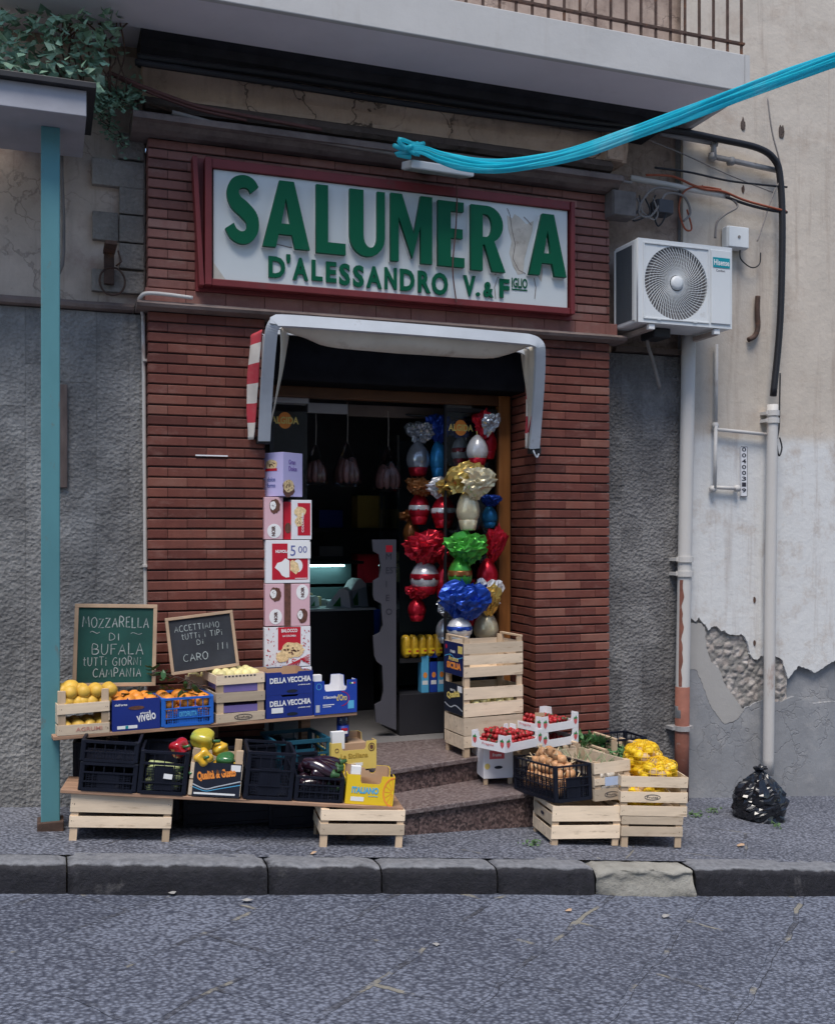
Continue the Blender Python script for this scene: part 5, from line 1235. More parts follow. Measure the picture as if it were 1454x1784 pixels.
def carton_tray(label, loc, rz, w, d, h, material, c=0.08, lo=None, inner=KRAFT, name='card_tray', group='card fruit trays', tilt=(0, 0), side_lo=None):
    t = thing(name, label, 'box', loc, rz, group, tilt[0], tilt[1])
    lo = lo if lo is not None else h*0.62; th = 0.004; sl = side_lo if side_lo is not None else lo
    def wall(nm, ww, M, l_):
        o = MB().prism(notch(ww, h, min(c, ww*0.3), l_), 0, th, M).build(nm, material, t)
        MB().prism(notch(ww-.002, h-.001, min(c, ww*0.3)-.001, l_-.001), th+.0003, th+.0012, M @ Matrix.Translation((.001, 0, 0))).build('inner_face', inner, o)
    wall('front_wall', w, Matrix.Identity(4), lo)
    wall('back_wall', w, Matrix.Translation((w, d, 0)) @ Matrix.Rotation(math.pi, 4, 'Z'), lo)
    wall('end_wall', d-0.011, Matrix.Translation((0, d-0.0055, 0)) @ Matrix.Rotation(-math.pi/2, 4, 'Z'), sl)
    wall('end_wall', d-0.011, Matrix.Translation((w, 0.0055, 0)) @ Matrix.Rotation(math.pi/2, 4, 'Z'), sl)
    MB().box(.006, .006, .001, w-.006, d-.006, .004).build('base', inner, t)
    return t
def closed_box(label, loc, rz, w, d, h, material, name='cake_box', cat='box', group=None, tilt=(0, 0)):
    t = thing(name, label, cat, loc, rz, group, tilt[0], tilt[1])
    MB().box(0, 0, 0, w, d, h).build('carton', material, t, bevel=0.0025)
    return t
FACE = {'f': lambda w, d: ((0, -0.0008, 0), 0.0), 'l': lambda w, d: ((-0.0008, d, 0), -math.pi/2)}
def pr_text(t, txt, m, x, z, w, h, face='f', W=0, D=0, bold=0.02, rot=0.0, name='lettering', lift=0.0):
    me = text_mesh(txt, m, w, h, 0.0006, bold)
    if rot: me.transform(Matrix.Rotation(rot, 4, 'Y'))
    if face == 'f': return obj(name, me, t, (x, -0.0012-lift, z))
    return obj(name, me, t, (-0.0012-lift, D-x, z), (0, 0, -math.pi/2))
def pr_poly(t, poly, m, face='f', D=0, name='print', lift=0.0):
    o = MB().prism(poly, -0.0006, 0.0).build(name, m, t)
    if face == 'f': o.location = (0, -0.0004-lift, 0)
    else: o.location = (-0.0004-lift, D, 0); o.rotation_euler = (0, 0, -math.pi/2)
    return o
def rectp(x0, z0, x1, z1): return [(x0, z0), (x1, z0), (x1, z1), (x0, z1)]
# ---- fruit and vegetables (one mesh of each kind, copied)
def ball(fn, nu=16, nv=11):
    mb = MB(); prof = []
    for i in range(nv+1):
        th = math.pi*i/nv
        for j in range(nu):
            ph = 2*math.pi*j/nu; d = Vector((math.sin(th)*math.cos(ph), math.sin(th)*math.sin(ph), -math.cos(th))); mb.v.append(tuple(fn(d, th, ph)))
    for i in range(nv):
        for j in range(nu):
            j2 = (j+1) % nu; mb.face((i*nu+j, i*nu+j2, (i+1)*nu+j2, (i+1)*nu+j))
    return mb
orange_me = ball(lambda d, t, p: d*0.041*(1-0.05*abs(d.z)**3)*(1+0.02*noise.noise(d*2))).mesh(ORANGE, True, 0, 'orange')
lemon_me = ball(lambda d, t, p: Vector((d.x, d.y, d.z*1.22 + 0.10*d.z**9))*0.033*(1+0.03*noise.noise(d*2))).mesh(LEMON, True, 0, 'lemon')
peach_me = ball(lambda d, t, p: d*0.040*(1-0.06*abs(d.z)**4)*(1+0.03*noise.noise(d*2))).mesh(GOLDF, True, 0, 'fruit')
pear_me = ball(lambda d, t, p: d*0.035*(1+0.05*noise.noise(d*2))).mesh(PEAR, True, 0, 'pale_fruit')
def onion_fn(d, t, p):
    r = 0.034*(1+0.035*math.sin(p*7))*(1+0.06*noise.noise(d*2)); z = d.z*0.86
    if d.z > 0.8: z += (d.z-0.8)*2.1; r *= (1-(d.z-0.8)*1.6)
    return Vector((d.x*r, d.y*r, z*0.034))
def mk_onion(seed):
    b_ = ball(onion_fn, 14, 11); rr_ = random.Random(seed); b_.cm = 1
    for k in range(5):
        a = rr_.uniform(0, 6.28); l = rr_.uniform(.02, .045)
        b_.tube([(0, 0, .036), (.004*math.cos(a), .004*math.sin(a), .045), (l*.5*math.cos(a), l*.5*math.sin(a), .045+l*.7)], [.004, .003, .0008], 4)
    return b_.mesh([ONION, STRAW], True, 0, 'onion')
onion_mes = [mk_onion(i) for i in range(3)]
def garlic_fn(d, t, p):
    r = 0.026*(1+0.10*abs(math.sin(p*3.5))); z = d.z*0.8
    if d.z > 0.75: z += (d.z-0.75)*3.2; r *= (1-(d.z-0.75)*2.2)
    return Vector((d.x*r, d.y*r, z*0.026))
garlic_me = ball(garlic_fn, 18, 12).mesh(GARLIC, True, 0, 'garlic')
def berry_fn(d, t, p): k = 1-0.35*max(0, -d.z); return Vector((d.x*k, d.y*k, d.z*1.15))*0.0165*(1+0.06*noise.noise(d*3))
def mk_berry():
    b_ = ball(berry_fn, 10, 8); b_.cm = 1
    for k in range(5):
        a = k*1.257; c, s_ = math.cos(a), math.sin(a)
        b_.add([(0, 0, .019), (c*.007-s_*.004, s_*.007+c*.004, .0195), (c*.013, s_*.013, .016), (c*.007+s_*.004, s_*.007-c*.004, .0195)], [(0, 3, 2, 1)])
    return b_.mesh([BERRY, LEAFM], True, 0, 'strawberry')
berry_me = mk_berry()
def pep_fn(d, t, p):
    lob = 1+0.13*math.cos(4*p+0.4)*(1-d.z*d.z*0.3)
    r = 0.052*lob*(0.86+0.14*d.z)
    z = d.z*0.060 - (0.020*math.exp(-((1-d.z)/0.10)) if d.z > 0.5 else 0) + (0.010*math.exp(-((1+d.z)/0.12)) if d.z < -0.5 else 0)
    return Vector((d.x*r, d.y*r, z))*(1+0.05*noise.noise(d*1.7+Vector((p*0, 1, 2))))
def mk_pepper(m):
    b_ = ball(pep_fn, 32, 20); b_.cm = 1
    b_.tube([(0, 0, .036), (.002, 0, .055), (.010, .004, .074)], [.010, .007, .008], 8)
    return b_.mesh([m, PEPG], True, 0, 'pepper')
aub_me = None
def mk_aub():
    mb = MB(); sp_ = spline([(-.10, 0, 0), (-.05, 0, .008), (.0, 0, .010), (.06, 0, .002), (.10, 0, -.004)], 5); k = len(sp_)
    rs = [0.046*math.sin(math.pi*min(1, (i/(k-1))*0.80+0.12))**0.6*(1.0-0.25*i/(k-1)) for i in range(k)]; rs[0] = .012
    mb.tube(sp_, rs, 16); mb.cm = 1
    mb.tube([(.093, 0, -.003), (.112, 0, -.003), (.135, .003, .004)], [.030, .014, .009], 8)
    return mb.mesh([AUBER, LEAFM], True, 0, 'aubergine')
aub_me = mk_aub()
def mk_zuc():
    mb = MB(); sp_ = spline([(-.085, 0, 0), (-.03, 0, .004), (.03, 0, .003), (.085, 0, 0)], 4); mb.tube(sp_, [.010]+[.018]*(len(sp_)-2)+[.009], 12); mb.cm = 1; mb.tube([(.085, 0, 0), (.105, .002, .002)], [.008, .007], 6)
    return mb.mesh([ZUCCH, LEAFM], True, 0, 'courgette')
zuc_me = mk_zuc()
bean_me = MB().tube(spline([(-.06, 0, 0), (-.02, .006, 0), (.02, .007, .001), (.06, 0, 0)], 4), [.001]+[.0042]*11+[.001], 6).mesh(BEAN, True, 0, 'bean')
def T(loc, rz): return Matrix.Translation(loc) @ Matrix.Rotation(rz, 4, 'Z')
def put(name, me, label, cat, group, M, local, rot=None, s=1.0, rr_=None):
    rr_ = rr_ or R
    rot = rot if rot is not None else (rr_.uniform(0, 6.3), rr_.uniform(0, 6.3), rr_.uniform(0, 6.3))
    o = obj(name, me, None); o.matrix_world = M @ Matrix.Translation(local) @ (Matrix.Rotation(rot[2], 4, 'Z') @ Matrix.Rotation(rot[1], 4, 'Y') @ Matrix.Rotation(rot[0], 4, 'X')) @ Matrix.Scale(s, 4)
    return tag(o, label, cat, group)
def heap(name, me, label, cat, group, M, x0, x1, y0, y1, z0, rad_, layers, seed, mound=0.0, jit=0.25, rotf=None, maxn=400):
    rr_ = random.Random(seed); out = []
    for L in range(layers):
        ins = rad_*1.0 + L*rad_*0.55
        nx = max(1, int((x1-x0-2*ins)/(rad_*2.02))+1); ny = max(1, int((y1-y0-2*ins)/(rad_*2.02))+1)
        for i in range(nx):
            for j in range(ny):
                if len(out) >= maxn: return out
                fx_ = (i+0.5)/nx; fy_ = (j+0.5)/ny
                x = x0+ins*0.9+(x1-x0-1.8*ins)*fx_+rr_.uniform(-jit, jit)*rad_; y = y0+ins*0.9+(y1-y0-1.8*ins)*fy_+rr_.uniform(-jit, jit)*rad_
                z = z0+rad_+L*rad_*1.5+rr_.uniform(-.2, .2)*rad_ + mound*math.sin(math.pi*fx_)*math.sin(math.pi*fy_)
                m_ = me if not isinstance(me, list) else rr_.choice(me)
                out.append(put(name, m_, label, cat, group, M, (x, y, z), rotf(rr_) if rotf else None, rr_.uniform(0.88, 1.1), rr_))
    return out

# ================================================================== LEFT DISPLAY
# lower board on two upturned crates
def gz(x): return ground(x)
LA, LB = G(130, 1466), G(692, 1478)
ldir = (Vector((LB.x, LB.y, 0))-Vector((LA.x, LA.y, 0))).normalized(); lrz = math.atan2(ldir.y, ldir.x)
LAy = LA.y
def lcrate(pxl, pyl, pxr, pyr, label, h):
    a_, b_ = G(pxl, pyl), G(pxr, pyr); w_ = (Vector((b_.x, b_.y))-Vector((a_.x, a_.y))).length + 0.03
    d_ = (b_-a_); rz_ = math.atan2(d_.y, d_.x); tilt = -math.asin(max(-1, min(1, d_.z/d_.length)))
    return wood_crate(label, a_-Vector((0.012*math.cos(rz_), 0.012*math.sin(rz_), 0.0)), rz_, w_, 0.30, h, [(0.075, 0.135), (0.155, h)], leg=0.07, ext=0.0, tilt=(0, tilt)), a_, b_, w_, rz_
HL1 = 0.252; HL2 = 0.215
c1, a1_, b1_, w1_, rz1 = lcrate(122, 1465, 291, 1467, 'upturned wooden crate carrying the left end of the lower board', HL1)
c2, a2_, b2_, w2_, rz2 = lcrate(559, 1477, 697, 1478, 'upturned wooden crate carrying the right end of the lower board', HL2)
zA, zB = a1_.z+HL1+0.002, a2_.z+HL2+0.002
bA = Vector((a1_.x-0.05, a1_.y-0.01, 0)); bB = Vector((b2_.x+0.03, b2_.y+0.01, 0))
bl = (bB-bA).length; brz = math.atan2((bB-bA).y, (bB-bA).x)
zA2 = zA - (zB-zA)/((a2_.x-a1_.x))*0.05; zB2 = zA + (zB-zA)/(a2_.x-a1_.x)*(b2_.x+0.03-a1_.x)
btilt = math.atan2(zB2-zA2, bl)
low_shelf = thing('display_board', 'lower weathered board resting on two upturned wooden crates', 'board', (bA.x, bA.y, zA2+0.004), brz, None, 0, -btilt)
mb = MB()
for i in range(2): mb.ct = R.random(); mb.box(0, 0.16*i, 0, bl, 0.16*i+0.158, 0.020)
mb.build('plank', PLANK, low_shelf, bevel=0.003)
LOWM = Matrix.Translation((bA.x, bA.y, zA2+0.004)) @ Matrix.Rotation(brz, 4, 'Z') @ Matrix.Rotation(-btilt, 4, 'Y')
def low_px(px):                      # distance along the lower board under a picture column
    lo_, hi_ = -0.3, bl+0.3
    for _ in range(40):
        m_ = (lo_+hi_)/2; q = LOWM @ Vector((m_, 0.0, 0.02)); u = (q.x*CS-q.y*SN)/(q.x*SN+q.y*CS)*FPX+CX
        if u < px: lo_ = m_
        else: hi_ = m_
    return (lo_+hi_)/2
def on_low(s_, y, drz=0.0):
    M = LOWM @ Matrix.Translation((s_, y, 0.0215)); e = M.to_euler(); return M.translation.copy(), e
def place_low(t, s_, y, z=0.0215, drz=0.0):
    M = LOWM @ Matrix.Translation((s_, y, z)) @ Matrix.Rotation(drz, 4, 'Z'); t.location = M.translation; t.rotation_euler = M.to_euler(); return M
# black crates on the lower board
s0, s1 = low_px(135), low_px(238)
w_ = low_px(236)-low_px(136)
cb = plastic_crate('empty black plastic crate at the bottom of the nested left pair', (0,0,0), 0, w_, 0.30, 0.155, BLACKP, 5, solid=True, lattice=True); M0 = place_low(cb, low_px(136), 0.0)
cb = plastic_crate('empty black plastic crate nested on top at the far left', (0,0,0), 0, w_, 0.30, 0.115, BLACKP, 5, [(0, .014), (.05, .057), (.10, .115)], lattice=True); place_low(cb, low_px(134), 0.0, 0.0215+0.158)
w_ = low_px(324)-low_px(240)
cb = plastic_crate('black plastic crate of pale courgettes with a small white tag', (0,0,0), 0, w_, 0.34, 0.235, BLACKP, 4, [(0, .018), (.06, .066), (.16, .172), (.222, .235)], solid=True, lattice=True); M1 = place_low(cb, low_px(239), 0.0)
MB().box(w_*0.48, -0.006, 0.098, w_*0.66, -0.005, 0.125, Matrix.Rotation(rad(4), 4, 'Y')).build('price_tag', WHITEP, cb)
for i in range(16):
    put('courgette', zuc_me, 'pale green courgette lying in the black tagged crate', 'courgette', 'courgettes in the tagged crate', M1, (w_*0.5+R.uniform(-.012, .012), 0.035+0.018*(i % 4)*2.2+R.uniform(-.01, .01), 0.03+0.032*(i//4)), (0, R.uniform(-.1, .1), R.uniform(-.15, .15)))
# pepper crate
w_ = low_px(418)-low_px(327)
pc = wood_crate('wooden crate of peppers with a black paper front and orange script', (0,0,0), 0, w_, 0.36, 0.185, [(0.01, 0.09), (0.10, 0.185)], ext=0.075)
M2 = place_low(pc, low_px(327), 0.0)
pap = MB().box(0.02, -0.0035, 0.004, w_-0.006, -0.0012, 0.19).build('paper_front', NAVYL, pc)
pr_text(pap, 'Qualità & Gusto', ORANGEP, 0.045, 0.082, w_-0.075, 0.055, bold=0.045, rot=rad(-9), lift=0.003)
wv_ = MB(); ribbon(wv_, spline([(0.02, 0.07, 0), (0.09, 0.045, 0), (0.15, 0.06, 0), (w_-0.006, 0.095, 0)], 6), 0.006, -0.0042); wv_.build('wave_line', GREYMET, pap)
wv_ = MB(); ribbon(wv_, spline([(0.02, 0.055, 0), (0.09, 0.034, 0), (0.15, 0.046, 0), (w_-0.006, 0.075, 0)], 6), 0.004, -0.0042); wv_.build('wave_line', CYANP, pap)
pr_poly(pap, rectp(0.03, 0.015, w_-0.03, 0.025), WHITEP, lift=0.0035, name='white_strip'); pr_poly(pap, rectp(w_-0.065, 0.148, w_-0.012, 0.183), WHITEP, lift=0.0035, name='white_label')
pr_poly(pap, ell(w_*0.55, 0.142, 0.03, 0.010), INKP, lift=0.0038, name='hand_slot')
pep = {k: mk_pepper(m) for k, m in (('r', PEPR), ('y', PEPY), ('l', PEPYG), ('g', PEPG))}
def pepper(k, label, px, py, yoff, rot, s):
    b_ = M2.translation.y+yoff; q = P(px, py, b_); o = obj('pepper', pep[k]); o.location = q; o.rotation_euler = rot; o.scale = (s, s, s)
    return tag(o, label, 'pepper', 'peppers heaped in their crate')
pepper('r', 'glossy red pepper leaning at the left of the pepper heap', 312, 1303, 0.10, (rad(75), 0.3, 0.4), 1.15)
pepper('l', 'big lime and yellow pepper on top of the pepper heap', 353, 1288, 0.12, (rad(100), 0.2, 1.3), 1.30)
pepper('y', 'round yellow pepper facing the street under the lime pepper', 353, 1320, 0.03, (rad(80), 0, 0.1), 1.12)
pepper('y', 'small yellow pepper tucked behind at the right of the heap', 383, 1306, 0.13, (rad(70), 0.5, 2.0), 0.9)
pepper('g', 'dark green pepper lying at the right front of the heap', 393, 1325, 0.03, (rad(95), 0.2, 1.45), 1.0)
for i, (dx, dy) in enumerate(((0.06, 0.12), (0.16, 0.14), (0.22, 0.2), (0.09, 0.24), (0.18, 0.27), (0.05, 0.05))):
    o = put('pepper', pep['ryyglr'[i]], 'pepper buried low in the wooden pepper crate', 'pepper', 'peppers low in their crate', M2, (dx, dy, 0.13))
# black crates to the right of the peppers
w_ = low_px(508)-low_px(424)
cb = plastic_crate('tall empty black plastic crate between the peppers and the aubergines', (0,0,0), 0, w_, 0.34, 0.265, BLACKP, 4, [(0, .018), (.075, .081), (.16, .167), (.25, .265)], solid=True, lattice=True); place_low(cb, low_px(424), 0.0, drz=rad(2))
w_ = low_px(597)-low_px(512)
cb = plastic_crate('low black plastic crate heaped with aubergines', (0,0,0), 0, w_, 0.36, 0.14, BLACKP, 7, [(0, .016), (.05, .056), (.09, .096), (.128, .14)], lattice=True); M3 = place_low(cb, low_px(512), 0.02)
for i in range(12):
    put('aubergine', aub_me, 'dark shiny aubergine heaped in the low black crate', 'aubergine', 'aubergines in the black crate', M3, (w_*0.5+R.uniform(-.05, .05), 0.06+0.075*(i % 4), 0.055+0.05*(i//4)+0.02*(i % 4 == 0)), (R.uniform(-.3, .3), R.uniform(-.25, .25), R.uniform(-.5, .5)))
# yellow trays
w_ = low_px(684)-low_px(601)
yt = carton_tray('bright yellow card tray lettered ITALIANO at the right end of the lower board', (0,0,0), 0, w_, 0.30, 0.165, YELLOWC, c=0.075, lo=0.118, group='yellow card trays'); M4 = place_low(yt, low_px(601), 0.02, drz=rad(-2))
pr_text(yt, 'ITALIANO', CYANP, 0.032, 0.062, w_*0.56, 0.038, bold=0.05, lift=0.0)
pr_poly(yt, rectp(0.03, 0.018, 0.105, 0.042), WHITEP); pr_text(yt, 'qualità', CYANP, w_*0.47, 0.045, 0.055, 0.008)
whl = obj('orange_wheel', curve_mesh([ell(0, 0, 0.062, 0.085, 30, math.pi*0.5, math.pi*1.5)+ell(0, 0, 0.054, 0.076, 30, math.pi*1.5, math.pi*0.5)], 0.0008, ORANGEP), yt, (w_-0.002, -0.0008, 0.078))
sp_ = MB()
for k in range(7):
    a = math.pi*(0.5+ (k+0.5)/7); ribbon(sp_, [(0.012*math.cos(a), 0.014*math.sin(a)), (0.052*math.cos(a), 0.074*math.sin(a))], 0.003, 0)
sp_.build('segments', ORANGEP, whl, loc=(0, -0.0002, 0))
mb = MB(); mb.prism([(0.09, 0.10), (0.20, 0.10), (0.20, 0.118), (0.18, 0.126), (0.165, 0.122), (0.15, 0.140), (0.135, 0.138), (0.12, 0.158), (0.105, 0.155), (0.09, 0.168)], 0.25, 0.256); mb.build('torn_flap', KRAFT, yt)
MB().box(0.02, 0.01, 0.166, 0.075, 0.05, 0.21).build('corner_label', WHITEP, yt)
# behind, on the step: pale yellow tray on teal crates, bottle
yb = P(577, 1345, 6.02)
for i, (lb, hh) in enumerate((('lower empty yellow card tray hidden behind the ITALIANO tray', 0.12),)):
    carton_tray(lb, (yb.x+0.01, yb.y+0.03, 0.022), rad(5), 0.27, 0.36, 0.12, YELLOWP, group='yellow card trays')
hz_ = yb.z
wv2 = P(657, 1345, 6.02).x-yb.x
yt2 = carton_tray('pale yellow card tray with a round brown emblem on the step', (yb.x, yb.y, hz_), rad(3), wv2, 0.34, 0.17, YELLOWP, c=0.065, lo=0.12, group='yellow card trays')
pr_text(yt2, 'La Siciliana', mat('ochre_ink', (0.40, 0.26, 0.04), 0.7, 0.1, 5, 0), 0.06, 0.072, wv2*0.6, 0.030)
obj('emblem', curve_mesh([ell(0, 0, 0.022, 0.025, 20), ell(0, 0, 0.018, 0.021, 20), ell(0, 0, 0.012, 0.014, 10)], 0.0008, BROWNP), yt2, (wv2-0.032, -0.0012, 0.132))
obj('emblem', curve_mesh([ell(0, 0, 0.012, 0.013, 16), ell(0, 0, 0.009, 0.010, 16)], 0.0008, BROWNP), yt2, (0.035, -0.0012, 0.125))
pr_poly(yt2, rectp(0.085, 0.022, 0.20, 0.042), WHITEP)
MB().box(0.025, 0.06, 0.12, 0.105, 0.10, 0.225).build('corner_label', WHITEP, yt2)
# support under the pale tray so that it stands on the first step
if hz_ > 0.16: pass
# teal crates on the pavement under the upper board
tq = P(483, 1345, 6.03)
wt_ = P(578, 1340, 6.03).x-tq.x
zb_t = gz(tq.x)+0.005
hts = (P(483, 1292, 6.03).z-zb_t)
for k in range(3):
    plastic_crate(('lowest', 'middle', 'topmost')[k]+' teal plastic crate of the stack under the upper board', (tq.x, tq.y, zb_t+k*hts/3), rad(5), wt_, 0.36, hts/3-0.004, TEALP, 3, [(0, .02), (hts/3*0.42, hts/3*0.42+.012), (hts/3-.026, hts/3-.004)], solid=True, group='teal crates under the upper board')
# bottle standing on the pale tray's crates
bq = P(597, 1292, 6.25); bz = P(597, 1293, 6.25).z
bt_ = thing('drink_bottle', 'blue labelled plastic drink bottle behind the yellow trays', 'bottle', (bq.x, 6.25, bz))
MB().lathe([(.034, 0), (.038, .01), (.038, .13), (.036, .155), (.022, .185), (.013, .20), (.013, .215)], 20).build('bottle_body', BOTTLE, bt_, smooth=True)
MB().lathe([(.0385, .04), (.0385, .11)], 20).build('label', BLUEC2, bt_, smooth=True)
MB().lathe([(.0145, .213), (.0145, .232), (.004, .233)], 12).build('cap', BLUEC2, bt_, smooth=True)
MB().box(-.02, -.0405, .078, .02, -.0392, .095).build('label_flash', REDC, bt_)
MB().box(-.02, -.0405, .060, .02, -.0392, .076).build('label_flash', WHITEP, bt_)
MB().box(bq.x-.13, 6.20, ZF-0.25, bq.x+.14, 6.42, bz-0.001).build('card_carton', KRAFT, None); tag(bpy.data.objects['card_carton'], 'plain brown carton under the blue drink bottle', 'box')

# ================================================================== UPPER BOARD
UZ = 0.545
uA, uB = PZ(100, 1283, UZ), PZ(622, 1240, UZ)
ud = (uB-uA); ul = ud.length; urz = math.atan2(ud.y, ud.x)
UPM = T((uA.x, uA.y, UZ-0.022), urz)
up_shelf = thing('display_board', 'upper weathered board carrying the fruit crates and cake boxes', 'board', UPM.translation, urz)
mb = MB()
for i in range(3): mb.ct = R.random(); mb.box(-0.02, 0.15*i, 0, ul, 0.15*i+0.148, 0.021)
mb.build('plank', PLANK, up_shelf, bevel=0.003)
for s_ in (0.35, 0.95, 1.55):
    q = UPM @ Vector((s_, 0.33, 0)); zg = gz(q.x)
    mb = MB(); mb.box(s_-0.03, 0.30, zg-UPM.translation.z, s_+0.03, 0.36, -0.001); mb.build('trestle_leg', PLANK, up_shelf)
def up_px(px, y=0.0, z=0.022):
    lo_, hi_ = -0.4, ul+0.4
    for _ in range(40):
        m_ = (lo_+hi_)/2; q = UPM @ Vector((m_, y, z)); u = (q.x*CS-q.y*SN)/(q.x*SN+q.y*CS)*FPX+CX
        if u < px: lo_ = m_
        else: hi_ = m_
    return (lo_+hi_)/2
def place_up(t, s_, y=0.0, z=0.0225, drz=0.0, tilt=None):
    M = UPM @ Matrix.Translation((s_, y, z)) @ Matrix.Rotation(drz, 4, 'Z')
    if tilt is not None: M = M @ Matrix.Rotation(tilt, 4, 'X')
    t.location = M.translation; t.rotation_euler = M.to_euler(); return M
# lemons: crate on crate
w_ = up_px(192)-up_px(100)
cr = wood_crate('lower wooden crate of lemons at the left end of the upper board', (0,0,0), 0, w_, 0.30, 0.115, [(0.0, 0.055)], [(0, .055), (.065, .115)], ext=0.0); M5 = place_up(cr, up_px(100))
pr_text(cr, 'AGRUMI', mat('faded_red_ink', (0.55, 0.25, 0.2), 0.8, 0.2, 5, 0), w_*0.35, 0.017, w_*0.5, 0.022, bold=0.01)
cr2 = wood_crate('upper wooden crate of yellow fruit at the left end of the upper board', (0,0,0), 0, w_, 0.30, 0.125, [(0.0, 0.055)], [(0, .055)], ext=0.0); M6 = place_up(cr2, up_px(100), 0.0, 0.0225+0.118)
for i in range(12):
    put('lemon', lemon_me, 'round yellow lemon in the lower crate at the left end', 'lemon', 'lemons in the lower crate', M5, (0.045+0.068*(i % 4), 0.045+0.075*(i//4), 0.045), (rad(85), 0, R.uniform(0, 6)))
for i in range(20):
    k = i//12
    put('peach', peach_me, 'golden yellow fruit piled in the upper crate at the left end', 'fruit', 'golden fruit in the upper crate', M6, (0.045+0.072*(i % 4)+0.03*k, 0.045+0.078*((i % 12)//4), 0.052+0.058*k), None)
for (px, py, s_) in ((123, 1200, 1.35), (140, 1203, 1.15), (110, 1205, 1.3), (145, 1222, 0.95), (120, 1222, 1.0)):
    o = obj('grapefruit', peach_me); o.location = P(px, py, M6.translation.y+0.14 if py < 1210 else M6.translation.y+0.06); o.scale = (s_, s_, s_); tag(o, 'large pale golden fruit topping the pile at the left end', 'fruit', 'large fruit on the left pile')
# blue box of oranges
w_ = up_px(279)-up_px(196)
bx = carton_tray('navy blue card box with white script and oranges inside', (0,0,0), 0, w_, 0.30, 0.175, BLUEC, c=w_*0.45, lo=0.172, group='blue card boxes'); M7 = place_up(bx, up_px(196))
pr_text(bx, 'vivelo', WHITEP, w_*0.52, 0.040, w_*0.40, 0.055, bold=0.02, rot=rad(-8)); pr_text(bx, 'dell\'orto', WHITEP, w_*0.05, 0.140, w_*0.26, 0.013); pr_text(bx, 'vitamine', WHITEP, w_*0.6, 0.088, w_*0.2, 0.011)
pr_poly(bx, rectp(w_*0.10, 0.010, w_*0.52, 0.028), WHITEP, name='label_strip'); pr_poly(bx, rectp(w_*0.27, 0.011, w_*0.33, 0.027), TEALPR, lift=0.0008, name='label_mark')
obj('hand_slot', curve_mesh([ell(0, 0, 0.045, 0.011, 20)], 0.0008, BROWNP), bx, (w_*0.5, -0.0008, 0.125))
for i in range(12):
    put('orange', orange_me, 'bright orange in the navy blue card box', 'orange', 'oranges in the navy box', M7, (0.045+(w_-0.09)*(i % 4)/3, 0.05+0.085*(i//4), 0.150+R.uniform(-.01, .012)), None, 1.05)
# bright blue basket
w_ = up_px(372)-up_px(282)
bk_ = plastic_crate('bright blue slotted plastic basket of leafy oranges', (0,0,0), 0, w_, 0.30, 0.165, BLUEP, 6, [(0, .016), (.045, .05), (.10, .106), (.153, .165)], solid=True, name='fruit_basket', group=None, lattice=True); M8 = place_up(bk_, up_px(282))
pr_text(bk_, 'ORTOFRUTTA', CYANP, w_*0.33, 0.055, w_*0.34, 0.030, lift=0.004)
for i in range(18):
    put('orange', orange_me, 'orange with leaves in the bright blue basket', 'orange', 'oranges in the blue basket', M8, (0.05+(w_-0.1)*(i % 3)/2, 0.05+0.095*((i % 9)//3), 0.06+0.075*(i//9)), None, 1.12)
lf = MB()
rr = random.Random(5)
def bigleaf(mb, p, d, s, wd=0.3):
    d = Vector(d).normalized(); sd = d.cross(Vector((0, 0.4, 1))).normalized()*s*wd; up = d.cross(sd).normalized()*s*0.15
    p = Vector(p); mb.ct = rr.random()
    mb.add([p, p+d*s*.3+sd*.8-up*.4, p+d*s*.65+sd*.8-up*.4, p+d*s-up, p+d*s*.65-sd*.8-up*.4, p+d*s*.3-sd*.8-up*.4, p+d*s*.3, p+d*s*.65], [(0,6,1), (1,6,7,2), (2,7,3), (3,7,4), (4,7,6,5), (5,6,0)])
for i in range(34):
    px, py = rr.choice(((262, 1165), (275, 1190), (300, 1198), (320, 1198), (285, 1180), (335, 1205), (245, 1205), (355, 1213), (268, 1172)))
    p = P(px+rr.gauss(0, 8), py+rr.gauss(0, 4), M8.translation.y+rr.uniform(0.05, 0.22)); bigleaf(lf, p, (rr.uniform(-1, 1), rr.uniform(-.7, .2), rr.uniform(-.3, .5)), rr.uniform(.05, .09))
tg = thing('orange_sprig', 'dark green leaves and twigs lying over the oranges', 'leaves'); lf.build('leaves', LEAFM, tg)
tw = MB()
for k in range(6):
    a = P(262+k*16, 1175+k*5, M8.translation.y+0.15); tw.tube(spline([a, a+Vector((.05, -.02, .02)), a+Vector((.12, .0, -.02))], 3), 0.003, 5)
tw.build('twigs', RUST, tg)
# two stacked wooden crates with purple liners
w_ = up_px(462)-up_px(377)
cw = wood_crate('lower wooden crate of the purple lined pair on the upper board', (0,0,0), 0, w_, 0.32, 0.115, [(0.0, 0.052)], ext=0.0, stamp=(w_*0.55, 0.026, 0.11, 'Eurofrutta')); M9 = place_up(cw, up_px(377))
MB().box(.03, .008, .055, w_-.03, .31, .095).build('liner', PURPLE, cw)
cw = wood_crate('upper wooden crate of pale fruit in a purple liner beside the small chalkboard', (0,0,0), 0, w_, 0.32, 0.165, [(0.0, 0.056), (0.105, 0.160)], ext=0.0); M10 = place_up(cw, up_px(377), 0.0, 0.0225+0.117)
MB().box(.03, .008, .058, w_-.03, .30, .145).build('liner', PURPLE, cw)
for i in range(15):
    put('pale_fruit', pear_me, 'pale yellow fruit bedded in the purple liner', 'fruit', 'pale fruit in the purple liner', M10, (.045+.05*(i % 5), .05+.09*(i//5), .150), None)
sl = MB()
for i in range(9): sl.box(.05+i*.022, -.0012, .148, .062+i*.022, -.0002, .156)
sl.build('comb_edge', INKP, cw)
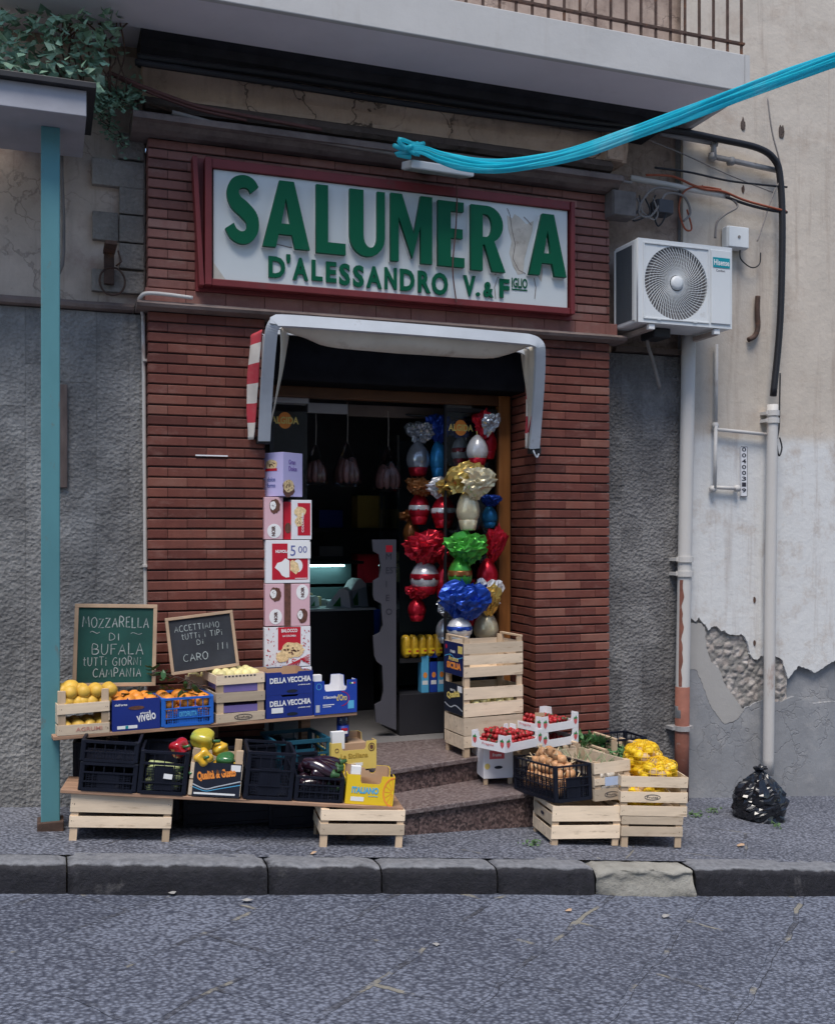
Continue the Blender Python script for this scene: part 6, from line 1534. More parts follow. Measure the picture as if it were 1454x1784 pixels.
cs = wood_crate('shallow wooden crate of pale fruit set back behind the bright blue basket', (0,0,0), 0, 0.30, 0.26, 0.10, [(0.0, 0.085)], ext=0.0); M11 = place_up(cs, up_px(330, 0.31), 0.31, 0.0225+0.15)
for i in range(12): put('pale_fruit', pear_me, 'pale yellow fruit in the shallow crate behind the basket', 'fruit', 'pale fruit in the shallow crate', M11, (.045+.07*(i % 4), .05+.075*(i//4), .075), None)
bsx = MB().box(0, 0, 0, 0.30, 0.26, 0.149).build('card_carton', KRAFT); place_up(bsx, up_px(330, 0.31), 0.31); tag(bsx, 'plain carton under the shallow crate behind the basket', 'box')
# the two DELLA VECCHIA boxes
w_ = up_px(545)-up_px(464)
for k in range(2):
    b_ = carton_tray(('lower', 'upper')[k]+' navy card box lettered DELLA VECCHIA'+(' with a blank white sticker', '')[k], (0,0,0), 0, w_, 0.30, 0.137, BLUEC, c=w_*0.40, lo=0.125, group='blue card boxes'); Mv = place_up(b_, up_px(464), 0.0, 0.0225+k*0.138)
    pr_text(b_, 'DELLA VECCHIA', WHITEP, 0.022, 0.070, w_-0.035, 0.034, bold=0.035, rot=rad(-1)); pr_text(b_, 'prodotti scelti', WHITEP, w_*0.68, 0.050, w_*0.26, 0.010)
    obj('hand_slot', curve_mesh([ell(0, 0, 0.035, 0.010, 18)], 0.0008, NAVYL), b_, (w_*0.55, -0.0008, 0.008+0.012))
    if k == 0: MB().box(0.032, -0.0022, 0.030, 0.105, -0.0013, 0.062).build('sticker', WHITEP, b_)
M12 = Mv
# royal blue tray at the right end
w_ = up_px(621)-up_px(547)
b_ = carton_tray('royal blue open card tray with white script at the right end of the upper board', (0,0,0), 0, w_, 0.28, 0.205, BLUEC2, c=0.065, lo=0.140, inner=WHITEC, group='blue card boxes'); place_up(b_, up_px(547), -0.005)
pr_text(b_, 'Il Secondo', WHITEP, 0.06, 0.095, w_*0.30, 0.018); pr_text(b_, "d'Oro", GOLDP, w_*0.52, 0.078, w_*0.24, 0.040)
arcp = MB(); ribbon(arcp, arc(w_*0.60, 0.090, 0.06, 0.045, -80, 80, 14), 0.004, 0); arcp.build('print', REDC, b_, loc=(0, -0.0012, 0))
pr_poly(b_, rectp(0.01, 0.015, 0.035, 0.06), GREYMET); pr_poly(b_, rectp(0.055, 0.055, 0.13, 0.060), WHITEP); pr_poly(b_, rectp(0.055, 0.044, 0.11, 0.048), WHITEP)
obj('emblem', curve_mesh([ell(0, 0, 0.018, 0.02, 20), ell(0, 0, 0.015, 0.017, 20)], 0.0008, CYANP), b_, (0.03, -0.0012, 0.172)); pr_poly(b_, rectp(w_-0.06, 0.025, w_-0.02, 0.075), CYANP)
pr_poly(b_, rectp(w_-0.05, 0.178, w_-0.036, 0.188), GREENP); pr_poly(b_, rectp(w_-0.036, 0.178, w_-0.024, 0.188), WHITEP); pr_poly(b_, rectp(w_-0.024, 0.178, w_-0.010, 0.188), REDC)
MB().box(0.0, 0.03, 0.15, 0.06, 0.07, 0.24).build('corner_label', WHITEP, b_)

# ---- tower of cake boxes behind them
yk = (UPM @ Vector((up_px(500), 0.31, 0))).y + 0.0
yk = max(yk, 6.46)
def kbox(label, pxl, pxr, pyt, pyb, material, d=0.18, drz=0.0, y=None, extra=0.0):
    y = y or yk; a_, b2 = P(pxl, pyb, y), P(pxr, pyb, y); zt_ = P((pxl+pxr)/2, pyt, y).z; z0_ = P((pxl+pxr)/2, pyb, y).z
    t = closed_box(label, (a_.x, y, z0_+0.0006), drz, b2.x-a_.x, d, zt_-z0_-0.0012, material, group='cake boxes stacked in the doorway')
    return t, b2.x-a_.x, zt_-z0_
def cake(t, cx, cz, rx, rz_, m=CREAMP, dots=True, lift=0.0, seed=0, face='f', D=0):
    rr_ = random.Random(seed); pts_ = [(cx+rx*math.cos(i/22*6.283)*(1+.10*rr_.uniform(-1, 1)), cz+rz_*math.sin(i/22*6.283)*(1+.12*rr_.uniform(-1, 1))) for i in range(22)]
    o = pr_poly(t, pts_, m, lift=0.0006+lift, name='cake_picture', face=face, D=D)
    if dots:
        mb = MB()
        for i in range(16):
            a, q = rr_.uniform(0, 6.28), rr_.uniform(0, .75); x, z = cx+rx*q*math.cos(a), cz+rz_*q*math.sin(a); s_ = rx*.10
            mb.add([(x-s_, 0, z-s_*.6), (x+s_, 0, z-s_*.5), (x+s_*.8, 0, z+s_*.6), (x-s_*.7, 0, z+s_*.7)], [(0, 1, 2, 3)])
        dm = mb.build('almonds', BROWNP, o)
        dm.location = (0, -0.0009, 0)
    return o
def pattern(t, w, h, m, n, seed, x0=0, z0=0, avoid=None, lift=0.0):
    rr_ = random.Random(seed); mb = MB()
    for i in range(n):
        x, z = x0+rr_.uniform(.01, w-.01), z0+rr_.uniform(.01, h-.01)
        if avoid and avoid[0] < x < avoid[2] and avoid[1] < z < avoid[3]: continue
        a = rr_.uniform(0, 6.28); L = rr_.uniform(.004, .012); c, s_ = math.cos(a), math.sin(a); q = L*.35
        mb.add([(x-c*L, 0, z-s_*L), (x+s_*q, 0, z-c*q), (x+c*L, 0, z+s_*L), (x-s_*q, 0, z+c*q)], [(0, 1, 2, 3)])
    o = mb.build('printed_leaves', m, t); o.location = (0, -0.0012-lift, 0); return o
# bottom: white box with red leaves (partly behind the navy boxes)
t, w_, h_ = kbox('white cake box with red leaf pattern at the bottom of the tower, mostly hidden', 463, 543, 1163, 1236, WHITEC); pattern(t, w_, h_, REDC, 60, 3)
pr_poly(t, rectp(w_*.42, 0.0, w_*.62, h_-.01), BROWNP); pr_poly(t, rectp(w_*.68, h_*.55, w_*.95, h_*.75), REDC)
t, w_, h_ = kbox('white dove cake box with a red panel lettered BALOCCO under the pink boxes', 461, 541, 1092, 1162, WHITEC); pattern(t, w_, h_, REDC, 120, 4, avoid=(w_*.27, h_*.35, w_*.80, h_))
pr_poly(t, rectp(w_*.29, h_*.42, w_*.78, h_-.002), REDC, lift=0.0004, name='red_panel'); pr_text(t, 'BALOCCO', WHITEP, w_*.36, h_*.86, w_*.35, .022, bold=.03, lift=.0008); pr_text(t, 'LA COLOMBA', WHITEP, w_*.39, h_*.75, w_*.29, .012, lift=.0008)
cake(t, w_*.60, h_*.42, w_*.25, h_*.19, seed=2, lift=.0008); cake(t, w_*.38, h_*.26, w_*.14, h_*.14, seed=8, dots=False, lift=.0016)
rbn = MB()
for k in range(5): ribbon(rbn, [(w_*.45+k*.02, h_*.02), (w_*.78, h_*.18), (w_*.98, h_*(.05+.06*k))], .005, -k*.0002)
rbn.build('printed_ribbon', REDC, t, loc=(0, -.0035, 0))
for (a, b2, lb, flip) in ((462, 495, 'left pink NOIR cake box of the lower pair in the tower', 0), (495.5, 540, 'right pink NOIR cake box of the lower pair in the tower', 1)):
    t, w_, h_ = kbox(lb, a, b2, 1017, 1091, PINKC)
    if flip: pr_poly(t, rectp(0.0, 0.0, w_*.25, h_-.001), BROWNP, name='brown_panel')
    cx_ = w_*.55 if not flip else w_*.70
    zc1, zc2 = (h_*.75, h_*.22) if not flip else (h_*.25, h_*.80)
    cake(t, cx_, zc1, w_*.30 if not flip else w_*.2, h_*.17, BROWNP, dots=False, seed=4+flip); cake(t, cx_-.015, zc1+.004, w_*.16 if not flip else w_*.1, h_*.10, WHITEP, dots=True, seed=5+flip, lift=.001)
    pr_poly(t, ell(cx_, zc2, w_*.34 if not flip else w_*.24, h_*.18), WHITEP, name='round_label', lift=.0004); pr_text(t, 'NOIR', BROWNP, cx_+.012, zc2-h_*.12, h_*.24, .022, rot=-math.pi/2, bold=.03, lift=.001)
t, w_, h_ = kbox('white cake box with a big red picture of a sliced white cake', 463, 540, 941, 1016, WHITEC)
pr_poly(t, rectp(w_*.14, h_*.08, w_*.95, h_*.92), REDC, name='red_panel'); pr_text(t, 'NUVOLA', WHITEP, w_*.22, h_*.70, w_*.30, .020, bold=.04, lift=.0008)
wc = [(w_*(.20+.0), h_*.36), (w_*.30, h_*.28), (w_*.36, h_*.18), (w_*.45, h_*.13), (w_*.53, h_*.14), (w_*.53, h_*.52), (w_*.44, h_*.58), (w_*.36, h_*.50), (w_*.26, h_*.47)]
pr_poly(t, wc, WHITEP, lift=.0008, name='cake_picture'); pr_poly(t, [(w_*.55, h_*.30), (w_*.68, h_*.20), (w_*.76, h_*.30), (w_*.72, h_*.46), (w_*.60, h_*.54), (w_*.55, h_*.5)], CREAMP, lift=.0008, name='cake_picture')
pr_poly(t, ell(w_*.72, h_*.40, w_*.11, h_*.15), WHITEP, lift=.0004, name='cake_picture'); pr_poly(t, rectp(w_*.66, h_*.10, w_*.93, h_*.115), WHITEP, lift=.0008)
q = P(501, 973, yk-.004); pt = thing('price_card', 'white paper price card reading 5 00 in blue ink on the cake tower', 'price card', (q.x, yk-.004, q.z)); pw_, ph_ = P(541, 973, yk-.004).x-q.x, P(501, 944, yk-.004).z-P(501, 973, yk-.004).z
MB().box(0, -.001, 0, pw_, 0, ph_).build('paper', WHITEP, pt)
obj('figure', text_mesh('5', BLUEINK, pw_*.22, ph_*.62, .0006), pt, (pw_*.12, -.0016, ph_*.16)); obj('figure', text_mesh('00', BLUEINK, pw_*.38, ph_*.40, .0006), pt, (pw_*.46, -.0016, ph_*.34))
t, w_, h_ = kbox('pink NOIR cake box standing upright above the red picture box', 461, 493, 866, 940, PINKC); cake(t, w_*.55, h_*.78, w_*.30, h_*.17, BROWNP, dots=False, seed=14); cake(t, w_*.45, h_*.80, w_*.16, h_*.10, WHITEP, seed=15, lift=.001)
pr_poly(t, ell(w_*.52, h_*.20, w_*.38, h_*.17), WHITEP, name='round_label', lift=.0004); pr_text(t, 'NOIR', BROWNP, w_*.58, h_*.08, h_*.24, .024, rot=-math.pi/2, bold=.03, lift=.001)
t, w_, h_ = kbox('white and red cake box turned sideways beside the upper pink box', 508, 543, 871, 940, WHITEC); pr_poly(t, rectp(w_*.30, h_*.10, w_*.93, h_*.92), REDC, name='red_panel'); cake(t, w_*.42, h_*.70, w_*.28, h_*.13, seed=17, dots=False, lift=.0008); cake(t, w_*.36, h_*.45, w_*.2, h_*.12, CREAMP, seed=18, lift=.0008); pr_text(t, 'COLOMBA', WHITEP, w_*.6, h_*.18, h_*.5, .014, rot=-math.pi/2, lift=.001)
t, w_, h_ = kbox('dark red cake box set back in the tower', 494, 508, 874, 940, REDC, y=yk+0.02); pr_poly(t, ell(w_*.55, h_*.3, w_*.4, h_*.14), BROWNP, name='cake_picture')
# lilac box on top, corner towards the street
ql, qm, qr = P(463, 864, yk+0.02), P(493, 864, yk-0.035), P(527, 866, yk+0.07)
rz_l = math.atan2(qr.y-qm.y, qr.x-qm.x); wl = (qr-qm).length; dl = math.hypot(ql.x-qm.x, ql.y-qm.y)
hl = P(493, 787, yk-0.035).z-qm.z
t = closed_box('lilac cake box with its corner forward on top of the tower', (qm.x, qm.y, P(500, 865, yk).z+.001), rz_l, wl, 0.17, hl, LILAC, group='cake boxes stacked in the doorway')
cake(t, wl*.28, hl*.18, wl*.30, hl*.20, BROWNP, seed=21, dots=False); cake(t, wl*.28, hl*.24, wl*.26, hl*.15, CREAMP, seed=21, lift=.001); pr_text(t, 'Gran\nDolce', mat('violet_ink', (.2, .12, .42), .6, .1, 5, 0), wl*.28, hl*.58, wl*.42, hl*.26)
cake(t, .07, hl*.72, .05, hl*.12, CREAMP, seed=25, face='l', D=0.17); pr_poly(t, rectp(.02, hl*.58, .12, hl*.64), REDC, face='l', D=.17, lift=.001)
pr_text(t, 'dolce\nforno', BLUEINK, .035, hl*.2, .07, hl*.24, face='l', D=.17)

# ---- chalkboards
STRK = {
 'A': (.75, [[(0,0),(.38,1),(.72,0)], [(.14,.38),(.58,.38)]]), 'B': (.7, [[(.05,0),(.05,1),(.5,.92),(.55,.7),(.45,.55),(.08,.5)], [(.3,.52),(.62,.4),(.62,.15),(.4,.0),(.05,0)]]),
 'C': (.75, [[(.7,.9),(.4,1),(.1,.75),(.02,.4),(.15,.1),(.45,0),(.7,.12)]]), 'D': (.7, [[(.05,0),(.05,1),(.45,.9),(.65,.5),(.5,.12),(.05,0)]]),
 'E': (.6, [[(.55,1),(.05,.97),(.05,0),(.6,.02)], [(.05,.5),(.45,.52)]]), 'F': (.6, [[(.05,0),(.05,1),(.6,1)], [(.05,.55),(.45,.55)]]),
 'G': (.75, [[(.68,.9),(.4,1),(.1,.75),(.02,.4),(.15,.1),(.45,0),(.68,.15),(.68,.45),(.42,.45)]]), 'I': (.3, [[(.15,0),(.15,1)]]), 'i': (.3, [[(.15,0),(.15,.62)], [(.13,.85),(.18,.9)]]),
 'L': (.6, [[(.05,1),(.05,0),(.58,.03)]]), 'M': (.95, [[(0,0),(.12,1),(.45,.35),(.75,1),(.9,0)]]), 'N': (.8, [[(.05,0),(.05,1),(.65,0),(.68,1)]]),
 'O': (.8, [[(.4,1),(.1,.8),(.03,.4),(.2,.05),(.45,0),(.7,.25),(.72,.7),(.5,.97),(.4,1)]]), 'P': (.65, [[(.05,0),(.05,1),(.45,.95),(.6,.72),(.45,.5),(.05,.45)]]),
 'R': (.7, [[(.05,0),(.05,1),(.45,.95),(.6,.75),(.45,.52),(.05,.48)], [(.3,.5),(.65,0)]]), 'T': (.7, [[(0,1),(.68,1)], [(.34,1),(.34,0)]]), 't': (.5, [[(.2,1),(.2,.1),(.4,0)], [(0,.7),(.45,.72)]]),
 'U': (.75, [[(.05,1),(.05,.25),(.25,.0),(.5,.05),(.65,.35),(.66,1)]]), 'Z': (.7, [[(.02,.97),(.62,1),(.0,0),(.66,.03)]]), '!': (.35, [[(.2,1),(.15,.15)]]), ' ': (.5, []),
 '~': (1.0, [[(0,.5),(.2,.75),(.45,.55),(.7,.3),(1,.6)]]) }
def chalk(parent, rows, y0=-0.0012, seed=1):
    k = [0]; rr_ = random.Random(seed)
    for txt, x, z, w, h, wd in rows:
        tot = sum(STRK[c][0]+.22 for c in txt)-.22; sc = w/tot; cx_ = x; mb = MB()
        for c in txt:
            adv, st_ = STRK[c]; dz = rr_.uniform(-.05, .05)*h; hs = h*rr_.uniform(.9, 1.06)
            for s_ in st_:
                pts_ = [(cx_+px*sc+rr_.uniform(-.02, .02)*sc, z+dz+pz*hs) for px, pz in s_]
                pts_ = [(v.x, v.y) for v in spline([(a, b2, 0) for a, b2 in pts_], 4)] if len(pts_) > 2 and c in 'BCDGOPRU~S' else pts_
                k[0] += 1; ribbon(mb, pts_, wd*rr_.uniform(.5, .85), y0-.00008*k[0])
            cx_ += (adv+.22)*sc
        mb.build('chalk_writing', CHALK, parent)
def board(label, quad_px, y, material, fw, rows, tiltx, seed):
    (xa, ya_), (xb, yb2), (xc, yc), (xd, yd) = quad_px            # bl, br, tr, tl
    A, B = P(xa, ya_, y), P(xb, yb2, y); w_ = (B-A).length; roll = -math.atan2(B.z-A.z, B.x-A.x)
    D_ = P(xd, yd, y); h_ = (D_-A).length
    t = thing('chalkboard', label, 'chalkboard', A, 0, None)
    t.rotation_euler = (Matrix.Rotation(roll, 4, 'Y') @ Matrix.Rotation(tiltx, 4, 'X')).to_euler()
    MB().box(fw*.5, 0, fw*.5, w_-fw*.5, .008, h_-fw*.5).build('slate', material, t)
    for nm, q in (('frame_rail', (0, 0, w_, fw)), ('frame_rail', (0, h_-fw, w_, h_)), ('frame_stile', (0, fw+.0005, fw, h_-fw-.0005)), ('frame_stile', (w_-fw, fw+.0005, w_, h_-fw-.0005))):
        mb = MB(); mb.ct = R.random(); mb.box(q[0], -.010, q[1], q[2], .014, q[3]); mb.build(nm, OAKF, t, bevel=.002)
    chalk(t, [(s_, fx_*w_, fz_*h_, fw_*w_, fh*h_, wd) for s_, fx_, fz_, fw_, fh, wd in rows], -.0012, seed)
    return t
board('green chalkboard announcing MOZZARELLA DI BUFALA in a pale wooden frame', ((126, 1197), (271, 1195), (276, 1053), (120, 1052)), 6.28, GREENB, .022,
      [('MOZZARELLA', .10, .715, .80, .12, .007), ('~', .19, .625, .12, .06, .005), ('DI', .42, .555, .13, .09, .006), ('~', .68, .62, .14, .05, .005), ('BUFALA', .22, .385, .62, .13, .007), ('tUTTi GIORNi', .12, .255, .70, .10, .006), ('CAMPANIA', .24, .115, .58, .10, .006)], rad(-7), 2)
board('small black chalkboard tilted to one side reading ACCETTIAMO TUTTI I TIPI DI CARO', ((299, 1177), (417, 1160), (407, 1066), (285, 1078)), 6.26, SLATE, .018,
      [('ACCETTIAMO', .12, .735, .66, .10, .005), ('tUTTi i TIPi', .21, .59, .60, .10, .005), ('Di', .42, .47, .10, .09, .005), ('CARO', .20, .20, .36, .13, .006), ('!!!', .70, .32, .18, .14, .005)], rad(-9), 3)
# ================================================================== RIGHT GOODS
# ---- four crates stacked on the landing
q0, q1 = PZ(808, 1321, ZF), PZ(921, 1310, ZF)
srz = math.atan2((q1-q0).y, (q1-q0).x); sw_ = 0.445
yst = q0.y
def zat(px, py): return P(px, py, yst).z
sb = q0 + Vector((0, 0, 0.001))
sd_ = 0.30
zt1, zt2, zt3, zt4 = zat(808, 1283), zat(808, 1250), zat(808, 1181), zat(808, 1122)
h1, h2, h3, h4 = zt1-ZF, zt2-zt1, zt3-zt2, zt4-zt3
def stack(label, z, h, front, ends, **kw): return wood_crate(label, (sb.x, sb.y, z+.001), srz+kw.pop('dr', 0), sw_, sd_, h-.002, front, ends, **kw)
stack('lowest wooden crate of the tall stack on the landing, with a cut hand hole', ZF, h1, [(h1*.45, h1-.004)], [(h1*.35, h1-.006)], ext=0)
stack('second wooden crate from below in the tall stack on the landing', zt1, h2, [(0.0, h2-.008)], [(0.0, h2-.012)], ext=0)
ck = stack('third wooden crate of the tall landing stack, black paper end with gold script', zt2, h3, [(0.0, 0.088), (0.112, 0.19)], [(0.0, 0.075), (0.08, 0.19)], ext=0.0)
MB().box(-.0035, .012, .004, -.0010, sd_-.004, .205).build('paper_end', NAVYL, ck)
pr_text(ck, 'Qualità', GOLDP, .05, .085, sd_*.66, .05, 'l', D=sd_, bold=.04, rot=rad(-10), lift=.003); pr_text(ck, 'FRUTTA', WHITEP, .10, .150, sd_*.25, .014, 'l', D=sd_, lift=.003)
pr_poly(ck, rectp(sd_-.09, .155, sd_-.025, .195), WHITEP, 'l', sd_, lift=.0032); 
wv_ = MB(); ribbon(wv_, spline([(.01, .06, 0), (.10, .04, 0), (.18, .06, 0), (.285, .035, 0)], 6), .008, 0); wv_.build('wave_line', GREYMET, ck, loc=(-.0042, sd_, 0), rot=(0, 0, -math.pi/2))
ct = stack('topmost wooden crate of the tall landing stack, navy paper end lettered SICILIA', zt3, h4, [(0.0, h4*.29), (h4*.36, h4*.64), (h4*.69, h4)], [(0.0, h4*.5), (h4*.52, h4)], ext=0.030, rim=True)
MB().box(-.0035, .012, .003, -.0010, sd_-.004, h4-.004).build('paper_end', mat('navy_paper', (.01, .018, .09), .5, .1, 5, .03), ct)
pr_text(ct, 'SICILIA', ORANGEP, .045, h4*.18, sd_*.72, h4*.20, 'l', D=sd_, bold=.05, lift=.003); pr_text(ct, 'Arance', GOLDP, .07, h4*.42, sd_*.5, h4*.14, 'l', D=sd_, bold=.02, lift=.003)
pr_poly(ct, rectp(sd_-.085, h4*.68, sd_-.02, h4*.90), GOLDP, 'l', sd_, lift=.0032); pr_poly(ct, ell(.035, h4*.82, .014, .016, 16), REDC, 'l', sd_, lift=.0032); pr_text(ct, 'ITALIA', WHITEP, .10, h4*.66, sd_*.25, h4*.08, 'l', D=sd_, lift=.003)
wv_ = MB(); ribbon(wv_, spline([(.01, h4*.52, 0), (.10, h4*.60, 0), (.18, h4*.50, 0), (.285, h4*.58, 0)], 6), .006, 0); wv_.build('wave_line', CYANP, ct, loc=(-.0042, sd_, 0), rot=(0, 0, -math.pi/2))
# walnuts showing through the slats of the third crate
STK = T((sb.x, sb.y, zt2), srz)
for i in range(28): put('walnut', onion_mes[0] if False else pear_me, 'pale brown nut heaped in the third crate of the landing stack', 'nut', 'nuts in the stacked crate', STK, (.05+.058*(i % 7)+R.uniform(-.01, .01), .035+.07*((i//7) % 4), .062+.02*((i*7) % 3)), None, .85)

# ---- wooden crate and the black onion crate on it
bl_, br_ = G(962, 1473), G(1076, 1474)
d_ = br_-bl_; rz_b = math.atan2(d_.y, d_.x); wb_ = math.hypot(d_.x, d_.y)+.02
tl = -math.asin(d_.z/d_.length)*0.8
hb = P(962, 1403, bl_.y).z-bl_.z
base_c = wood_crate('wooden crate with a hand hole under the onions on the pavement', bl_-Vector((.012, .0, .004)), rz_b, wb_, 0.34, hb, [(.045, hb*.52), (hb*.62, hb)], [(.03, hb*.42), (hb*.50, hb*.80), (hb*.86, hb)], ext=0, tilt=(0, tl))
obj('hand_hole', curve_mesh([ell(0, 0, .03, .010, 18)], .001, NAVYL), base_c, (-.0012, .17, hb*.66), (0, 0, -math.pi/2))
oz = bl_.z+hb+.012
onw, ond = P(1032, 1405, bl_.y).x-P(966, 1405, bl_.y).x, 0.52
ON = (P(966, 1405, bl_.y).x, bl_.y-.01, oz); orz = rad(3)
oc = plastic_crate('black plastic crate heaped with brown onions', ON, orz, onw, ond, 0.215, BLACKP, 5, [(0, .02), (.085, .09), (.135, .140), (.205, .215)], solid=True, tilt=(rad(-4), 0), lattice=True)
MO = T(ON, orz) @ Matrix.Rotation(rad(-4), 4, 'X')
heap('onion', onion_mes, 'brown onion heaped in the black plastic crate', 'onion', 'onions in the black crate', MO, .012, onw-.012, .014, ond-.014, .02, .029, 5, 4, .035, rotf=lambda r: (r.uniform(-.9, .9), r.uniform(-.9, .9), r.uniform(0, 6)))
# garlic crate beside it
GL = (P(1034, 1410, bl_.y).x, bl_.y-.015, oz-.012); gw = P(1099, 1405, bl_.y).x-GL[0]
gc = wood_crate('narrow wooden crate of white garlic beside the onions', GL, orz, gw, .55, .235, [(0.0, .070), (.095, .135), (.165, .230)], [(0, .07), (.08, .15), (.16, .23)], ext=0.0, stamp=(gw*.45, .035, .10, 'Frutta'), tilt=(rad(-3), 0), group='pale wooden fruit crates')
MG = T(GL, orz) @ Matrix.Rotation(rad(-3), 4, 'X')
MB().box(gw*.28, -.003, .088, gw*.86, -.0015, .140).build('price_paper', mat('bluish_paper', (.42, .5, .66), .7, .1, 9, .05), gc)
heap('garlic', garlic_me, 'white garlic bulb in the narrow wooden crate', 'garlic', 'garlic bulbs in the narrow crate', MG, .012, gw-.012, .015, .50, .02, .027, 3, 6, .02, rotf=lambda r: (r.uniform(-1, 1), r.uniform(-1, 1), r.uniform(0, 6)))
stt = MB()
for i in range(26):
    x, y = R.uniform(.04, gw-.04), R.uniform(.15, .5); a = R.uniform(0, 6.28)
    stt.tube([(x, y, .14), (x+.03*math.cos(a), y+.03*math.sin(a), .20), (x+.08*math.cos(a), y+.08*math.sin(a), .22+R.uniform(0, .05))], [.004, .0035, .001], 4)
o = stt.build('stalks', mat('dry_green_stalk', (.26, .30, .17), .8, .3, 12, .1)); o.matrix_world = MG; tag(o, 'dry greenish stalks sticking out of the garlic crate', 'stalks')
# support for the back end of both: crates standing behind
sx = P(985, 1400, 6.0).x; gsx = gz(sx)
for i, (x, lab) in enumerate(((sx-.10, 'hidden wooden crate propping the back of the onion crate'), (sx+.36, 'hidden wooden crate propping the green bean crate'))):
    hh = oz-gz(x)-.045
    wood_crate(lab, (x, 5.88, gz(x)-.01), 0, .46, .30, hh, [(.03, .09), (.11, .17), (.19, hh)], ext=0)

# ---- tall crates with the yellow nets
nl_, nr_ = G(1083, 1475), G(1186, 1479)
d_ = nr_-nl_; rzn = math.atan2(d_.y, d_.x); wn = math.hypot(d_.x, d_.y)+.015
tn = -math.asin(d_.z/d_.length)*.6
n1 = wood_crate('legged wooden crate at the bottom of the yellow net stack', nl_-Vector((.01, 0, .003)), rzn, wn, .40, .188, [(.068, .125), (.140, .187)], leg=.05, ext=0, tilt=(0, tn))
zN = nl_.z+.188
MN = T((nl_.x-.015, nl_.y, zN), rzn) @ Matrix.Rotation(tn, 4, 'Y')
n2 = wood_crate('top wooden crate holding yellow nets, stamped with a dark oval', MN.translation, rzn, wn+.035, .42, .240, [(.0, .060), (.082, .145), (.175, .238)], [(.0, .060), (.082, .145), (.175, .238)], ext=0, stamp=((wn+.035)*.47, .114, .10, 'Frutta'), tilt=(0, tn))
def netbag(label, loc, rx_, ry_, rz__, seed, top=None):
    rr_ = random.Random(seed); t = thing('net_bag', label, 'net bag', loc, 0, 'yellow nets of produce'); pts_ = []
    for k in range(4000):
        q = Vector((rr_.uniform(-1, 1), rr_.uniform(-1, 1), rr_.uniform(-1, 1)))
        if q.length > 1: continue
        w_ = Vector((q.x*(rx_-.026), q.y*(ry_-.026), q.z*(rz__-.024)))
        if all((w_-p).length > .037 for p in pts_): pts_.append(w_)
    lum = MB()
    for k, p in enumerate(pts_):
        s_ = rr_.uniform(.85, 1.12); rot = Matrix.Rotation(rr_.uniform(0, 6), 4, 'Z') @ Matrix.Rotation(rr_.uniform(0, 6), 4, 'X'); lum.cm = 1 if rr_.random() < .22 else 0
        b_ = ball(lambda d, t_, p_: Vector((d.x*1.18, d.y, d.z*.95))*.030*s_*(1+.12*noise.noise(d*1.6+Vector((k, 0, 0)))), 14, 9); lum.add(b_.v, b_.f, Matrix.Translation(p) @ rot)
    lum.build('netted_produce', [NETBAG, POTATO], t, smooth=True)
    def f(d, t_, p_):
        m = max(p.dot(d)+.034*math.sqrt(max(0, 1-((p-d*p.dot(d)).length/.040)**2)) if (p-d*p.dot(d)).length < .040 else p.dot(d)*.88 for p in pts_); return d*(m*1.02)
    nb_ = ball(f, 40, 26); wires = MB()
    for r_ in range(3, 24, 2):
        wires.tube([nb_.v[r_*40+(j % 40)] for j in range(41)], .0022, 3, False)
    for j in range(0, 40, 2): wires.tube([nb_.v[r_*40+j] for r_ in range(1, 26)], .0022, 3, False)
    wires.build('net', mat('net_cord', (.80, .50, .02), .5, .1, 5, 0), t)
    return t
pot_me = ball(lambda d, t_, p: Vector((d.x*1.15, d.y, d.z))*.029*(1+.1*noise.noise(d*2)), 12, 8).mesh(POTATO, True, 0, 'potato')
def MNp(x, y, z): return MN @ Vector((x, y, z))
netbag('big rounded yellow net standing at the back left of the top crate', MNp(.215, .25, .30), .125, .12, .120, 3)
netbag('slumped yellow net lying at the front right of the top crate', MNp(.27, .13, .25), .13, .11, .075, 8)
netbag('yellow net filling the bottom of the top crate behind its slats', MNp(.19, .21, .10), .17, .19, .10, 14)
# ---- green bean crate and the black crate behind it
bz_ = oz+.03
bc0 = P(1052, 1352, 6.02)
bc = wood_crate('shallow wooden crate of green beans behind the garlic', (bc0.x, 6.02, bc0.z+.045), rad(6), .36, .30, .115, [(.0, .055)], [(0, .11)], ext=0.0, rim=True)
MBn = T((bc0.x, 6.02, bc0.z+.045), rad(6))
rr = random.Random(31)
for i in range(150): put('green_bean', bean_me, 'green bean in the shallow wooden crate', 'bean', 'green beans in the shallow crate', MBn, (rr.uniform(.06, .30), rr.uniform(.05, .25), .02+.075*rr.random()), (rr.uniform(-.3, .3), rr.uniform(-.35, .35), rr.uniform(0, 6.3)), rr.uniform(.8, 1.1), rr)
bc2 = P(1004, 1330, 6.10)
b2c = wood_crate('shallow wooden crate of leafy greens half hidden by the strawberry trays', (bc2.x, 6.12, bc2.z-.02), rad(4), .34, .28, .14, [(.0, .06)], [(0, .06), (.075, .13)], ext=0.0, rim=True)
gl = MB(); rr = random.Random(77)
for i in range(130):
    p = T((bc2.x, 6.12, bc2.z-.02), rad(4)) @ Vector((rr.uniform(.05, .29), rr.uniform(.04, .24), .07+rr.uniform(0, .07))); bigleaf(gl, p, (rr.uniform(-1, 1), rr.uniform(-1, .3), rr.uniform(-.2, .7)), rr.uniform(.04, .09), .22)
gt = thing('leafy_greens', 'loose green leaves heaped in the shallow crate by the strawberries', 'greens'); gl.build('leaves', BEAN, gt)
bk0 = P(1042, 1322, 6.30)
plastic_crate('low black plastic crate against the grey stone behind the beans', (bk0.x, 6.24, bk0.z-.015), rad(3), .36, .26, .15, BLACKP, 6, [(0, .016), (.07, .076), (.137, .15)], solid=True)
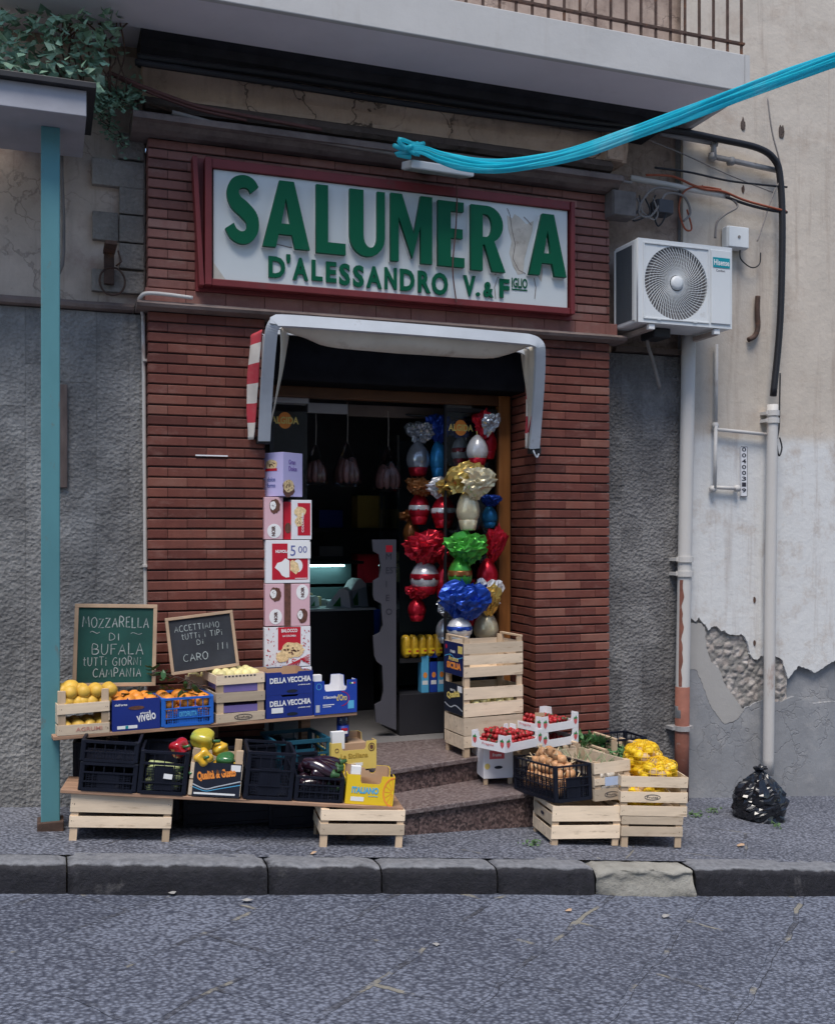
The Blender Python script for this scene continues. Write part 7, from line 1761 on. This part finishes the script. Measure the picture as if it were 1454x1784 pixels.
for i in range(2):
    hh = bk0.z-.052-gz(bk0.x)
    pass
wood_crate('hidden wooden crate carrying the low black crate at the wall', (bk0.x-.02, 6.22, gz(bk0.x)-.01), 0, .40, .28, bk0.z-.018-gz(bk0.x)+.008, [(.03, .10), (.13, .20)], ext=0)
# ---- strawberries
def berry_tray(label, P0, P1, P2, hgt, seed, n, fill=True):
    # P0 near corner, P1 far end of the left wall, P2 far end of the right wall
    rz_ = math.atan2((P2-P0).y, (P2-P0).x); w_ = (P2-P0).length; d_ = (P1-P0).length
    t = carton_tray(label, P0, rz_, w_, d_, hgt, WHITEC, c=.055, lo=hgt*.50, inner=WHITEC, group='white strawberry trays', name='strawberry_tray', side_lo=hgt*.48)
    for fc, L in (('f', w_), ('l', d_)):
        for xx in (.028, L-.028):
            pr_poly(t, [(xx, hgt*.22), (xx+.014, hgt*.38), (xx+.016, hgt*.56), (xx, hgt*.62), (xx-.016, hgt*.56), (xx-.014, hgt*.38)], BERRYP, fc, d_, lift=.0004, name='berry_print')
            pr_poly(t, [(xx-.018, hgt*.58), (xx-.006, hgt*.60), (xx+.004, hgt*.58), (xx+.018, hgt*.62), (xx+.008, hgt*.72), (xx+.004, hgt*.82), (xx-.004, hgt*.70), (xx-.014, hgt*.72)], GREENP, fc, d_, lift=.0009, name='leaf_print')
    pr_text(t, 'Fragole', BERRYP, d_*.32, hgt*.22, d_*.34, hgt*.18, 'l', D=d_, bold=-.005)
    if fill:
        heap('strawberry', berry_me, label_s[seed], 'strawberry', 'strawberries '+str(['in the front tray', 'in the raised tray', 'in the lower back tray'][seed]), T(P0, rz_), .012, w_-.012, .012, d_-.012, .008+(.02 if seed == 0 else .0), .0185, 3, 60+seed, .008, maxn=n)
    return t
label_s = ['red strawberry in the front white tray', 'red strawberry in the raised white tray at the back', 'red strawberry in the lower white tray at the back']
ysn = 5.92
c0 = P(880, 1312, ysn); zt_ = c0.z
e1 = PZ(816, 1301, zt_); e2 = PZ(945, 1298, zt_)
hs_ = P(880, 1287, ysn).z-P(880, 1313, ysn).z + .012
berry_tray('front white card strawberry tray jutting out over the onions', c0, e1, e2, hs_, 0, 130)
c1_ = P(944, 1305, 6.10); zt2_ = c1_.z
f1, f2 = PZ(884, 1292, zt2_), PZ(1007, 1294, zt2_)
hs2 = (P(944, 1250, 6.10).z-P(944, 1305, 6.10).z)/2
berry_tray('lower white strawberry tray of the pair at the back', c1_, f1, f2, hs2, 2, 70)
berry_tray('upper white strawberry tray of the pair, a brown card flap inside', c1_+Vector((0, 0, hs2+.001)), f1+Vector((0, 0, hs2+.001)), f2+Vector((0, 0, hs2+.001)), hs2, 1, 110)
kf = P(925, 1256, 6.12); MB().box(0, 0, 0, .065, .004, .09).build('card_flap', KRAFT, bpy.data.objects['strawberry_tray.002'], loc=(.02, .09, .03), rot=(0, 0, rad(-40)))
# white printed fruit crate under the front tray
wq0 = P(842, 1372, 6.10); wq1 = P(876, 1378, 6.10)
ws_ = PZ(842, 1368, .022)
wbx = closed_box('white printed fruit box on wooden feet under the front strawberry tray', (ws_.x, ws_.y, .062), rad(-8), .20, .30, zt_-.062-.004, WHITEC)
hw = zt_-.066
pr_poly(wbx, rectp(.04, hw*.60, .14, hw*.86), BERRYP, name='pink_print'); pr_poly(wbx, ell(.025, hw*.38, .018, .020, 14), GOLDP, name='fruit_print'); obj('hand_hole', curve_mesh([ell(0, 0, .028, .010, 18)], .001, NAVYL), wbx, (.10, -.0012, hw*.34))
pr_text(wbx, 'Frutta', WHITEP, .06, hw*.68, .06, .02, lift=.0008)
for (x, y) in ((.005, .005), (.17, .005), (.005, .27), (.17, .27)): MB().box(x, y, -.040, x+.025, y+.025, -.0005).build('foot', WOODV, wbx)
# props for the back pair of strawberry trays: a crate on the step
bcz = gz(f1.x)
wood_crate('hidden wooden crate lifting the back strawberry trays', (c1_.x-.12, 6.13, .022), 0, .34, .34, zt2_-.024, [(.02, .09), (.11, .18)], ext=0)

# ================================================================== SHOP WINDOW AND INSIDE
yd = 6.90
def zz(px, py, y): return P(px, py, y).z
# left glass leaf with its name band
lx0, lx1 = P(470, 900, 6.93).x, P(536, 900, 6.93).x
dl_ = thing('glass_door', 'dark glass door leaf with a round ALGIDA transfer behind the cake tower', 'door', (lx0, 6.93, ZF))
dh = zz(500, 716, 6.93)-ZF
MB().box(.03, .012, .03, lx1-lx0-.0, .018, dh).build('pane', GLASS, dl_)
MB().box(0, 0, 0, .028, .03, dh+.04).build('stile', DARKMET, dl_); MB().box(.029, 0, 0, lx1-lx0, .03, .028).build('rail', DARKMET, dl_)
def decal(t, x, z, y, w_):
    d_ = obj('transfer', curve_mesh([ell(0, 0, w_*.25, w_*.30, 26)], .0008, ORANGEP), t, (x, y, z)); obj('lettering', text_mesh('ALGIDA', GOLDP, w_, w_*.26, .0006, .03), d_, (-w_*.5, -.0012, -w_*.13))
w_al = P(522, 732, 6.93).x-P(474, 732, 6.93).x
decal(dl_, P(497, 732, 6.93).x-lx0, zz(497, 732, 6.93)-ZF, .010, w_al)
# right glass leaf
rx0, rx1 = P(775, 900, yd).x, XJ0-.001
dr_ = thing('glass_door', 'glass door leaf with an ALGIDA transfer behind the hanging Easter eggs', 'door', (rx0, yd, ZF))
dh2 = zz(800, 718, yd)-ZF
MB().box(.014, .012, .014, rx1-rx0, .018, dh2).build('pane', GLASS, dr_)
MB().box(0, 0, 0, .013, .03, 2.58-ZF).build('stile', DARKMET, dr_); MB().box(.014, 0, dh2+.001, rx1-rx0, .03, dh2+.03).build('rail', DARKMET, dr_)
decal(dr_, P(803, 745, yd).x-rx0, zz(803, 745, yd)-ZF, .010, P(825, 745, yd).x-P(782, 745, yd).x)
# pale boxes over the doors
def slab(name, label, cat, a, b_, c, d, y, dep, material, rz_=0):
    p0, p1 = P(a, d, y), P(b_, c, y); o = MB().box(0, 0, 0, p1.x-p0.x, dep, P(a, c, y).z-p0.z).build(name, material, None, bevel=.004, loc=p0, rot=(0, 0, rz_)); return tag(o, label, cat)
INTB = mat('pale_enamel', (.42, .42, .43), .6, .08, 4, .03)
slab('sign_box', 'pale blank light box at the upper left inside the doorway', 'light box', 472, 538, 673, 700, 6.96, .12, INTB)
slab('shelf_lip', 'pale shelf edge running along the top of the shop doorway', 'shelf edge', 536, 606, 701, 718, 7.15, .05, INTB)
slab('shelf_lip', 'dim brown shelf edge continuing to the right over the hanging packs', 'shelf edge', 607, 772, 704, 724, 7.2, .05, mat('dim_brown_board', (.16, .12, .10), .7, .2, 5, .05))
slab('sign_box', 'pale panel with a curved shadow above the right glass door', 'panel', 776, 822, 690, 716, 6.97, .03, INTB)
# hanging packs
def pack(label, px, pyt, pyn, pyb, wpx, y, seed):
    rr_ = random.Random(seed); a_, n_, b2 = P(px, pyt, y), P(px, pyn, y), P(px, pyb, y); w_ = (P(px+wpx/2, pyb, y)-P(px-wpx/2, pyb, y)).length/2
    t = thing('hanging_pack', label, 'hanging pack', a_, 0, 'packs hanging in the doorway')
    MB().tube([(0, 0, 0), (.004, 0, -(a_.z-n_.z)*.5), (0, 0, n_.z-a_.z)], .0035, 5).build('string', STRING, t)
    H = n_.z-b2.z; z0_ = b2.z-a_.z
    MB().lathe([(w_*.80, z0_-.004), (w_*.98, z0_+H*.05), (w_*.92, z0_+H*.30), (w_*.62, z0_+H*.62), (w_*.26, z0_+H*.86), (.010, z0_+H)], 20, None, lambda a, z: 1+.14*math.sin(a*5+seed+z*6)+.10*noise.noise(Vector((math.cos(a)*3, math.sin(a)*3, z*14+seed)))).build('bag_film', FILM, t, smooth=True)
    for k in range(9):
        an = k*.72; x, yy = w_*.60*math.cos(an), w_*.6*math.sin(an)*.8
        MB().tube(spline([(x, yy, z0_+.02), (x*1.05, yy, z0_+H*.3), (x*.55, yy*.55, z0_+H*rr_.uniform(.5, .66))], 3), [.008]+[.024]*5+[.008], 8).build('salami', SALAMI, t, smooth=True)
pack('pack of dark sausages hanging nearest the left glass door', 550, 715, 775, 845, 42, 7.25, 1)
pack('pack of dark sausages hanging in the middle of the doorway', 605, 700, 770, 846, 48, 7.2, 2)
pack('pack of pale sausages hanging right of the middle one', 676, 716, 778, 856, 50, 7.2, 3)
# Easter eggs in foil
egg_prof = [(.002, 0), (.20, .02), (.36, .10), (.47, .25), (.50, .40), (.46, .58), (.36, .76), (.22, .90), (.09, .975), (.002, 1.0)]
def wrapfan(w_, h_, seed):
    # crinkled foil gathered over the egg: a flattened bunch of sharp folds, wider at the top
    def f(d, t, p):
        q = Vector((d.x*1.5, d.y*1.5, d.z*1.5+seed*2.7))
        rg = 1-abs(noise.noise(q*0.95))*2.4; rg2 = 1-abs(noise.noise(q*2.1+Vector((4, 1, 7))))*2.2
        k = .58+.34*rg+.20*rg2+.06*noise.noise(q*6)
        k *= 1+.30*max(0, noise.noise(Vector((math.cos(p)*1.4, math.sin(p)*1.4, seed))))*(.5+.5*d.z)
        wz = .72+.34*d.z
        return Vector((d.x*k*w_*.60*wz, d.y*k*w_*.34*wz, (d.z*.5*k+.44)*h_))
    return ball(f, 30, 17)
def egg(label, px, pyt, pyb, wpx, wrap_px, y, m_egg, m_wrap, seed, band=None, m_base=None, group='foil wrapped Easter eggs', m_wrap2=None):
    b2, t2 = P(px, pyb, y), P(px, pyt, y); H = t2.z-b2.z; W = (P(px+wpx/2, pyb, y)-P(px-wpx/2, pyb, y)).length*1.18
    t = thing('easter_egg', label, 'Easter egg', b2, rad(seed*17 % 40-20), group)
    z0_ = H*.10
    MB().lathe([(r_*W, z0_+z_*(H-z0_)) for r_, z_ in egg_prof], 24, None, lambda a, z: 1+.05*math.sin(a*8+z*30)*.5).build('egg', m_egg, t, smooth=True)
    MB().lathe([(W*.30, 0), (W*.33, H*.03), (W*.42, H*.24), (W*.40, H*.25)], 18).build('cup', m_base or m_egg, t, smooth=True)
    if band: MB().lathe([(.502*W, z0_+H*.34), (.505*W, z0_+H*.38), (.495*W, z0_+H*.46), (.48*W, z0_+H*.50)], 24).build('band', band, t, smooth=True)
    if wrap_px:
        x0, x1, y0_, y1_ = wrap_px; c_ = P((x0+x1)/2, y1_, y); ww = (P(x1, y1_, y)-P(x0, y1_, y)).length; hh = P(px, y0_, y).z-P(px, y1_, y).z
        o = wrapfan(ww*1.22, hh*1.1, seed).build('foil_wrap', m_wrap, t); o.location = (c_-b2); o.rotation_euler = (rad(6), rad(seed*31 % 24-12), -t.rotation_euler.z); o.location.z -= 0.0
        o2 = wrapfan(ww*.85, hh*.95, seed+50).build('foil_wrap', m_wrap2 or m_wrap, t); o2.location = (c_-b2)+Vector((0, -.06, .01)); o2.rotation_euler = (rad(24), rad(seed*13 % 20-10), -t.rotation_euler.z)
        hk_ = c_.z + hh
    MB().tube([(0, 0, H*.95), (0, .01, H*.95+.05)], .004, 5).build('tie', F_GOLD, t)
    return t
yo, yi = 6.74, 7.12
egg('big gold wrapped Easter egg with a cream shell under the transfer', 815, 850, 924, 32, (783, 858, 808, 872), yo, F_CREAM, F_GOLD, 1, m_wrap2=F_CREAM)
egg('green wrapped Easter egg with a brown lower shell', 801, 968, 1032, 34, (776, 846, 928, 985), yo, F_GREEN, F_GREEN, 2, band=F_BROWN)
egg('red wrapped Easter egg by the wooden door jamb', 848, 972, 1030, 30, (838, 872, 918, 978), yo+.05, F_RED, F_RED, 3)
egg('blue wrapped Easter egg with a white and blue shell', 800, 1072, 1118, 36, (774, 846, 1012, 1080), yo-.06, F_WHITE, F_BLUE, 4, band=F_BLUE, m_wrap2=F_BLUE)
egg('white and gold Easter egg low beside the door jamb', 846, 1062, 1125, 34, (826, 872, 1008, 1072), yo+.02, F_CREAM, F_WHITE, 5, m_wrap2=F_GOLD)
egg('white and red Easter egg behind the transfer, right of the pair', 831, 757, 812, 30, (822, 862, 718, 762), yo+.10, F_WHITE, F_RED, 6, m_base=F_RED, m_wrap2=F_CLEAR)
egg('white and red Easter egg behind the transfer, left of the pair', 802, 760, 812, 26, (780, 820, 728, 764), yi, F_WHITE, F_BLUE, 7, band=F_RED, m_base=F_RED)
egg('slim blue Easter egg behind the glass', 763, 765, 832, 24, (742, 786, 722, 772), yi, F_SKY, F_BLUE, 8)
egg('dim white and red Easter egg at the upper left behind the glass', 728, 768, 830, 34, (706, 752, 735, 772), yi+.05, F_CLEAR, F_CLEAR, 9, m_base=F_RED)
egg('brown wrapped Easter egg with a white band behind the glass', 730, 858, 914, 30, (704, 756, 834, 866), yi, F_RED, F_BROWN, 10, band=F_WHITE)
egg('white and red Easter egg with a bright rim left of the gold one', 772, 862, 920, 34, (744, 798, 832, 868), yi-.10, F_RED, F_WHITE, 11, band=F_WHITE, m_wrap2=F_GOLD)
egg('large red wrapped Easter egg on the left, its shell white and red', 740, 975, 1036, 42, (703, 782, 926, 984), yi-.05, F_WHITE, F_RED, 12, band=F_RED, m_base=F_RED)
egg('narrow red Easter egg between the large red one and the green one', 772, 980, 1042, 26, (756, 792, 948, 988), yi-.08, F_RED, F_RED, 13)
egg('copper wrapped Easter egg tucked above the large red one', 716, 905, 950, 24, (698, 742, 886, 910), yi+.1, F_BROWN, F_BROWN, 14)
egg('second red wrapped Easter egg at the upper right by the jamb', 850, 745, 800, 24, (836, 866, 722, 750), yo+.16, F_RED, F_RED, 15, m_wrap2=F_GREEN)
egg('blue Easter egg half hidden behind the gold wrapper', 852, 880, 920, 22, (838, 866, 862, 884), yo+.18, F_SKY, F_BLUE, 16)
egg('silver wrapped Easter egg low behind the blue one', 775, 1075, 1120, 26, (758, 796, 1044, 1078), yi-.1, F_CLEAR, F_CLEAR, 17)
egg('small red Easter egg above the pasta shelf', 726, 1040, 1082, 26, (708, 748, 1016, 1044), yi, F_RED, F_RED, 18)
egg('dark red wrapped Easter egg below the green one', 822, 1040, 1090, 26, (806, 846, 1010, 1046), yo+.12, F_RED, F_RED, 19, m_wrap2=F_GOLD)
# rail the eggs hang from
o = MB().tube([P(700, 722, yi+.1), P(870, 735, yo+.1)], .008, 6).build('hanging_rail', DARKMET); tag(o, 'dark rail the Easter eggs hang from behind the door head', 'rail')
# dark display cabinet at the right inside, with yellow pasta bags and blue packs
cx0, cx1 = P(689, 1200, 7.25).x, P(779, 1200, 7.25).x
cabd = thing('display_cabinet', 'dark glass display cabinet with shelves inside on the right', 'cabinet', (cx0, 7.0, ZF))
cw_ = cx1-cx0+.45
MB().box(0, .16, 0, cw_, .60, .30).build('plinth', mat('cabinet_dark', (.022, .022, .028), .5, .15, 4, .05), cabd, bevel=.004)
ckz = zz(735, 1146, 7.2)-ZF
MB().box(0, .18, ckz-.03, cw_, .60, ckz).build('shelf', DARKMET, cabd); MB().box(0, .18, .70, cw_, .60, .715).build('shelf', GLASS, cabd)
MB().box(0, .60, .301, cw_, .62, 2.2).build('back_panel', mat('cabinet_back', (.03, .045, .05), .6, .2, 4, .02), cabd)
MB().box(-.02, .16, .301, -.001, .60, 2.2).build('side_pane', GLASS, cabd)
for i in range(5):
    a = P(706+i*13.5, 1122, 7.22); t = thing('pasta_bag', 'yellow bag of pasta in the row on the dark cabinet shelf', 'bag', (a.x, 7.22, ZF+ckz+.001), 0, 'yellow bags on the cabinet shelf')
    mb = ball(lambda d, t_, p: Vector((math.copysign(abs(d.x)**.6, d.x)*.030, math.copysign(abs(d.y)**.7, d.y)*.06, .085+math.copysign(abs(d.z)**.7, d.z)*.085))*(1+.06*noise.noise(d*3+Vector((i, 0, 0)))), 16, 12); mb.build('bag_body', mat('yellow_bag_film', (.62, .38, .03), .3, .35, 30, .3, 40), t, smooth=True)
    MB().box(-.02, -.063, .035, .022, -.060, .075).build('label', YELLOWC, t); MB().box(.002, -.0645, .05, .02, -.0635, .062).build('label_flash', REDC, t)
for i, (px, c_, hp) in enumerate(((742, CYANP, 1180), (757, BLUEC2, 1172), (771, CYANP, 1186))):
    b2 = P(px, 1244, 7.16); t = closed_box(('light blue packet with white stripe standing in the lower cabinet', 'royal blue packet with an orange picture in the lower cabinet', 'pale blue packet leaning at the cabinet corner')[i], (b2.x-.03, 7.18, ZF+.301), rad(4*i-4), .058, .09, zz(px, hp, 7.16)-zz(px, 1244, 7.16), c_, 'packet', 'packet'); pr_poly(t, rectp(.008, .06, .05, .09), WHITEP); pr_poly(t, ell(.03, .13, .016, .022, 12), ORANGEP)
# lit chiller counter at the back left
fy = 8.3
c0_, c1_ = P(520, 1062, fy), P(652, 1062, fy)
ch = thing('chiller_counter', 'dim glass chiller counter with a teal glow and wrapped cheese inside', 'counter', (c0_.x, fy, ZF))
wch = c1_.x-c0_.x; hch = c0_.z-ZF
DKC = mat('counter_dark', (.018, .018, .022), .5, .2, 4, .05)
MB().box(0, 0, 0, wch, .7, hch-.02).build('counter_body', DKC, ch, bevel=.01)
MB().box(-.01, -.01, hch-.018, wch+.01, .7, hch).build('deck', mat('steel_deck', (.5, .55, .55), .35, .05, 4, .02), ch)
MB().box(.05, .60, hch+.33, wch*.86, .66, hch+.345).build('lamp_tube', EMIT_T, ch)
MB().box(0, .70, hch, wch, .72, hch+.42).build('back_glass', mat('chiller_back', (.05, .08, .085), .5, .2, 4, .02), ch)
MB().add([(0, .05, hch), (wch, .05, hch), (wch, .35, hch+.36), (0, .35, hch+.36)], [(0, 1, 2, 3)]).build('front_glass', GLASS, ch)
MB().box(0, .30, hch+.36, wch, .72, hch+.385).build('top_shelf', DKC, ch)
for i, (x, sx, hh_) in enumerate(((.16, .16, .10), (.40, .22, .17), (.62, .26, .24))):
    t = thing('cheese_wedge', ('small', 'middling', 'large')[i]+' pale wrapped cheese wedge in the lit chiller counter', 'cheese', (c0_.x+wch*x, fy+.14, ZF+hch+.001), rad((34, -28, 12)[i]))
    MB().prism([(0, 0), (sx, 0), (sx*.92, hh_*.8), (sx*.72, hh_), (sx*.55, hh_*.9)], 0, .16).build('wedge', WHITEC, t, bevel=.004); MB().prism([(sx*.3, .01), (sx*.62, .01), (sx*.60, hh_*.55)], -.002, -.0008).build('label', GREENP, t)
rr = random.Random(3)
for i in range(8):
    x = wch*(.08+.115*i); w2, h2_ = rr.uniform(.05, .09), rr.uniform(.04, .12)
    t = closed_box('wrapped cheese or cold cut in the lit chiller counter', (c0_.x+x, fy+.25+rr.uniform(0, .15), ZF+hch+.001), rr.uniform(-.4, .4), w2, .1, h2_, rr.choice((INTB, CREAMP, WHITEC, GREENP)), 'cheese_pack', 'cheese', 'packs in the chiller counter')
# shelves at the back and dark stock
for k in range(3):
    z_ = ZF+.5+k*.5
    o = MB().box(1.4, 9.0, z_, 5.0, 9.45, z_+.03).build('back_shelf', DKC); tag(o, ('lowest', 'middle', 'highest')[k]+' dark shelf along the back wall of the shop', 'shelf')
    for i in range(9):
        t = closed_box('dim tin or carton on the shop back shelves', (1.6+i*.36, 9.05, z_+.031), 0, .22, .2, rr.uniform(.16, .34), rr.choice((TEALP, CREAMP, KRAFT, BLUEC2, INTB, REDC, YELLOWP)), 'stock_box', 'box', 'stock on the back shelves')
# white scalloped card stand with a column of letters
ys_ = 7.15
pts_ = [(690, 940), (690, 1272), (655, 1258), (653, 1228), (664, 1222), (668, 1205), (666, 1160), (656, 1152), (652, 1142), (650, 1108), (662, 1102), (667, 1090), (664, 1052), (652, 1045), (650, 1038), (650, 1012), (660, 1006), (664, 990), (660, 966), (650, 960), (648, 940)]
sdp = [(P(a, b_, ys_).x, P(a, b_, ys_).z) for a, b_ in pts_]
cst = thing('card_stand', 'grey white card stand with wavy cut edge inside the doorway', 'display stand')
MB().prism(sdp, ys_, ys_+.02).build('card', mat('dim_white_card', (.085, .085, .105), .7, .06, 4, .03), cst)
for i, s_ in enumerate(('M', 'EST', 'I', 'E', 'O')):
    q = P(672, 975+i*24, ys_); obj('lettering', text_mesh(s_, INKP, None, .045, .0008), cst, (q.x, ys_-.001, q.z))
q = P(672, 962, ys_); MB().box(q.x, ys_-.0015, q.z, q.x+.05, ys_-.0005, q.z+.05).build('red_mark', REDC, cst)
# solid black crates added under the boards to stand for the deep shadow
for i, (px, w2) in enumerate(((128, .58), (318, .60), (462, .30))):
    a = P(px, 1440, 6.12); zg = gz(a.x)
    plastic_crate(('left', 'middle', 'right')[i]+'most solid black crate added under the lower board as deep shade', (a.x, 6.14-.07*i, zg+.004), rad(-6), w2, .30, .225-.02*i, BLACKP, 6, None, full=True)
    plastic_crate(('left', 'middle', 'right')[i]+'most solid black crate added behind the peppers as dark shade', (a.x, 6.16-.05*i, zg+.232-.02*i), rad(-6), w2, .28, .24, BLACKP, 6, None, full=True)

# ---- unseen house added behind the camera to take low sky off the shop front
opp = thing('sky_blocking_house', 'unseen cream house with shuttered windows, added across the street to block low sky', 'house', (2.0, -4.6, -0.6))
MB().box(-9.0, -4.0, 0, 10.0, 0, 8.3).build('wall', m_plaster('opposite_plaster', (0.66, 0.60, 0.52), 0.10, (0.34, 0.28, 0.24), 0.55, 0, 0.4, 0.2), opp)
MB().box(-9.3, -4.2, 8.301, 10.3, 0.30, 8.5).build('roof', CEMENT, opp)
for fl in (1.2, 4.6):
    for i in range(6):
        w = MB().box(-7.6+i*2.9, 0.001, fl, -6.5+i*2.9, 0.06, fl+1.75).build('window', mat('green_shutter', (0.05, 0.10, 0.075), 0.6, 0.15, 4, 0.1), opp)
        MB().box(-7.7+i*2.9, 0.001, fl-0.09, -6.4+i*2.9, 0.14, fl-0.001).build('sill', FASCIA, w)

# ---- scraps on the ground
for i, (px, py, sz) in enumerate(((545, 1490, .02), (300, 1560, .018), (430, 1572, .03), (990, 1590, .02), (1160, 1600, .025), (760, 1650, .02), (1290, 1475, .03), (660, 1500, .015))):
    g_ = G(px, py) if py < 1500 else G(px, py, -0.155); zz_ = ground(g_.x) - (0 if py < 1500 else .155)
    mb = MB(); n_ = 7
    vs = [(g_.x+sz*math.cos(k*6.28/n_)*(.7+.5*R.random()), g_.y+sz*.7*math.sin(k*6.28/n_)*(.7+.5*R.random()), zz_+.008+.012*R.random()) for k in range(n_)]
    mb.add(vs+[(g_.x, g_.y, zz_+.022)], [(k, (k+1) % n_, n_) for k in range(n_)])
    tag(mb.build('paper_scrap', mat('dull_paper', (.30, .29, .28), .8, .2, 30, 0) if i % 3 else KRAFT), 'small crumpled scrap of paper lying on the stone paving', 'litter', 'paper scraps on the paving')
